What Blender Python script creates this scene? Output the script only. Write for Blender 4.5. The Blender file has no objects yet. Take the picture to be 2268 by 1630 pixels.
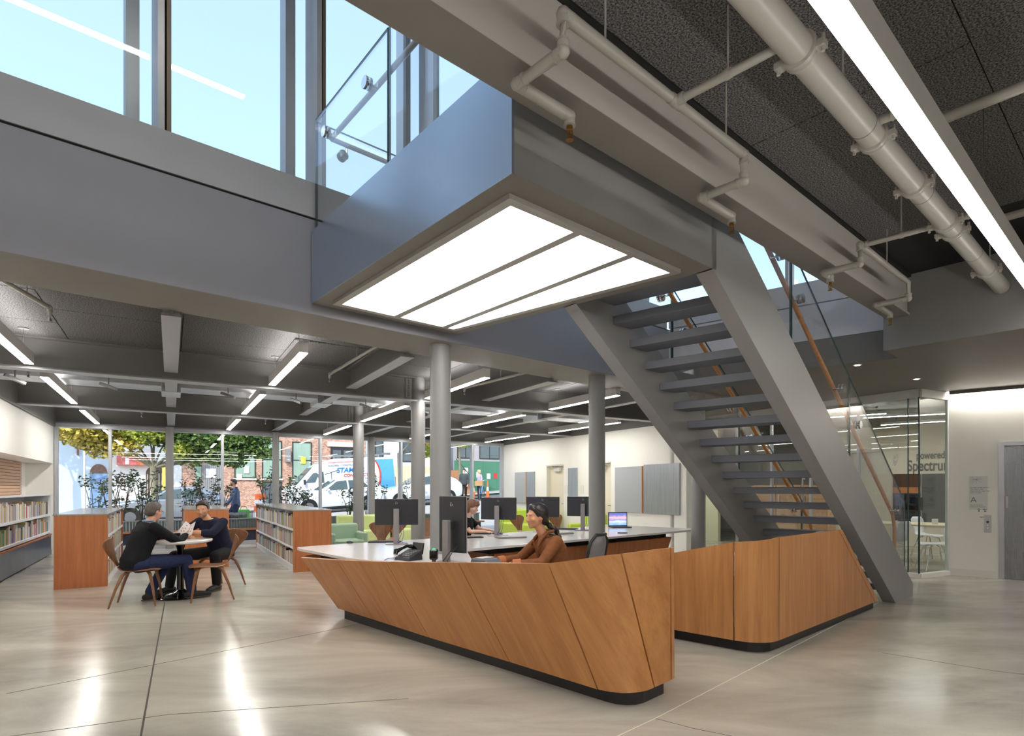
import bpy, bmesh, math, random
from mathutils import Vector, Matrix
R = math.radians
random.seed(7)
scene = bpy.context.scene
COL = scene.collection

# ------------------------------------------------------------------ camera
cam_d = bpy.data.cameras.new('camera'); cam = bpy.data.objects.new('camera', cam_d); COL.objects.link(cam)
cam_d.sensor_width = 36.0; cam_d.sensor_fit = 'HORIZONTAL'
cam_d.lens = 1255.0 / 2268.0 * 36.0
cam_d.shift_y = 267.0 / 2268.0
cam_d.clip_start = 0.05; cam_d.clip_end = 400
cam.location = (0, 0, 1.42); cam.rotation_euler = (R(90), 0, 0)
scene.camera = cam

# ------------------------------------------------------------------ sky
wd = bpy.data.worlds.new('sky'); scene.world = wd; wd.use_nodes = True
nt = wd.node_tree; nt.nodes.clear()
wo = nt.nodes.new('ShaderNodeOutputWorld'); bg = nt.nodes.new('ShaderNodeBackground')
sky = nt.nodes.new('ShaderNodeTexSky'); sky.sky_type = 'NISHITA'; sky.sun_disc = False
sky.sun_elevation = R(38); sky.sun_rotation = R(200); sky.air_density = 1.0; sky.dust_density = 1.5; sky.ozone_density = 1.0
mixw = nt.nodes.new('ShaderNodeMix'); mixw.data_type = 'RGBA'; mixw.inputs['Factor'].default_value = 0.4
gain = nt.nodes.new('ShaderNodeMix'); gain.data_type = 'RGBA'; gain.blend_type = 'MULTIPLY'; gain.inputs['Factor'].default_value = 1.0
nt.links.new(sky.outputs[0], gain.inputs['A']); gain.inputs['B'].default_value = (0.27, 0.27, 0.27, 1)
nt.links.new(gain.outputs['Result'], mixw.inputs['A']); mixw.inputs['B'].default_value = (0.60, 0.81, 1.0, 1)
nt.links.new(mixw.outputs['Result'], bg.inputs[0]); bg.inputs[1].default_value = 1.2
nt.links.new(bg.outputs[0], wo.inputs[0])

# ------------------------------------------------------------------ sun (behind the camera, lights the far side of the street)
sd = bpy.data.lights.new('sun', 'SUN'); sd.energy = 2.5; sd.angle = R(0.6); sd.color = (1.0, 0.93, 0.82)
sun = bpy.data.objects.new('sun', sd); COL.objects.link(sun)
sun.rotation_euler = (R(50), 0, R(-4)); sun.location = (0, -10, 30)

vs = scene.view_settings
vs.view_transform = 'Standard'; vs.look = 'None'; vs.gamma = 1.0; vs.exposure = 0.55; vs.use_curve_mapping = False

# ------------------------------------------------------------------ frames of the building
AX, AN = Vector((.7597, .6503)), Vector((-.6503, .7597))    # stair / atrium frame (u along, v across)
CX, CW = Vector((.8569, .5155)), Vector((-.5155, .8569))    # reading room frame (t along the street front, w towards it)
def UV(u, v, z=0): p = AX * u + AN * v; return Vector((p.x, p.y, z))
def TW(t, w, z=0): p = CX * t + CW * w; return Vector((p.x, p.y, z))
RA = math.atan2(AX.y, AX.x); RC = math.atan2(CX.y, CX.x)

# ------------------------------------------------------------------ mesh helper
class MB:
    def __init__(s): s.v = []; s.f = []
    def add(s, vs, fs):
        o = len(s.v); s.v += [Vector(p) for p in vs]; s.f += [tuple(i + o for i in f) for f in fs]; return s
    def hexa(s, b, t):
        n = len(b)
        return s.add(list(b) + list(t), [tuple(range(n - 1, -1, -1)), tuple(range(n, 2 * n))] + [(i, (i + 1) % n, n + (i + 1) % n, n + i) for i in range(n)])
    def prism(s, poly, z0, z1):
        a = sum(poly[i][0] * poly[(i + 1) % len(poly)][1] - poly[(i + 1) % len(poly)][0] * poly[i][1] for i in range(len(poly)))
        if a < 0: poly = list(poly)[::-1]
        return s.hexa([(p[0], p[1], z0) for p in poly], [(p[0], p[1], z1) for p in poly])
    def box(s, x0, x1, y0, y1, z0, z1): return s.prism([(x0, y0), (x1, y0), (x1, y1), (x0, y1)], z0, z1)
    def ubox(s, u0, u1, v0, v1, z0, z1): return s.prism([UV(u0, v0)[:2], UV(u1, v0)[:2], UV(u1, v1)[:2], UV(u0, v1)[:2]], z0, z1)
    def tbox(s, t0, t1, w0, w1, z0, z1): return s.prism([TW(t0, w0)[:2], TW(t1, w0)[:2], TW(t1, w1)[:2], TW(t0, w1)[:2]], z0, z1)
    def obox(s, c, d, rz=0, rx=0, ry=0):
        m = Matrix.Translation(c) @ Matrix.Rotation(rz, 4, 'Z') @ Matrix.Rotation(ry, 4, 'Y') @ Matrix.Rotation(rx, 4, 'X')
        x, y, z = d[0] / 2, d[1] / 2, d[2] / 2
        pts = [m @ Vector(p) for p in ((-x, -y, -z), (x, -y, -z), (x, y, -z), (-x, y, -z), (-x, -y, z), (x, -y, z), (x, y, z), (-x, y, z))]
        return s.hexa(pts[:4], pts[4:])
    def tube(s, path, r, n=10, cap=True, flat=None):
        path = [Vector(p) for p in path]; m = len(path); rs = r if isinstance(r, (list, tuple)) else [r] * m
        base = len(s.v); up = None
        for i, p in enumerate(path):
            d = (path[min(i + 1, m - 1)] - path[max(i - 1, 0)])
            d = d.normalized() if d.length > 1e-9 else Vector((0, 0, 1))
            if up is None: up = Vector((0, 0, 1)) if abs(d.z) < .9 else Vector((1, 0, 0))
            a = d.cross(up); a = a.normalized() if a.length > 1e-6 else d.orthogonal().normalized()
            b = a.cross(d).normalized(); up = b
            k = 1.0
            if 0 < i < m - 1:
                e1, e2 = (p - path[i - 1]).normalized(), (path[i + 1] - p).normalized()
                k = 1 / max(.5, math.sqrt(max(0, (1 + e1.dot(e2)) / 2)))
            for j in range(n):
                g = 2 * math.pi * j / n
                s.v.append(p + (a * math.cos(g) * (flat or 1) + b * math.sin(g)) * rs[i] * (k if m > 2 else 1))
        for i in range(m - 1):
            for j in range(n):
                q = base + i * n; s.f.append((q + j, q + (j + 1) % n, q + n + (j + 1) % n, q + n + j))
        if cap: s.f.append(tuple(range(base + n - 1, base - 1, -1))); s.f.append(tuple(range(base + (m - 1) * n, base + m * n)))
        return s
    def lathe(s, prof, c=(0, 0, 0), n=20, axis='Z', mat=None):
        base = len(s.v); c = Vector(c)
        for (r, z) in prof:
            for j in range(n):
                g = 2 * math.pi * j / n; p = Vector((r * math.cos(g), r * math.sin(g), z))
                if axis == 'X': p = Vector((p.z, p.x, p.y))
                if axis == 'Y': p = Vector((p.x, p.z, p.y))
                if mat: p = mat @ p
                s.v.append(c + p)
        for i in range(len(prof) - 1):
            for j in range(n):
                q = base + i * n; s.f.append((q + j, q + (j + 1) % n, q + n + (j + 1) % n, q + n + j))
        s.f.append(tuple(range(base + n - 1, base - 1, -1))); q = base + (len(prof) - 1) * n; s.f.append(tuple(range(q, q + n)))
        return s
    def ball(s, c, r, n=12, m=8, rot=None):
        c = Vector(c); r = Vector(r) if hasattr(r, '__len__') else Vector((r, r, r)); base = len(s.v)
        for i in range(1, m):
            th = math.pi * i / m
            for j in range(n):
                g = 2 * math.pi * j / n
                p = Vector((r.x * math.sin(th) * math.cos(g), r.y * math.sin(th) * math.sin(g), r.z * math.cos(th)))
                s.v.append(c + (rot @ p if rot else p))
        tp, bt = Vector((0, 0, r.z)), Vector((0, 0, -r.z))
        s.v.append(c + (rot @ tp if rot else tp)); s.v.append(c + (rot @ bt if rot else bt)); T = base + (m - 1) * n
        for i in range(m - 2):
            for j in range(n):
                q = base + i * n; s.f.append((q + j, q + n + j, q + n + (j + 1) % n, q + (j + 1) % n))
        for j in range(n):
            s.f.append((T, base + j, base + (j + 1) % n)); q = base + (m - 2) * n; s.f.append((T + 1, q + (j + 1) % n, q + j))
        return s
    def xf(s, m):
        s.v = [m @ p for p in s.v]; return s
    def build(s, name, mat, parent=None, smooth=False, label=None, cat=None, group=None, kind=None, bevel=0, local=False, seg=2, sharp=35):
        vs = s.v
        if parent is not None: o0 = Vector((0, 0, 0)) if local else parent_loc(parent)
        elif local: o0 = Vector((0, 0, 0))
        else:
            xs = [p.x for p in vs]; ys = [p.y for p in vs]; o0 = Vector(((min(xs) + max(xs)) / 2, (min(ys) + max(ys)) / 2, min(p.z for p in vs)))
        me = bpy.data.meshes.new(name); me.from_pydata([tuple(p - o0) for p in vs], [], s.f); me.update()
        if mat is not None: me.materials.append(mat)
        if smooth:
            me.polygons.foreach_set('use_smooth', [True] * len(me.polygons))
            try: me.set_sharp_from_angle(angle=R(sharp))
            except Exception: pass
        ob = bpy.data.objects.new(name, me); COL.objects.link(ob)
        if parent is not None: ob.parent = parent
        else: ob.location = o0 if not local else (0, 0, 0)
        if bevel:
            bm_ = ob.modifiers.new('bevel', 'BEVEL'); bm_.width = bevel; bm_.segments = seg; bm_.limit_method = 'ANGLE'; bm_.angle_limit = R(40)
        tag(ob, label, cat, group, kind)
        return ob
def parent_loc(p):
    l = Vector(p.location)
    while p.parent is not None: p = p.parent; l = l + Vector(p.location)
    return l
def tag(o, label=None, cat=None, group=None, kind=None):
    if label: o['label'] = label
    if cat: o['category'] = cat
    if group: o['group'] = group
    if kind: o['kind'] = kind
    return o
def thing(name, label, cat, loc=(0, 0, 0), rz=0, group=None):
    o = bpy.data.objects.new(name, None); COL.objects.link(o); o.empty_display_size = .1
    o.location = loc; o.rotation_euler = (0, 0, rz)
    return tag(o, label, cat, group)
def copy_tree(o, parent=None):
    c = o.copy(); COL.objects.link(c)
    if parent is not None: c.parent = parent
    for ch in list(o.children): copy_tree(ch, c)
    return c
def dup(o, loc, rz, label=None, group=None):
    c = copy_tree(o); c.location = loc; c.rotation_euler = (0, 0, rz)
    if label: c['label'] = label
    if group: c['group'] = group
    return c
def S(mb, name, mat, **k): return mb.build(name, mat, kind='structure', **k)
def text_mesh(body, size, mat, name, parent=None, bold=False, shear=0, loc=(0, 0, 0), rot=(0, 0, 0), extrude=.002, align='LEFT', xs=1.0, **k):
    cu = bpy.data.curves.new(name, 'FONT'); cu.body = body; cu.size = size; cu.extrude = extrude; cu.align_x = align; cu.shear = shear
    if bold: cu.offset = .02 * size
    tmp = bpy.data.objects.new('tmp', cu); COL.objects.link(tmp)
    dg = bpy.context.evaluated_depsgraph_get(); me = bpy.data.meshes.new_from_object(tmp.evaluated_get(dg))
    bpy.data.objects.remove(tmp); me.name = name; me.materials.clear(); me.materials.append(mat)
    ob = bpy.data.objects.new(name, me); COL.objects.link(ob); ob.location = loc; ob.rotation_euler = rot; ob.scale = (xs, 1, 1)
    if parent is not None: ob.parent = parent
    return tag(ob, **k)
ORD = ['first', 'second', 'third', 'fourth', 'fifth', 'sixth', 'seventh', 'eighth', 'ninth', 'tenth', 'eleventh', 'twelfth']
def ordn(i):
    if i < 12: return ORD[i]
    n = i + 1; return '%d%s' % (n, 'th' if 10 <= n % 100 <= 20 else {1: 'st', 2: 'nd', 3: 'rd'}.get(n % 10, 'th'))

# ------------------------------------------------------------------ materials
def lin(c): return tuple(((x / 255) / 12.92 if x / 255 <= .04045 else ((x / 255 + .055) / 1.055) ** 2.4) for x in c) + (1,)
def mk(name):
    m = bpy.data.materials.new(name); m.use_nodes = True; return m, m.node_tree, m.node_tree.nodes['Principled BSDF']
def P(name, col, rough=.5, metal=0, spec=.5, var=.06, scale=6, bump=0, bscale=40, stretch=(1, 1, 1), coat=0, rvar=0):
    m, t, b = mk(name); N, L = t.nodes, t.links
    tc = N.new('ShaderNodeTexCoord'); mp = N.new('ShaderNodeMapping'); mp.inputs['Scale'].default_value = stretch; L.new(tc.outputs['Object'], mp.inputs[0])
    nz = N.new('ShaderNodeTexNoise'); nz.inputs['Scale'].default_value = scale; nz.inputs['Detail'].default_value = 4; L.new(mp.outputs[0], nz.inputs[0])
    cr = N.new('ShaderNodeValToRGB'); c = lin(col)
    cr.color_ramp.elements[0].position = .3; cr.color_ramp.elements[1].position = .7
    cr.color_ramp.elements[0].color = tuple(x * (1 - var) for x in c[:3]) + (1,); cr.color_ramp.elements[1].color = tuple(min(1, x * (1 + var)) for x in c[:3]) + (1,)
    L.new(nz.outputs[0], cr.inputs[0]); L.new(cr.outputs[0], b.inputs['Base Color'])
    b.inputs['Roughness'].default_value = rough; b.inputs['Metallic'].default_value = metal; b.inputs['Specular IOR Level'].default_value = spec
    if coat: b.inputs['Coat Weight'].default_value = coat; b.inputs['Coat Roughness'].default_value = .08
    if rvar:
        mr = N.new('ShaderNodeMapRange'); mr.inputs['To Min'].default_value = rough - rvar; mr.inputs['To Max'].default_value = rough + rvar
        L.new(nz.outputs[0], mr.inputs[0]); L.new(mr.outputs[0], b.inputs['Roughness'])
    if bump:
        n2 = N.new('ShaderNodeTexNoise'); n2.inputs['Scale'].default_value = bscale; L.new(mp.outputs[0], n2.inputs[0])
        bp = N.new('ShaderNodeBump'); bp.inputs['Strength'].default_value = bump; bp.inputs['Distance'].default_value = .01; L.new(n2.outputs[0], bp.inputs['Height']); L.new(bp.outputs[0], b.inputs['Normal'])
    return m
def WOOD(name, c1, c2, rough=.38, fine=16, along=1.0, d=(0, 0, 1), spec=.4):
    """veneer with its grain running along direction d"""
    m, t, b = mk(name); N, L = t.nodes, t.links
    tc = N.new('ShaderNodeTexCoord'); mp = N.new('ShaderNodeMapping'); mp.vector_type = 'TEXTURE'
    mp.inputs['Rotation'].default_value = Vector(d).normalized().to_track_quat('Z', 'Y').to_euler(); mp.inputs['Scale'].default_value = (1 / fine, 1 / fine, 1 / along)
    L.new(tc.outputs['Object'], mp.inputs[0])
    n1 = N.new('ShaderNodeTexNoise'); n1.inputs['Scale'].default_value = 1.0; n1.inputs['Detail'].default_value = 5; n1.inputs['Roughness'].default_value = .55; n1.inputs['Distortion'].default_value = .15
    L.new(mp.outputs[0], n1.inputs[0])
    n2 = N.new('ShaderNodeTexNoise'); n2.inputs['Scale'].default_value = 5.0; n2.inputs['Detail'].default_value = 2; L.new(mp.outputs[0], n2.inputs[0])
    ad = N.new('ShaderNodeMath'); ad.operation = 'MULTIPLY_ADD'; ad.inputs[1].default_value = .3; L.new(n2.outputs[0], ad.inputs[0]); L.new(n1.outputs[0], ad.inputs[2])
    cr = N.new('ShaderNodeValToRGB'); cr.color_ramp.elements[0].position = .4; cr.color_ramp.elements[1].position = .95
    cr.color_ramp.elements[0].color = lin(c1); cr.color_ramp.elements[1].color = lin(c2)
    L.new(ad.outputs[0], cr.inputs[0]); L.new(cr.outputs[0], b.inputs['Base Color'])
    b.inputs['Roughness'].default_value = rough; b.inputs['Specular IOR Level'].default_value = spec
    return m
def EM(name, col, st):
    m = bpy.data.materials.new(name); m.use_nodes = True; t = m.node_tree; t.nodes.clear()
    o = t.nodes.new('ShaderNodeOutputMaterial'); e = t.nodes.new('ShaderNodeEmission'); e.inputs[0].default_value = tuple(col) + (1,); e.inputs[1].default_value = st
    t.links.new(e.outputs[0], o.inputs[0]); return m
def GLASS(name, tint=(1, 1, 1), ior=1.45, refl=1.0):
    m = bpy.data.materials.new(name); m.use_nodes = True; t = m.node_tree; t.nodes.clear(); N, L = t.nodes, t.links
    o = N.new('ShaderNodeOutputMaterial'); tr = N.new('ShaderNodeBsdfTransparent'); tr.inputs[0].default_value = tuple(tint) + (1,)
    gl = N.new('ShaderNodeBsdfGlossy'); gl.inputs['Roughness'].default_value = 0.0; gl.inputs[0].default_value = (refl, refl, refl, 1)
    fr = N.new('ShaderNodeFresnel'); ge = N.new('ShaderNodeNewGeometry'); mi = N.new('ShaderNodeMapRange')
    mi.inputs['To Min'].default_value = ior; mi.inputs['To Max'].default_value = 1 / ior; L.new(ge.outputs['Backfacing'], mi.inputs[0]); L.new(mi.outputs[0], fr.inputs[0])
    mx = N.new('ShaderNodeMixShader'); L.new(fr.outputs[0], mx.inputs[0]); L.new(tr.outputs[0], mx.inputs[1]); L.new(gl.outputs[0], mx.inputs[2]); L.new(mx.outputs[0], o.inputs[0])
    return m
def SPECK(name, c1, c2, scale=95, rough=.95):
    m, t, b = mk(name); N, L = t.nodes, t.links
    tc = N.new('ShaderNodeTexCoord'); nz = N.new('ShaderNodeTexNoise'); nz.inputs['Scale'].default_value = scale; nz.inputs['Detail'].default_value = 2; nz.inputs['Roughness'].default_value = .7
    L.new(tc.outputs['Object'], nz.inputs[0])
    cr = N.new('ShaderNodeValToRGB'); cr.color_ramp.elements[0].position = .38; cr.color_ramp.elements[1].position = .66
    cr.color_ramp.elements[0].color = lin(c1); cr.color_ramp.elements[1].color = lin(c2); L.new(nz.outputs[0], cr.inputs[0]); L.new(cr.outputs[0], b.inputs['Base Color'])
    bp = N.new('ShaderNodeBump'); bp.inputs['Strength'].default_value = .6; bp.inputs['Distance'].default_value = .008; L.new(nz.outputs[0], bp.inputs['Height']); L.new(bp.outputs[0], b.inputs['Normal'])
    b.inputs['Roughness'].default_value = rough; b.inputs['Specular IOR Level'].default_value = .15
    return m
def CONCRETE(name):
    m, t, b = mk(name); N, L = t.nodes, t.links
    tc = N.new('ShaderNodeTexCoord'); mp = N.new('ShaderNodeMapping'); mp.inputs['Rotation'].default_value = (0, 0, R(-35)); mp.inputs['Scale'].default_value = (.55, 1.5, 1); L.new(tc.outputs['Object'], mp.inputs[0])
    n1 = N.new('ShaderNodeTexNoise'); n1.inputs['Scale'].default_value = .9; n1.inputs['Detail'].default_value = 7; n1.inputs['Roughness'].default_value = .62; n1.inputs['Distortion'].default_value = .6; L.new(mp.outputs[0], n1.inputs[0])
    cr = N.new('ShaderNodeValToRGB'); e = cr.color_ramp.elements; e[0].position = .3; e[1].position = .72; e[0].color = lin((146, 139, 130)); e[1].color = lin((196, 189, 174))
    L.new(n1.outputs[0], cr.inputs[0])
    n2 = N.new('ShaderNodeTexNoise'); n2.inputs['Scale'].default_value = 70; n2.inputs['Detail'].default_value = 2; L.new(tc.outputs['Object'], n2.inputs[0])
    mr = N.new('ShaderNodeMapRange'); mr.inputs['To Min'].default_value = .93; mr.inputs['To Max'].default_value = 1.05; L.new(n2.outputs[0], mr.inputs[0])
    mx = N.new('ShaderNodeMix'); mx.data_type = 'RGBA'; mx.blend_type = 'MULTIPLY'; mx.inputs['Factor'].default_value = 1
    L.new(cr.outputs[0], mx.inputs['A']); L.new(mr.outputs[0], mx.inputs['B']); L.new(mx.outputs['Result'], b.inputs['Base Color'])
    r2 = N.new('ShaderNodeMapRange'); r2.inputs['To Min'].default_value = .11; r2.inputs['To Max'].default_value = .27; L.new(n1.outputs[0], r2.inputs[0]); L.new(r2.outputs[0], b.inputs['Roughness'])
    b.inputs['Specular IOR Level'].default_value = .55
    bp = N.new('ShaderNodeBump'); bp.inputs['Strength'].default_value = .04; bp.inputs['Distance'].default_value = .02; L.new(n1.outputs[0], bp.inputs['Height']); L.new(bp.outputs[0], b.inputs['Normal'])
    return m
def METAL(name, col, rough=.3, stretch=(1, 60, 60), var=.2):
    return P(name, col, rough, 1.0, .5, var, 4, 0, 40, stretch, 0, .08)

M = {}
M['floor'] = CONCRETE('polished concrete')
M['joint'] = P('dark joint filler', (70, 64, 58), .8)
M['joint_light'] = P('pale joint filler', (200, 192, 178), .6)
M['tectum'] = SPECK('dark wood wool ceiling panel', (54, 54, 55), (136, 135, 136))
M['tectum_room'] = M['tectum']
M['black'] = P('matt black', (18, 18, 19), .7, var=.03)
M['steel'] = P('grey painted steel', (138, 137, 136), .42, var=.03, scale=3)
M['steel_dark'] = P('dark grey painted steel', (112, 110, 108), .5, var=.03, scale=3)
M['paint_grey'] = P('grey painted plasterboard', (118, 117, 116), .6, var=.02, scale=2)
M['soffit'] = P('taupe painted soffit', (126, 122, 117), .55, var=.04, scale=2)
M['ceiling_low'] = P('taupe painted ceiling', (110, 105, 101), .5, var=.03, scale=2, stretch=(.4, 2, 1))
M['fascia'] = P('satin grey fascia', (142, 143, 152), .35, var=.02, scale=2)
M['curb'] = P('satin light grey curb', (170, 172, 178), .35, var=.02, scale=2)
M['white'] = P('white painted wall', (236, 233, 226), .55, var=.015, scale=2)
M['white_trim'] = P('white satin trim', (228, 225, 218), .4, var=.015)
M['alu'] = P('pale grey aluminium', (184, 186, 190), .35, metal=.25, var=.03)
M['alu_dark'] = P('bronze grey aluminium', (118, 108, 92), .45, metal=.2, var=.03)
M['stainless'] = METAL('brushed stainless', (168, 168, 172), .32, (60, 60, 1.5), .07)
M['chrome'] = P('polished steel', (215, 215, 215), .12, 1.0, var=.02)
M['galv'] = P('galvanised duct', (204, 208, 214), .34, .5, var=.12, scale=5)
M['glass'] = GLASS('window glass', (.97, .985, .99), 1.32)
M['glass_clear'] = GLASS('clear guard glass', (.985, .99, .988))
M['glass_edge'] = P('green glass edge', (38, 66, 66), .2)
M['glass_room'] = GLASS('partition glass', (.90, .94, .92))
M['pipe'] = P('pale grey painted pipe', (160, 156, 149), .35, var=.02)
M['brass'] = P('brass', (150, 112, 60), .3, .9)
M['cherry'] = WOOD('cherry veneer', (160, 106, 62), (200, 142, 88))
M['cherry_desk'] = WOOD('cherry veneer of the reception desk', (164, 108, 62), (198, 140, 86), fine=13, d=(-.43, .30, .72))
M['cherry_red'] = WOOD('red cherry veneer', (166, 98, 58), (200, 128, 80), fine=24)
M['oak_rail'] = WOOD('oak handrail', (176, 112, 56), (208, 148, 88), fine=30)
M['walnut'] = WOOD('walnut ply', (104, 68, 44), (152, 106, 74), rough=.32, fine=22, along=2)
M['slat'] = WOOD('slatwall wood', (178, 134, 100), (212, 172, 138), fine=20, d=(-.5155, .8569, 0))
M['quartz'] = P('white quartz', (226, 222, 219), .12, var=.02, scale=12, spec=.6)
M['kick'] = P('black plinth', (34, 33, 35), .45, var=.15, scale=8)
M['shelf'] = P('white steel shelf', (226, 226, 228), .35, var=.01)
M['lamp_body'] = P('white lamp housing', (205, 203, 199), .4, var=.02)
M['lamp_on'] = EM('lamp diffuser', (1.0, .972, .925), 38)
M['lamp_long'] = EM('long lamp diffuser', (1.0, .968, .915), 27)
M['panel_on'] = EM('light panel diffuser', (1.0, .975, .945), 4.6)
M['cove_on'] = EM('cove strip', (1.0, .95, .88), 60)
M['down_on'] = EM('downlight lens', (1.0, .93, .8), 30)
M['wall_ink'] = P('dark grey letters', (92, 90, 88), .5)
M['lamp_up'] = EM('uplight diffuser', (1.0, .96, .91), 18)
M['steel_tread'] = P('blue grey painted tread', (104, 107, 116), .5, var=.02)
M['lift_steel'] = METAL('lift door steel', (132, 134, 140), .26, (40, 40, 1.0), .08)
M['lavender'] = P('curb paint lightened as skylit', (214, 216, 226), .4, var=.01)  # curb paint lightened and tinted, skylight on the upstand put in the colour
M['frame_steel'] = P('satin steel frame', (170, 168, 164), .35, .4, var=.05)
M['beam_lit'] = P('steel paint lightened as lit', (176, 172, 166), .45, var=.02, scale=3)  # steel paint lightened, brightness of the lit beam put in the colour
# ================================================================== STRUCTURE
ZC, ZLOW, ZROOM, ZF = 3.785, 3.0, 3.21, 2.975      # ceilings and the atrium soffit
def floor_poly(): return [TW(-9, -9)[:2], TW(17, -9)[:2], TW(17, 15.95)[:2], TW(-9, 15.95)[:2]]
floor = S(MB().prism(floor_poly(), -.2, 0), 'floor', M['floor'])
def strip(parent, name, pts, wd, mat, z0=-.01, z1=.0012):
    mb = MB()
    for (a, b) in zip(pts[:-1], pts[1:]):
        a, b = Vector((a[0], a[1])), Vector((b[0], b[1])); d = (b - a).normalized(); n = Vector((-d.y, d.x)) * wd / 2
        mb.prism([a - n, b - n, b + n, a + n], z0, z1)
    return mb.build(name, mat, parent)
strip(floor, 'control_joint', [(-4.35, 7.1), (-2.10, 3.2), (-1.2, 1.7)], .011, M['joint'])
strip(floor, 'control_joint', [(-3.5, 3.92), (-1.9, 5.6), (-1.3, 6.3)], .005, M['joint'])
strip(floor, 'control_joint', [(-3.9, 2.8), (-2.16, 3.56), (-.7, 3.83)], .004, M['joint'])
strip(floor, 'control_joint', [(4.56, 7.05), (.886, 3.5), (-.9, 1.9)], .008, M['joint_light'])
strip(floor, 'control_joint', [(.886, 3.5), (1.08, 3.35), (1.35, 3.2)], .003, M['joint'])
strip(floor, 'control_joint', [(3.2, 4.9), (3.77, 4.4), (4.6, 4.0)], .003, M['joint'])

# ---- left wall (t = -2.21) with the book alcove
wl = MB()
wl.tbox(-3.0, -2.21, -9, 8.6, 0, 7.7)
wl.tbox(-3.0, -2.21, 8.6, 15.95, 1.97, 7.7)
wl.tbox(-3.0, -2.68, 8.6, 15.95, 0, 1.97)
wl.tbox(-2.68, -2.21, 15.82, 15.95, 0, 1.97)
wall_left = S(wl, 'wall_left', M['white'])
S(MB().tbox(-2.21, -2.2, 15.6, 15.9, 0, .1), 'baseboard_left', M['white_trim'])
S(MB().tbox(-2.2, -2.17, 8, 15.9, 2.78, 3.2), 'trim_1', M['steel_dark'])
# ---- rear and far right walls that close the building behind the camera
S(MB().tbox(-9, 17, -9.2, -9, 0, 7.7), 'wall_rear', M['white'])
S(MB().tbox(17, 17.2, -9, 15.95, 0, 7.7), 'wall_far_right', M['white'])

# ---- right reading-room wall (t = 9.22): openings for two doors
wr = MB()
D1, D2 = (12.57, 13.42), (10.62, 11.5)
wr.tbox(9.22, 9.5, 13.42, 15.95, 0, 3.21); wr.tbox(9.22, 9.5, 11.5, 12.57, 0, 3.21); wr.tbox(9.22, 9.5, 8.26, 10.62, 0, 3.21)
wr.tbox(9.22, 9.5, *D1, 2.09, 3.21); wr.tbox(9.22, 9.5, *D2, 2.09, 3.21)
S(wr, 'wall_right', M['white'])
S(MB().tbox(9.2, 9.22, 8.26, 15.9, 2.82, 3.21), 'trim_2', M['steel_dark'])
M['door_cream'] = P('cream painted door', (226, 216, 196), .45, var=.01)
for i, (w0, w1) in enumerate((D1, D2)):
    dr = S(MB().tbox(9.34, 9.38, w0 + .02, w1 - .02, .01, 2.07), 'door_%d' % (i + 1), M['door_cream'])
    MB().tbox(9.225, 9.34, w1 - .022, w1 - .002, 0, 2.085).build('door_frame', M['white_trim'], dr)
    MB().tbox(9.225, 9.34, w0 + .002, w0 + .022, 0, 2.085).build('door_frame', M['white_trim'], dr)
    MB().tbox(9.225, 9.34, w0 + .022, w1 - .022, 2.06, 2.085).build('door_frame', M['white_trim'], dr)
    MB().tube([TW(9.31, w0 + .1, 1.0), TW(9.31, w0 + .22, 1.0)], .011, 8).build('door_handle', M['chrome'], dr, smooth=True)
    cl = MB().tbox(9.27, 9.335, w0 + .28, w0 + .56, 1.9, 2.0).build('door_closer', M['lamp_body'], dr)
    MB().tube([TW(9.30, w0 + .42, 2.01), TW(9.22, w0 + .55, 2.04)], .012, 6).build('closer_arm', M['chrome'], dr)

# ---- street front (w = 15.9)
fr = MB(); fr.tbox(-2.68, 9.5, 15.86, 16.02, 2.86, 3.45)
S(fr, 'wall_front', M['steel_dark'])
S(MB().tbox(-2.21, 9.22, 15.80, 16.0, 2.78, 2.86), 'trim_3', M['alu'])
S(MB().tbox(-2.21, 9.22, 15.82, 16.0, 0.0, .09), 'trim_4', M['alu'])
S(MB().tbox(-2.21, 9.22, 15.78, 15.80, 2.86, 2.89), 'trim_5', M['fascia'])
MUL = [-2.17, -1.2, -.03, 1.10, 2.31, 3.48, 4.83, 5.77, 7.1, 8.1, 9.18]
FCOL = (-.03, 2.31, 4.83, 7.1)
for i in range(len(MUL) - 1):
    a, b = MUL[i], MUL[i + 1]
    win = S(MB().tbox(a + .03, b - .03, 15.915, 15.93, .09, 2.78), 'window_%d' % (i + 1), M['glass'])
    MB().tbox(a - .03, a + .03, 15.84, 15.99, .09, 2.78).build('mullion', M['alu'], win)
    if i == len(MUL) - 2:
        MB().tbox(b - .04, b + .04, 15.84, 15.99, .09, 2.78).build('mullion', M['alu'], win)
for t in FCOL:
    S(MB().lathe([(.082, 0), (.082, 2.87)], TW(t, 15.66, 0), 20), 'column', M['steel'], smooth=True, label=None)
# slab edge beam above the street windows
# ---- round columns
def column(p, z1, rr=.113, bolts=False, z0=0):
    c = S(MB().lathe([(rr, z0), (rr, z1)], p, 28), 'column', M['steel'], smooth=True)
    return c
for u in (3.411, 5.976, 8.532): column(UV(u, 5.18), ZF + .01)
for (t, w) in ((3.42, 8.63), (3.48, 12.24)): column(TW(t, w), 3.2)

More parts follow.
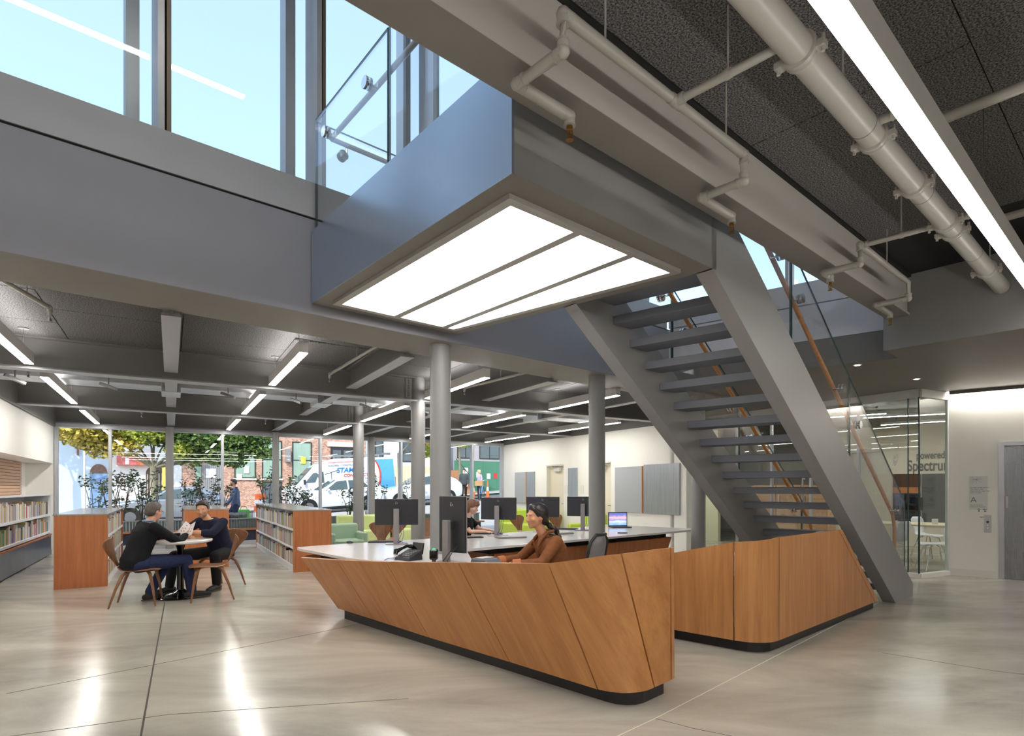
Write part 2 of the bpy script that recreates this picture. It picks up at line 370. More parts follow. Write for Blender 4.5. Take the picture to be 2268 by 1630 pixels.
# ---- reading room ceiling: slab, panels, girders, cross beams
rp = [UV(-1.78, 5.66)[:2], UV(10.4, 5.66)[:2], TW(9.5, 15.95)[:2], TW(-2.9, 15.95)[:2]]
ceil_room = S(MB().prism(rp, 3.225, 3.5), 'ceiling', M['black'])
pmb = MB(); pmb.box(-.572, .572, -.595, .595, 0, .02); pan = None
for i in range(10):
    for j in range(9):
        t, w = -2.2 + 1.154 * (i + .5), 5.35 + 1.2 * (j + .5) - (.6 if i % 2 else 0)
        if w > 15.3: continue
        pc = TW(t, w, 3.2)
        if min((AN.dot((TW(t + a, w + b)).xy)) for a in (-.6, .6) for b in (-.6, .6)) < 5.70: continue
        if pan is None:
            pan = pmb.build('ceiling_panel', M['tectum_room'], ceil_room, local=True); o = pan
        else:
            o = pan.copy(); COL.objects.link(o)
        o.location = pc - parent_loc(ceil_room); o.rotation_euler = (0, 0, RC)
# strip of the same board along the soffit, where whole panels do not fit
MB().ubox(-1.7, 10.2, 5.69, 6.75, 3.2055, 3.22).build('edge_panel', M['tectum_room'], ceil_room)
def ibeam(mb, f, a0, a1, c, z0, z1, bw, tf=.022, tw=.03, along='t'):
    g = (lambda p0, p1, q0, q1, y0, y1: mb.tbox(p0, p1, q0, q1, y0, y1)) if along == 't' else (lambda p0, p1, q0, q1, y0, y1: mb.tbox(q0, q1, p0, p1, y0, y1))
    g(a0, a1, c - tw / 2, c + tw / 2, z0, z1); g(a0, a1, c - bw / 2, c + bw / 2, z0, z0 + tf); g(a0, a1, c - bw / 2, c + bw / 2, z1 - tf, z1)
M['steel_flange'] = M['steel']
for w in (8.63, 12.24):
    g = MB(); ibeam(g, None, -2.2, 9.2, w, 2.82, 3.205, .2)
    gb = S(g, 'beam', M['steel_dark'])
    MB().tbox(-2.2, 9.2, w - .102, w + .102, 2.815, 2.822).build('flange_plate', M['curb'], gb)
    for cc in (3.42 if w < 10 else 3.48,):
        for sgn in (-1, 1):
            pl = MB().tbox(cc + sgn * .17 - .055, cc + sgn * .17 + .055, w - .03, w - .02, 2.87, 3.17)
            po = pl.build('bolt_plate', M['steel_dark'], gb)
            bb = MB()
            for k in range(7): bb.lathe([(.014, -.012), (.014, .0), (.009, .003)], TW(cc + sgn * .17, w - .03, 2.9 + .04 * k), 6, 'Y')
            bb.build('bolt_row', M['steel_dark'], po)
for t in (0.0, 2.31, 4.6, 6.9):
    wst = [(5.75 + .17 * (t + .0), 8.52), (8.74, 12.13), (12.35, 15.85)]
    for (w0, w1) in wst:
        g = MB(); ibeam(g, None, w0, w1, t, 2.92, 3.205, .15, along='w')
        gb = S(g, 'beam', M['steel_dark'])
        MB().tbox(t - .076, t + .076, w0, w1, 2.915, 2.922).build('flange_plate', M['curb'], gb)

# ---- atrium fascia beam with soffit (v = 4.99) and the curb above it
fb = MB(); fb.ubox(-3.2, 10.4, 4.99, 5.05, ZF, 3.815); fb.ubox(-3.2, 10.4, 5.05, 5.69, ZF, 3.0); fb.ubox(-3.2, 10.4, 5.63, 5.69, 3.0, 3.225)
fas = S(fb, 'beam', M['fascia'])
MB().ubox(-3.2, 10.4, 4.988, 5.692, ZF - .006, ZF).build('soffit_board', M['soffit'], fas)
MB().ubox(-3.2, 10.4, 5.0, 5.05, 3.815, 3.835).build('shadow_reveal', M['black'], fas)
MB().ubox(-3.2, 7.35, 4.985, 5.12, 3.835, 4.145).build('curb', M['curb'], fas)
S(MB().ubox(-3.2, 10.4, 5.05, 5.5, 3.5, 3.83), 'wall_atrium_back', M['fascia'])
# ---- upper glazing over the fascia (v = 5.15): deep mullions and panes
um = [-1.66, -.43, .80, 2.03, 3.26, 4.49, 5.72, 6.95]
for i in range(len(um)):
    u0 = um[i]; u1 = um[i + 1] if i + 1 < len(um) else 7.35
    win = S(MB().ubox(u0 + .04, u1 - .04, 5.2, 5.215, 4.145, 7.55), 'window_%d' % (20 + i), M['glass'])
    MB().ubox(u0 - .045, u0 + .0, 5.02, 5.30, 4.145, 7.55).build('mullion', M['alu'], win)
    MB().ubox(u0 + .0, u0 + .02, 5.13, 5.22, 4.145, 7.55).build('mullion_gasket', M['black'], win)
    MB().ubox(u0 + .02, u0 + .05, 5.05, 5.30, 4.145, 7.55).build('mullion_cover', M['alu_dark'], win)
    MB().ubox(u0 - .21, u0 - .12, 5.35, 5.5, 3.9, 7.55).build('fin', M['alu'], win)
S(MB().ubox(-3.2, 8.4, 5.02, 5.4, 7.5, 7.7), 'trim_6', M['alu'])
# ---- roof over the double-height hall
S(MB().prism([UV(-10, -9)[:2], UV(9.3, -9)[:2], UV(9.3, 2.0)[:2], UV(8.4, 5.4)[:2], UV(-4, 5.4)[:2], UV(-10, 5.4)[:2]], 7.7, 7.9), 'ceiling', M['white'])

# ---- right-hand ceiling (wood wool panels), beam, dropped ceiling
rc = [UV(-9, -12)[:2], UV(7.50, -12)[:2], UV(7.50, 1.99)[:2], UV(-9, 1.99)[:2]]
ceil_right = S(MB().prism(rc, ZC + .02, 4.14), 'ceiling', M['black'])
pan = None
for i in range(6):
    for j in range(6):
        u, v = -4.3 + 2.4 * i + (1.2 if j % 2 else 0) - .3, 1.30 - 1.2 * j
        if u + 1.2 > 7.9: continue
        ln = min(2.39, (7.47 - (u - 1.195)))
        if pan is None: pan = MB().box(-1.195, 1.195, -.597, .597, 0, .022).build('ceiling_panel', M['tectum'], ceil_right, local=True); o = pan
        else: o = pan.copy(); COL.objects.link(o)
        sc = ln / 2.39
        o.location = UV(u - 1.195 + ln / 2, v, ZC) - parent_loc(ceil_right); o.rotation_euler = (0, 0, RA); o.scale = (sc, 1, 1)
bm1 = MB(); bm1.ubox(-6, 7.468, 1.935, 2.12, 3.37, 4.14); bm1.ubox(-6, 7.468, 1.915, 2.13, 3.355, 3.378)
bright = S(bm1, 'beam', M['beam_lit'])
MB().ubox(-6, 7.466, 1.914, 2.131, 3.350, 3.355).build('bottom_plate', M['soffit'], bright)
MB().ubox(-6, 7.47, 1.90, 1.935, ZC - .01, ZC + .02).build('shadow_gap', M['black'], bright)
# dropped ceiling front (u = 7.48), dropped ceiling plate and far edge of the stair opening
S(MB().ubox(7.47, 7.56, -12, 2.17, ZLOW + .003, 4.14), 'wall_drop', M['paint_grey'])
EK = -.219
def sk(v, off=0): return 8.01 + off + EK * (v - 2.18)
low = [UV(7.48, -12)[:2], UV(7.48, 2.17)[:2], UV(sk(2.17), 2.17)[:2], UV(sk(4.99), 4.99)[:2], UV(sk(4.99), 5.66)[:2], UV(10.4, 5.66)[:2], TW(9.5, 8.6)[:2], TW(9.5, 15.95)[:2], TW(17, 15.95)[:2], TW(17, -8)[:2]]
S(MB().prism(low, ZLOW, 3.2), 'ceiling', M['ceiling_low'])
def skw(v0, v1, o0, o1, z0, z1, mb=None):
    mb = mb or MB(); return mb.prism([UV(sk(v0, o0), v0)[:2], UV(sk(v0, o1), v0)[:2], UV(sk(v1, o1), v1)[:2], UV(sk(v1, o0), v1)[:2]], z0, z1)
S(skw(2.1, 4.985, -.004, .2, ZLOW + .004, 3.36), 'wall_stair_end', M['paint_grey'])
up = S(skw(1.2, 4.985, .0, .2, 3.365, 3.83), 'wall_stair_end', M['lavender'])
skw(1.2, 4.985, .0, .2, 3.845, 4.14).build('curb', M['lavender'], up)
MB().ubox(7.56, 8.3, 1.2, 2.17, 3.9, 4.14).build('slab', M['steel_dark'], up)
for i, v in enumerate((4.3, 3.4, 2.5, 1.6)):
    win = S(skw(v, v + .86, .08, .095, 4.14, 7.55), 'window_%d' % (40 + i), M['glass'])
    skw(v - .04, v, 0, .18, 4.14, 7.55).build('mullion', M['alu'], win)
S(skw(-12, 1.5, 0, .1, 4.14, 7.7), 'wall_upper', M['white'])

# ---- lift wall (from the glass room corner towards the right)
EDIR = Vector((1.194, -1.0)).normalized(); EN = Vector((EDIR.y, -EDIR.x))     # EN points away from the room? fixed below
if EN.y < 0: EN = -EN
W0 = Vector((7.18, 9.33))
def EW(s, d=0, z=0): p = W0 + EDIR * s + EN * d; return Vector((p.x, p.y, z))
def ebox(mb, s0, s1, d0, d1, z0, z1): return mb.prism([EW(s0, d0)[:2], EW(s1, d0)[:2], EW(s1, d1)[:2], EW(s0, d1)[:2]], z0, z1)
lw = MB(); ebox(lw, 0, .63, 0, .3, 0, ZLOW); ebox(lw, 1.9, 7, 0, .3, 0, ZLOW); ebox(lw, .63, 1.9, 0, .3, 2.15, ZLOW)
wall_lift = S(lw, 'wall_lift', M['white'])
S(ebox(MB(), .01, .6, -.012, 0, 0, .12), 'baseboard_lift', M['white_trim'])
# lift
lf = S(ebox(MB(), .66, 1.87, .07, .1, .005, 2.13), 'door_3', M['lift_steel'])
ebox(MB(), .63, .70, -.015, .12, 0, 2.15).build('door_frame', M['stainless'], lf)
ebox(MB(), 1.83, 1.9, -.015, .12, 0, 2.15).build('door_frame', M['stainless'], lf)
ebox(MB(), .70, 1.83, -.015, .12, 2.09, 2.15).build('door_frame', M['stainless'], lf)
ebox(MB(), .708, .80, .055, .07, .01, 2.09).build('door_leaf', M['lift_steel'], lf)
ebox(MB(), .715, .745, .045, .055, 1.12, 1.3).build('floor_plate', M['lamp_body'], lf)
ebox(MB(), .62, 1.95, -.03, .1, 0, .004).build('door_sill', M['stainless'], lf)
# cove slot with light above the lift wall
cv = S(ebox(MB(), .02, 7, -.13, -.1, ZLOW - .05, ZLOW - .001), 'trim_7', M['ceiling_low'])
ebox(MB(), .05, 6.9, -.09, -.05, ZLOW - .03, ZLOW - .02).build('light_strip', M['cove_on'], cv)

# ---- glazed meeting room (t = 10.17) beside the stair foot
S(MB().tbox(9.5, 17, 15.86, 16.02, 0, 3.2), 'wall_front', M['white'])
GT, GW = 10.165, 4.365
M['frost'] = P('pale frosted head', (196, 198, 196), .4)
cor = TW(GT, GW)
head = S(MB().tbox(GT - .03, GT + .05, GW, 8.6, 2.87, 3.0), 'trim_8', M['frost'])
S(MB().tbox(GT - .03, GT + .05, GW, 8.6, 0, .07), 'trim_9', M['white_trim'])
S(MB().tbox(9.22, GT + .05, 8.6, 8.72, 0, 3.0), 'trim_10', M['alu'])
gm = [GW, 5.3, 6.15, 6.95, 7.75, 8.6]
for i in range(5):
    win = S(MB().tbox(GT, GT + .014, gm[i] + .02, gm[i + 1] - .02, .07, 2.87), 'window_%d' % (50 + i), M['glass_room'])
    if i in (0,):
        MB().tbox(GT - .004, GT + .018, gm[i], gm[i] + .02, .07, 2.87).build('glass_edge', M['glass_edge'], win)
        MB().tbox(GT - .004, GT + .018, gm[i] + .16, gm[i] + .172, .07, 2.87).build('glass_edge', M['glass_edge'], win)
    else:
        MB().tbox(GT - .02, GT + .035, gm[i] - .02, gm[i] + .02, .07, 2.87).build('mullion', M['alu'], win)
    if i in (2, 4):
        MB().tube([TW(GT - .06, gm[i] + .12, .75), TW(GT - .06, gm[i] + .12, 1.75)], .014, 8).build('door_handle', M['stainless'], win, smooth=True)
        for z in (.9, 1.6): MB().tube([TW(GT - .06, gm[i] + .12, z), TW(GT, gm[i] + .12, z)], .01, 8).build('handle_post', M['stainless'], win)
# right wing: corner to the lift wall
CE = Vector((W0.x, W0.y)); CS = Vector((cor.x, cor.y)); wd_ = (CE - CS); wn = Vector((-wd_.y, wd_.x)).normalized()
def wing(mb, a0, a1, d0, d1, z0, z1):
    p = lambda a, d: (CS + wd_ * a + wn * d)[:]
    return mb.prism([p(a0, d0), p(a1, d0), p(a1, d1), p(a0, d1)], z0, z1)
win = S(wing(MB(), .02, .98, 0, .014, .07, 2.87), 'window_56', M['glass_room'])
wing(MB(), .96, 1.0, -.01, .03, .07, 2.87).build('mullion', M['frost'], win)
wing(MB(), 0, 1, -.03, .05, 0, .07).build('sill', M['white_trim'], win)
wing(MB(), 0, 1, -.03, .05, 2.87, 3.0).build('head', M['frost'], win)
# back wall of the meeting room, parallel to the lift wall
B0 = Vector((9.69, 14.2))
def BW(s, d=0, z=0): p = B0 + EDIR * s + EN * d; return Vector((p.x, p.y, z))
def bbox_(mb, s0, s1, d0, d1, z0, z1): return mb.prism([BW(s0, d0)[:2], BW(s1, d0)[:2], BW(s1, d1)[:2], BW(s0, d1)[:2]], z0, z1)
M['cream_wall'] = P('cream meeting room wall', (222, 212, 192), .6, var=.01)
S(bbox_(MB(), -1.6, 6, 0, .12, 0, 3.0), 'wall_meeting', M['cream_wall'])
M['lime_wall'] = P('lime painted wall', (216, 214, 184), .6, var=.02)
S(MB().tbox(12.6, 12.7, 10.2, 15.86, 0, 3.0), 'wall_lime', M['lime_wall'])
S(MB().tbox(9.5, 17, 15.75, 15.86, 0, 3.0), 'wall_kids', M['white'])
# ================================================================== LAMPS
# pendants of the reading room: aluminium box, glowing underside, two wires
def pendant(name, a, b, zb, wd, ht, ztop, mats, label, group=None, wires=(.12, .88), disc=.05, cat='pendant light', up=None, drop=0):
    a, b = Vector(a), Vector(b); d = (b - a); L = d.length; rz = math.atan2(d.y, d.x)
    o = thing(name, label, cat, ((a.x + b.x) / 2, (a.y + b.y) / 2, zb), 0, group)
    o.rotation_euler = (0, 0, rz)
    MB().box(-L / 2, L / 2, -wd / 2, wd / 2, .006, ht).build('housing', mats[0], o, local=True, bevel=.002, seg=1)
    MB().box(-L / 2 + .004, L / 2 - .004, -wd / 2 + .004, wd / 2 - .004, -drop, .0055).build('diffuser', mats[1], o, local=True)
    if up is not None:
        MB().box(-L / 2, L / 2, -wd / 2, -wd / 2 + .004, ht, ht + .012).build('lip', mats[0], o, local=True); MB().box(-L / 2, L / 2, wd / 2 - .004, wd / 2, ht, ht + .012).build('lip', mats[0], o, local=True)
        for e_ in (-1, 1): MB().box(e_ * (L / 2 - .003) - .003, e_ * (L / 2 - .003) + .003, -wd / 2 + .004, wd / 2 - .004, ht, ht + .012).build('lip', mats[0], o, local=True)
        MB().box(-L / 2 + .01, L / 2 - .01, -wd / 2 + .008, wd / 2 - .008, ht + .0005, ht + .004).build('uplight_diffuser', up, o, local=True)
    for k in wires:
        x = -L / 2 + L * k
        MB().tube([(x, 0, ht), (x, 0, ztop - zb)], .003, 6).build('wire', M['stainless'], o, local=True)
        MB().lathe([(disc, -.012), (disc, 0)], (x, 0, ztop - zb), 16).build('canopy', M['steel_dark'], o, local=True, smooth=True)
    return o
rows = [(-1.40, 'nearest the book wall'), (1.2, 'in the second row from the book wall'), (3.5, 'in the row along the round columns'), (5.9, 'in the fourth row from the book wall'), (8.35, 'nearest the door wall')]
for t, txt in rows:
    for k, (w0, w1) in enumerate(((6.05, 8.45), (9.35, 12.0), (13.0, 15.45))):
        if t > 8 and k == 0: continue
        nm = ('nearest the stair', 'between the two girders', 'nearest the street windows')[k]
        if k == 0: w0 = w0 + .08 * (t + 1.4)
        pendant('pendant_light', TW(t, w0, 0), TW(t, w1, 0), 2.85, .09, .115, 3.2, (M['lamp_body'], M['lamp_on']), 'linear pendant light %s, %s' % (txt, nm), 'reading room pendant lights', up=M['lamp_up'])
# long lamp under the right-hand ceiling
o = pendant('linear_light', UV(-4.0, .755), UV(7.3, .755), 3.06, .082, .14, ZC, (M['lamp_body'], M['lamp_long']), 'very long linear pendant light beside the fat ceiling pipe', None, (.12, .315, .53, .746, .93), .06, drop=.016)
# upper hall lamp, seen only as a reflection in the tall glazing
pendant('linear_light', UV(-2.4, 3.1), UV(2.0, 3.1), 6.15, .08, .12, 7.7, (M['lamp_body'], M['lamp_long']), 'linear pendant light high in the hall, mirrored in the tall glazing', None, (.1, .9))
pendant('linear_light', UV(-3.5, -1.5), UV(6.0, -1.5), 6.15, .08, .12, 7.7, (M['lamp_body'], M['lamp_long']), 'linear pendant light over the upper floor', None, (.1, .5, .9))
# lamps in the lobby behind the camera (the row continues)
for k, v in enumerate((-3.4, -6.2)):
    pendant('linear_light', UV(-4.0, v), UV(7.3, v), 3.06, .082, .14, ZC, (M['lamp_body'], M['lamp_long']), 'long linear pendant light in the lobby, %s row to the right' % ORD[k], None, (.12, .5, .9), .06, drop=.016)
# downlights in the dropped ceiling
for k, p in enumerate(((4.41, 7.237), (5.826, 8.16), (6.2, 6.1), (7.6, 7.0))):  # last two are out of view, added to brighten the lift wall
    o = thing('downlight', ('small recessed downlight near the stair glass', 'small recessed downlight near the glass room corner', 'unseen downlight added to brighten the lift wall', 'unseen downlight added to brighten the lift door end')[k], 'downlight', (p[0], p[1], ZLOW - .006), 0, 'recessed downlights')
    MB().lathe([(.05, 0), (.055, .005)], (0, 0, 0), 16).build('ring', M['white_trim'], o, local=True)
    MB().lathe([(.032, -.002), (.032, .0)], (0, 0, 0), 14).build('lens', M['down_on'], o, local=True)
# meeting room strips
for k, (a, b) in enumerate((((7.6, 9.9), (8.9, 10.2)), ((7.2, 11.6), (9.4, 10.4)), ((6.0, 11.9), (7.2, 10.9)), ((8.4, 12.9), (10.6, 11.1)))):
    pendant('strip_light', (*a, 0), (*b, 0), 2.86, .07, .06, ZLOW, (M['lamp_body'], M['lamp_on']), 'slim ceiling strip light in the glazed meeting room, %s from its corner' % ORD[k], 'meeting room strips', (.1, .9), .02, 'strip light')
pendant('strip_light', TW(11.2, 9.5), TW(11.2, 12.5), 2.86, .07, .06, ZLOW, (M['lamp_body'], M['lamp_on']), 'slim ceiling strip light in the lime green room, farther from the door wall', 'meeting room strips', (.1, .9), .02, 'strip light')
pendant('strip_light', TW(10.75, 8.9), TW(10.75, 11.9), 2.86, .07, .06, ZLOW, (M['lamp_body'], M['lamp_on']), 'added strip light brightening the lime green room, nearest the door wall', 'meeting room strips', (.1, .9), .02, 'strip light')  # second strip, added to brighten the room behind the stair
# ================================================================== STAIR
st_loc = UV(8.3, 2.9)
st = thing('staircase', 'grey steel stair with open treads, landing and glass guards', 'staircase', st_loc)
V0, V1, V2, V3 = 2.242, 2.384, 3.453, 3.60
ZL, SL = 3.062, .7157
SKEW = -.16
def fl(v): return 3.911 + SKEW * (v - 2.242)         # where the underside kinks into the flight
def zbot(u, v): return ZL - SL * (u - fl(v))
def stringer(va, vb):
    k0 = fl((va + vb) / 2)
    ub = k0 + ZL / SL; ut = k0 + (ZL + .675) / SL
    prof = [(k0 - .02, ZL), (k0 - .02 + .02, ZL), (ub, 0), (ut - .235, 0), (ut - .235, .168), (k0 - .02, 3.742)]
    mb = MB()
    b = [UV(u, va, z) for u, z in prof]; t = [UV(u, vb, z) for u, z in prof]
    mb.hexa(b, t); return mb
stringer(V0, V1).build('stringer', M['steel'], st)
stringer(V2, V3).build('stringer', M['steel'], st)
# treads (17) skewed across the flight
NT = 17
for i in range(NT + 1):
    z = 3.23 - .1794 * i
    u0 = 3.963 + .2507 * i
    f = lambda v, du: UV(u0 + du - .175 * (v - 3.453), v)[:2]
    a, b = -.0, .275
    if i == 0: a = -.25
    MB().prism([f(V1, a), f(V1, b), f(V2, b), f(V2, a)], z - .076, z).build('tread', M['steel_tread'] if 'steel_tread' in M else M['steel'], st, bevel=.003, seg=1)
# landing
P1, P2, P3, P4 = UV(1.922, V0), UV(1.922, 4.976), UV(3.48, 4.976), UV(3.911, V0)
def off(p, du, dv): return Vector(p) + UV(du, dv)
lb = MB(); lb.prism([P1[:2], P2[:2], P3[:2], P4[:2]], ZL + .01, 3.23)
land = lb.build('landing', M['steel'], st)
M['landing_soffit'] = M['soffit']
MB().prism([P1[:2], P2[:2], P3[:2], P4[:2]], ZL, ZL + .01).build('landing_soffit', M['landing_soffit'], land)
M['landing_face'] = P('satin pale steel face', (190, 206, 228), .24, metal=.9, var=.02, scale=2)
MB().ubox(1.917, 1.935, V0, 4.976, ZL + .001, 3.70).build('landing_face', M['landing_face'], land)
MB().ubox(1.935, 3.95, V0, V0 + .02, ZL + .001, 3.70).build('landing_side', M['steel'], land)
MB().ubox(1.935, 3.4, 4.956, 4.976, ZL + .001, 3.70).build('landing_side', M['steel'], land)
# light panel recessed under the landing: steel frame and three diffusers
cp = UV(2.8, 3.6)
def pu(u, v): return UV(u, v)[:2]
q1, q2 = (2.035, 2.40), (2.035, 4.80)
def fr_edge(v): return 3.72 - .155 * (v - 2.40)     # edge parallel to the treads
fo = [pu(*q1), pu(*q2), pu(fr_edge(4.80) - .02, 4.80), pu(fr_edge(2.40), 2.40)]
fi = [pu(2.095, 2.46), pu(2.095, 4.74), pu(fr_edge(4.75) - .07, 4.75), pu(fr_edge(2.45) - .06, 2.45)]
fm = MB()
for i in range(4):
    j = (i + 1) % 4; fm.prism([fo[i], fo[j], fi[j], fi[i]], ZL - .03, ZL + .004)
lp = fm.build('light_panel', M['frame_steel'], st)
ua = [2.085, 2.62, 2.66, 3.10, 3.14]
for k, (a, b) in enumerate(((2.085, 2.63), (2.67, 3.17), (3.21, None))):
    if b: poly = [pu(a, 2.45), pu(b, 2.45), pu(b, 4.75), pu(a, 4.75)]
    else: poly = [pu(a, 2.45), pu(fr_edge(2.45) - .06, 2.45), pu(fr_edge(4.75) - .07, 4.75), pu(a, 4.75)]
    MB().prism(poly, ZL - .012, ZL - .002).build('diffuser', M['panel_on'], lp)
for a in (2.63, 3.17): MB().ubox(a - .012, a + .052, 2.45, 4.75, ZL - .026, ZL).build('divider', M['frame_steel'], lp)
# glass guards ----------------------------------------------------
def guard(mb_pts, z0, z1, parent, th=.014, name='glass_panel'):
    a, b = mb_pts; d = (b - a).normalized(); n = Vector((-d.y, d.x, 0)) * th / 2
    h0 = z0 if isinstance(z0, tuple) else (z0, z0); h1 = z1 if isinstance(z1, tuple) else (z1, z1)
    A0, B0_ = Vector((a.x, a.y, h0[0])), Vector((b.x, b.y, h0[1])); A1, B1 = Vector((a.x, a.y, h1[0])), Vector((b.x, b.y, h1[1]))
    g = MB().hexa([A0 - n, B0_ - n, B0_ + n, A0 + n], [A1 - n, B1 - n, B1 + n, A1 + n]).build(name, M['glass_clear'], parent)
    e = MB(); e.tube([A1, B1], .0085, 4); e.build('top_edge', M['glass_edge'], g)
    e = MB(); e.tube([A0, A1], .0085, 4); e.build('side_edge', M['glass_edge'], g)
    e = MB(); e.tube([B0_, B1], .0085, 4); e.build('side_edge', M['glass_edge'], g)
    return g
def rail(parent, path, mat, rr=.021): return MB().tube(path, rr, 12).build('handrail', mat, parent, smooth=True)
def standoff(parent, p, n, drop=.0):
    n = Vector(n)
    o = MB(); z = Vector((0, 0, 1)); x = n.cross(z).normalized(); m = Matrix((x, n, z)).transposed()
    o.lathe([(.046, -.026), (.046, -.008)], p, 16, 'Y', m); o.lathe([(.046, .008), (.046, .026)], p, 16, 'Y', m)
    o.tube([Vector(p), Vector(p) + n * .085, Vector(p) + n * .09 + z * .045], .009, 8)
    return o.build('standoff', M['chrome'], parent, smooth=True)
g1 = guard((UV(1.945, 4.94), UV(1.945, 3.62)), 3.3, 4.68, st); guard((UV(1.945, 3.60), UV(1.945, 2.3)), 3.3, 4.68, st)
guard((UV(1.96, 4.96), UV(3.3, 4.96)), 3.3, 4.68, st)
rail(st, [UV(2.05, 4.86, 4.52), UV(2.05, 2.6, 4.52)], M['rail_blue'] if 'rail_blue' in M else M['alu']); rail(st, [UV(2.05, 4.86, 4.52), UV(3.3, 4.86, 4.52)], M['alu'])
for v in (4.72, 3.95, 3.3): standoff(st, UV(1.945, v, 4.47), UV(1, 0).normalized())
for u in (2.2, 3.0): standoff(st, UV(u, 4.96, 4.47), -UV(0, 1).normalized())
# sloping guards of the flight
def zrail(u, v, h): return zbot(u, v) + .675 + h
for v, un, inner in ((2.31, V0, 1), (3.53, V3, -1)):
    us = [3.95, 5.38, 6.83, 8.80] if inner == 1 else [3.9, 5.3, 6.75, 8.60]
    for a, b in zip(us[:-1], us[1:]):
        a += .012; b -= .012
        h = 1.0
        z0a, z0b = zrail(a, v, -.12), zrail(b, v, -.12); z1a, z1b = zrail(a, v, h), zrail(b, v, h)
        if b > 8.4:
            # last pane ends in a vertical edge
            guard((UV(a, v), UV(b, v)), (z0a, max(.22, z0b)), (z1a, z1b), st)
        else: guard((UV(a, v), UV(b, v)), (z0a, z0b), (z1a, z1b), st)
        for q in (.14, .86):
            u = a + (b - a) * q; standoff(st, UV(u, v, zrail(u, v, .70)), UV(0, inner).normalized())
    vi = v + .09 * inner
    rail(st, [UV(3.9, vi, zrail(3.9, vi, .74)), UV(8.62, vi, zrail(8.62, vi, .74)), UV(8.70, vi, zrail(8.70, vi, .62)), UV(8.70, vi, .35)], M['oak_rail'], .022)
# ================================================================== PIPES UNDER THE RIGHT-HAND CEILING
def fitting(mb, p, r): mb.ball(p, r, 10, 7)
def pipe_run(parent, pts, r, name='pipe', fit=True):
    mb = MB().tube(pts, r, 12)
    o = mb.build(name, M['pipe'], parent, smooth=True)
    if fit:
        for p, a, b in zip(pts[1:-1], pts[:-2], pts[2:]):
            f = MB(); p, a, b = Vector(p), Vector(a), Vector(b); fitting(f, p, r * 1.45)
            for e in (a, b):
                d = (e - p).normalized(); f.tube([p + d * r * .2, p + d * r * 2.0], r * 1.28, 12); f.tube([p + d * r * 1.9, p + d * r * 2.3], r * 1.42, 12)
            f.build('elbow', M['pipe'], o, smooth=True)
    return o
main = thing('sprinkler_pipework', 'pale grey sprinkler pipework, a fat main pipe with thin branches, under the dark ceiling', 'pipe', UV(1.7, 1.13, 3.38))
VM, ZM = 1.13, 3.45
MB().tube([UV(-4, VM, ZM), UV(7.45, VM, ZM)], .068, 28).build('pipe', M['pipe'], main, smooth=True)
for u in (2.0, 3.55, 4.68, 6.2): MB().tube([UV(u, VM, ZM), UV(u + .006, VM, ZM)], .0695, 28).build('pipe_seam', M['steel_dark'], main, smooth=True)
for k, u in enumerate((2.73, 3.72, 4.50, 5.30, 5.52, 6.75)):
    c = MB(); c.lathe([(.069, -.03), (.082, -.026), (.082, -.012), (.074, -.006), (.074, .006), (.082, .012), (.082, .026), (.069, .03)], UV(u, VM, ZM), 24, 'X', Matrix.Rotation(RA, 3, 'Z'))
    co = c.build('clamp', M['pipe'], main, smooth=True)
    for s in (-1, 1):
        e = MB(); e.obox(UV(u, VM + s * .092, ZM - .02), (.05, .04, .03), RA); e.tube([UV(u, VM + s * .1, ZM - .055), UV(u, VM + s * .1, ZM + .025)], .009, 8); e.build('clamp_bolt', M['pipe'], co, smooth=True)
for u in (1.2, 3.25, 5.0, 6.9):
    MB().tube([UV(u, VM, ZM + .06), UV(u, VM, ZC)], .006, 8).build('hanger_rod', M['pipe'], main)
# branch line along the beam with drops and sprinkler heads
VB, ZB, RB = 1.70, 3.45, .021
br = main
def drop(u0, du, zd=3.29, vend=1.975, start=None):
    pts = ([start] if start else []) + [UV(u0, VB, ZB), UV(u0, VB, zd), UV(u0 - .02, vend, zd), UV(u0 + du, vend, zd), UV(u0 + du, vend, zd - .05)]
    pipe_run(br, pts, RB)
    p = UV(u0 + du, vend, zd - .05)
    h = MB(); h.lathe([(.016, 0), (.016, -.02), (.011, -.024)], p, 10); h.tube([p + Vector((.012, 0, -.02)), p + Vector((.014, 0, -.045)), p + Vector((.004, 0, -.066))], .004, 6)
    h.tube([p + Vector((-.012, 0, -.02)), p + Vector((-.014, 0, -.045)), p + Vector((-.004, 0, -.066))], .004, 6); h.lathe([(.02, -.07), (.02, -.066)], p, 12); h.tube([p, p + Vector((0, 0, -.066))], .0035, 6)
    h.build('sprinkler_head', M['brass'], br, smooth=True)
drop(1.742, .33, start=UV(3.313, VB, ZB)); drop(3.313, .36, start=UV(2.5, VB, ZB))
drop(5.27, .12, start=UV(6.59, VB, ZB)); drop(6.592, .42)
def tee(p):
    f = MB(); fitting(f, p, RB * 1.5); f.tube([p - UV(.05, 0), p + UV(.05, 0)], RB * 1.35, 12); f.tube([p, p - UV(0, .05)], RB * 1.35, 12); f.build('tee', M['pipe'], br, smooth=True)
for u in (2.587, 5.30):
    tee(UV(u, VB, ZB)); pipe_run(br, [UV(u, VB, ZB), UV(u + .04, VM + .06, ZB)], RB, 'cross_pipe')
    hm = MB(); hm.lathe([(.026, -.012), (.026, .012)], UV(u + .02, 1.42, ZB), 12, 'Y', Matrix.Rotation(RA, 3, 'Z')); hm.build('pipe_ring', M['pipe'], br)
    MB().tube([UV(u + .02, 1.42, ZB + .02), UV(u + .02, 1.42, ZC)], .005, 6).build('hanger_rod', M['pipe'], br)
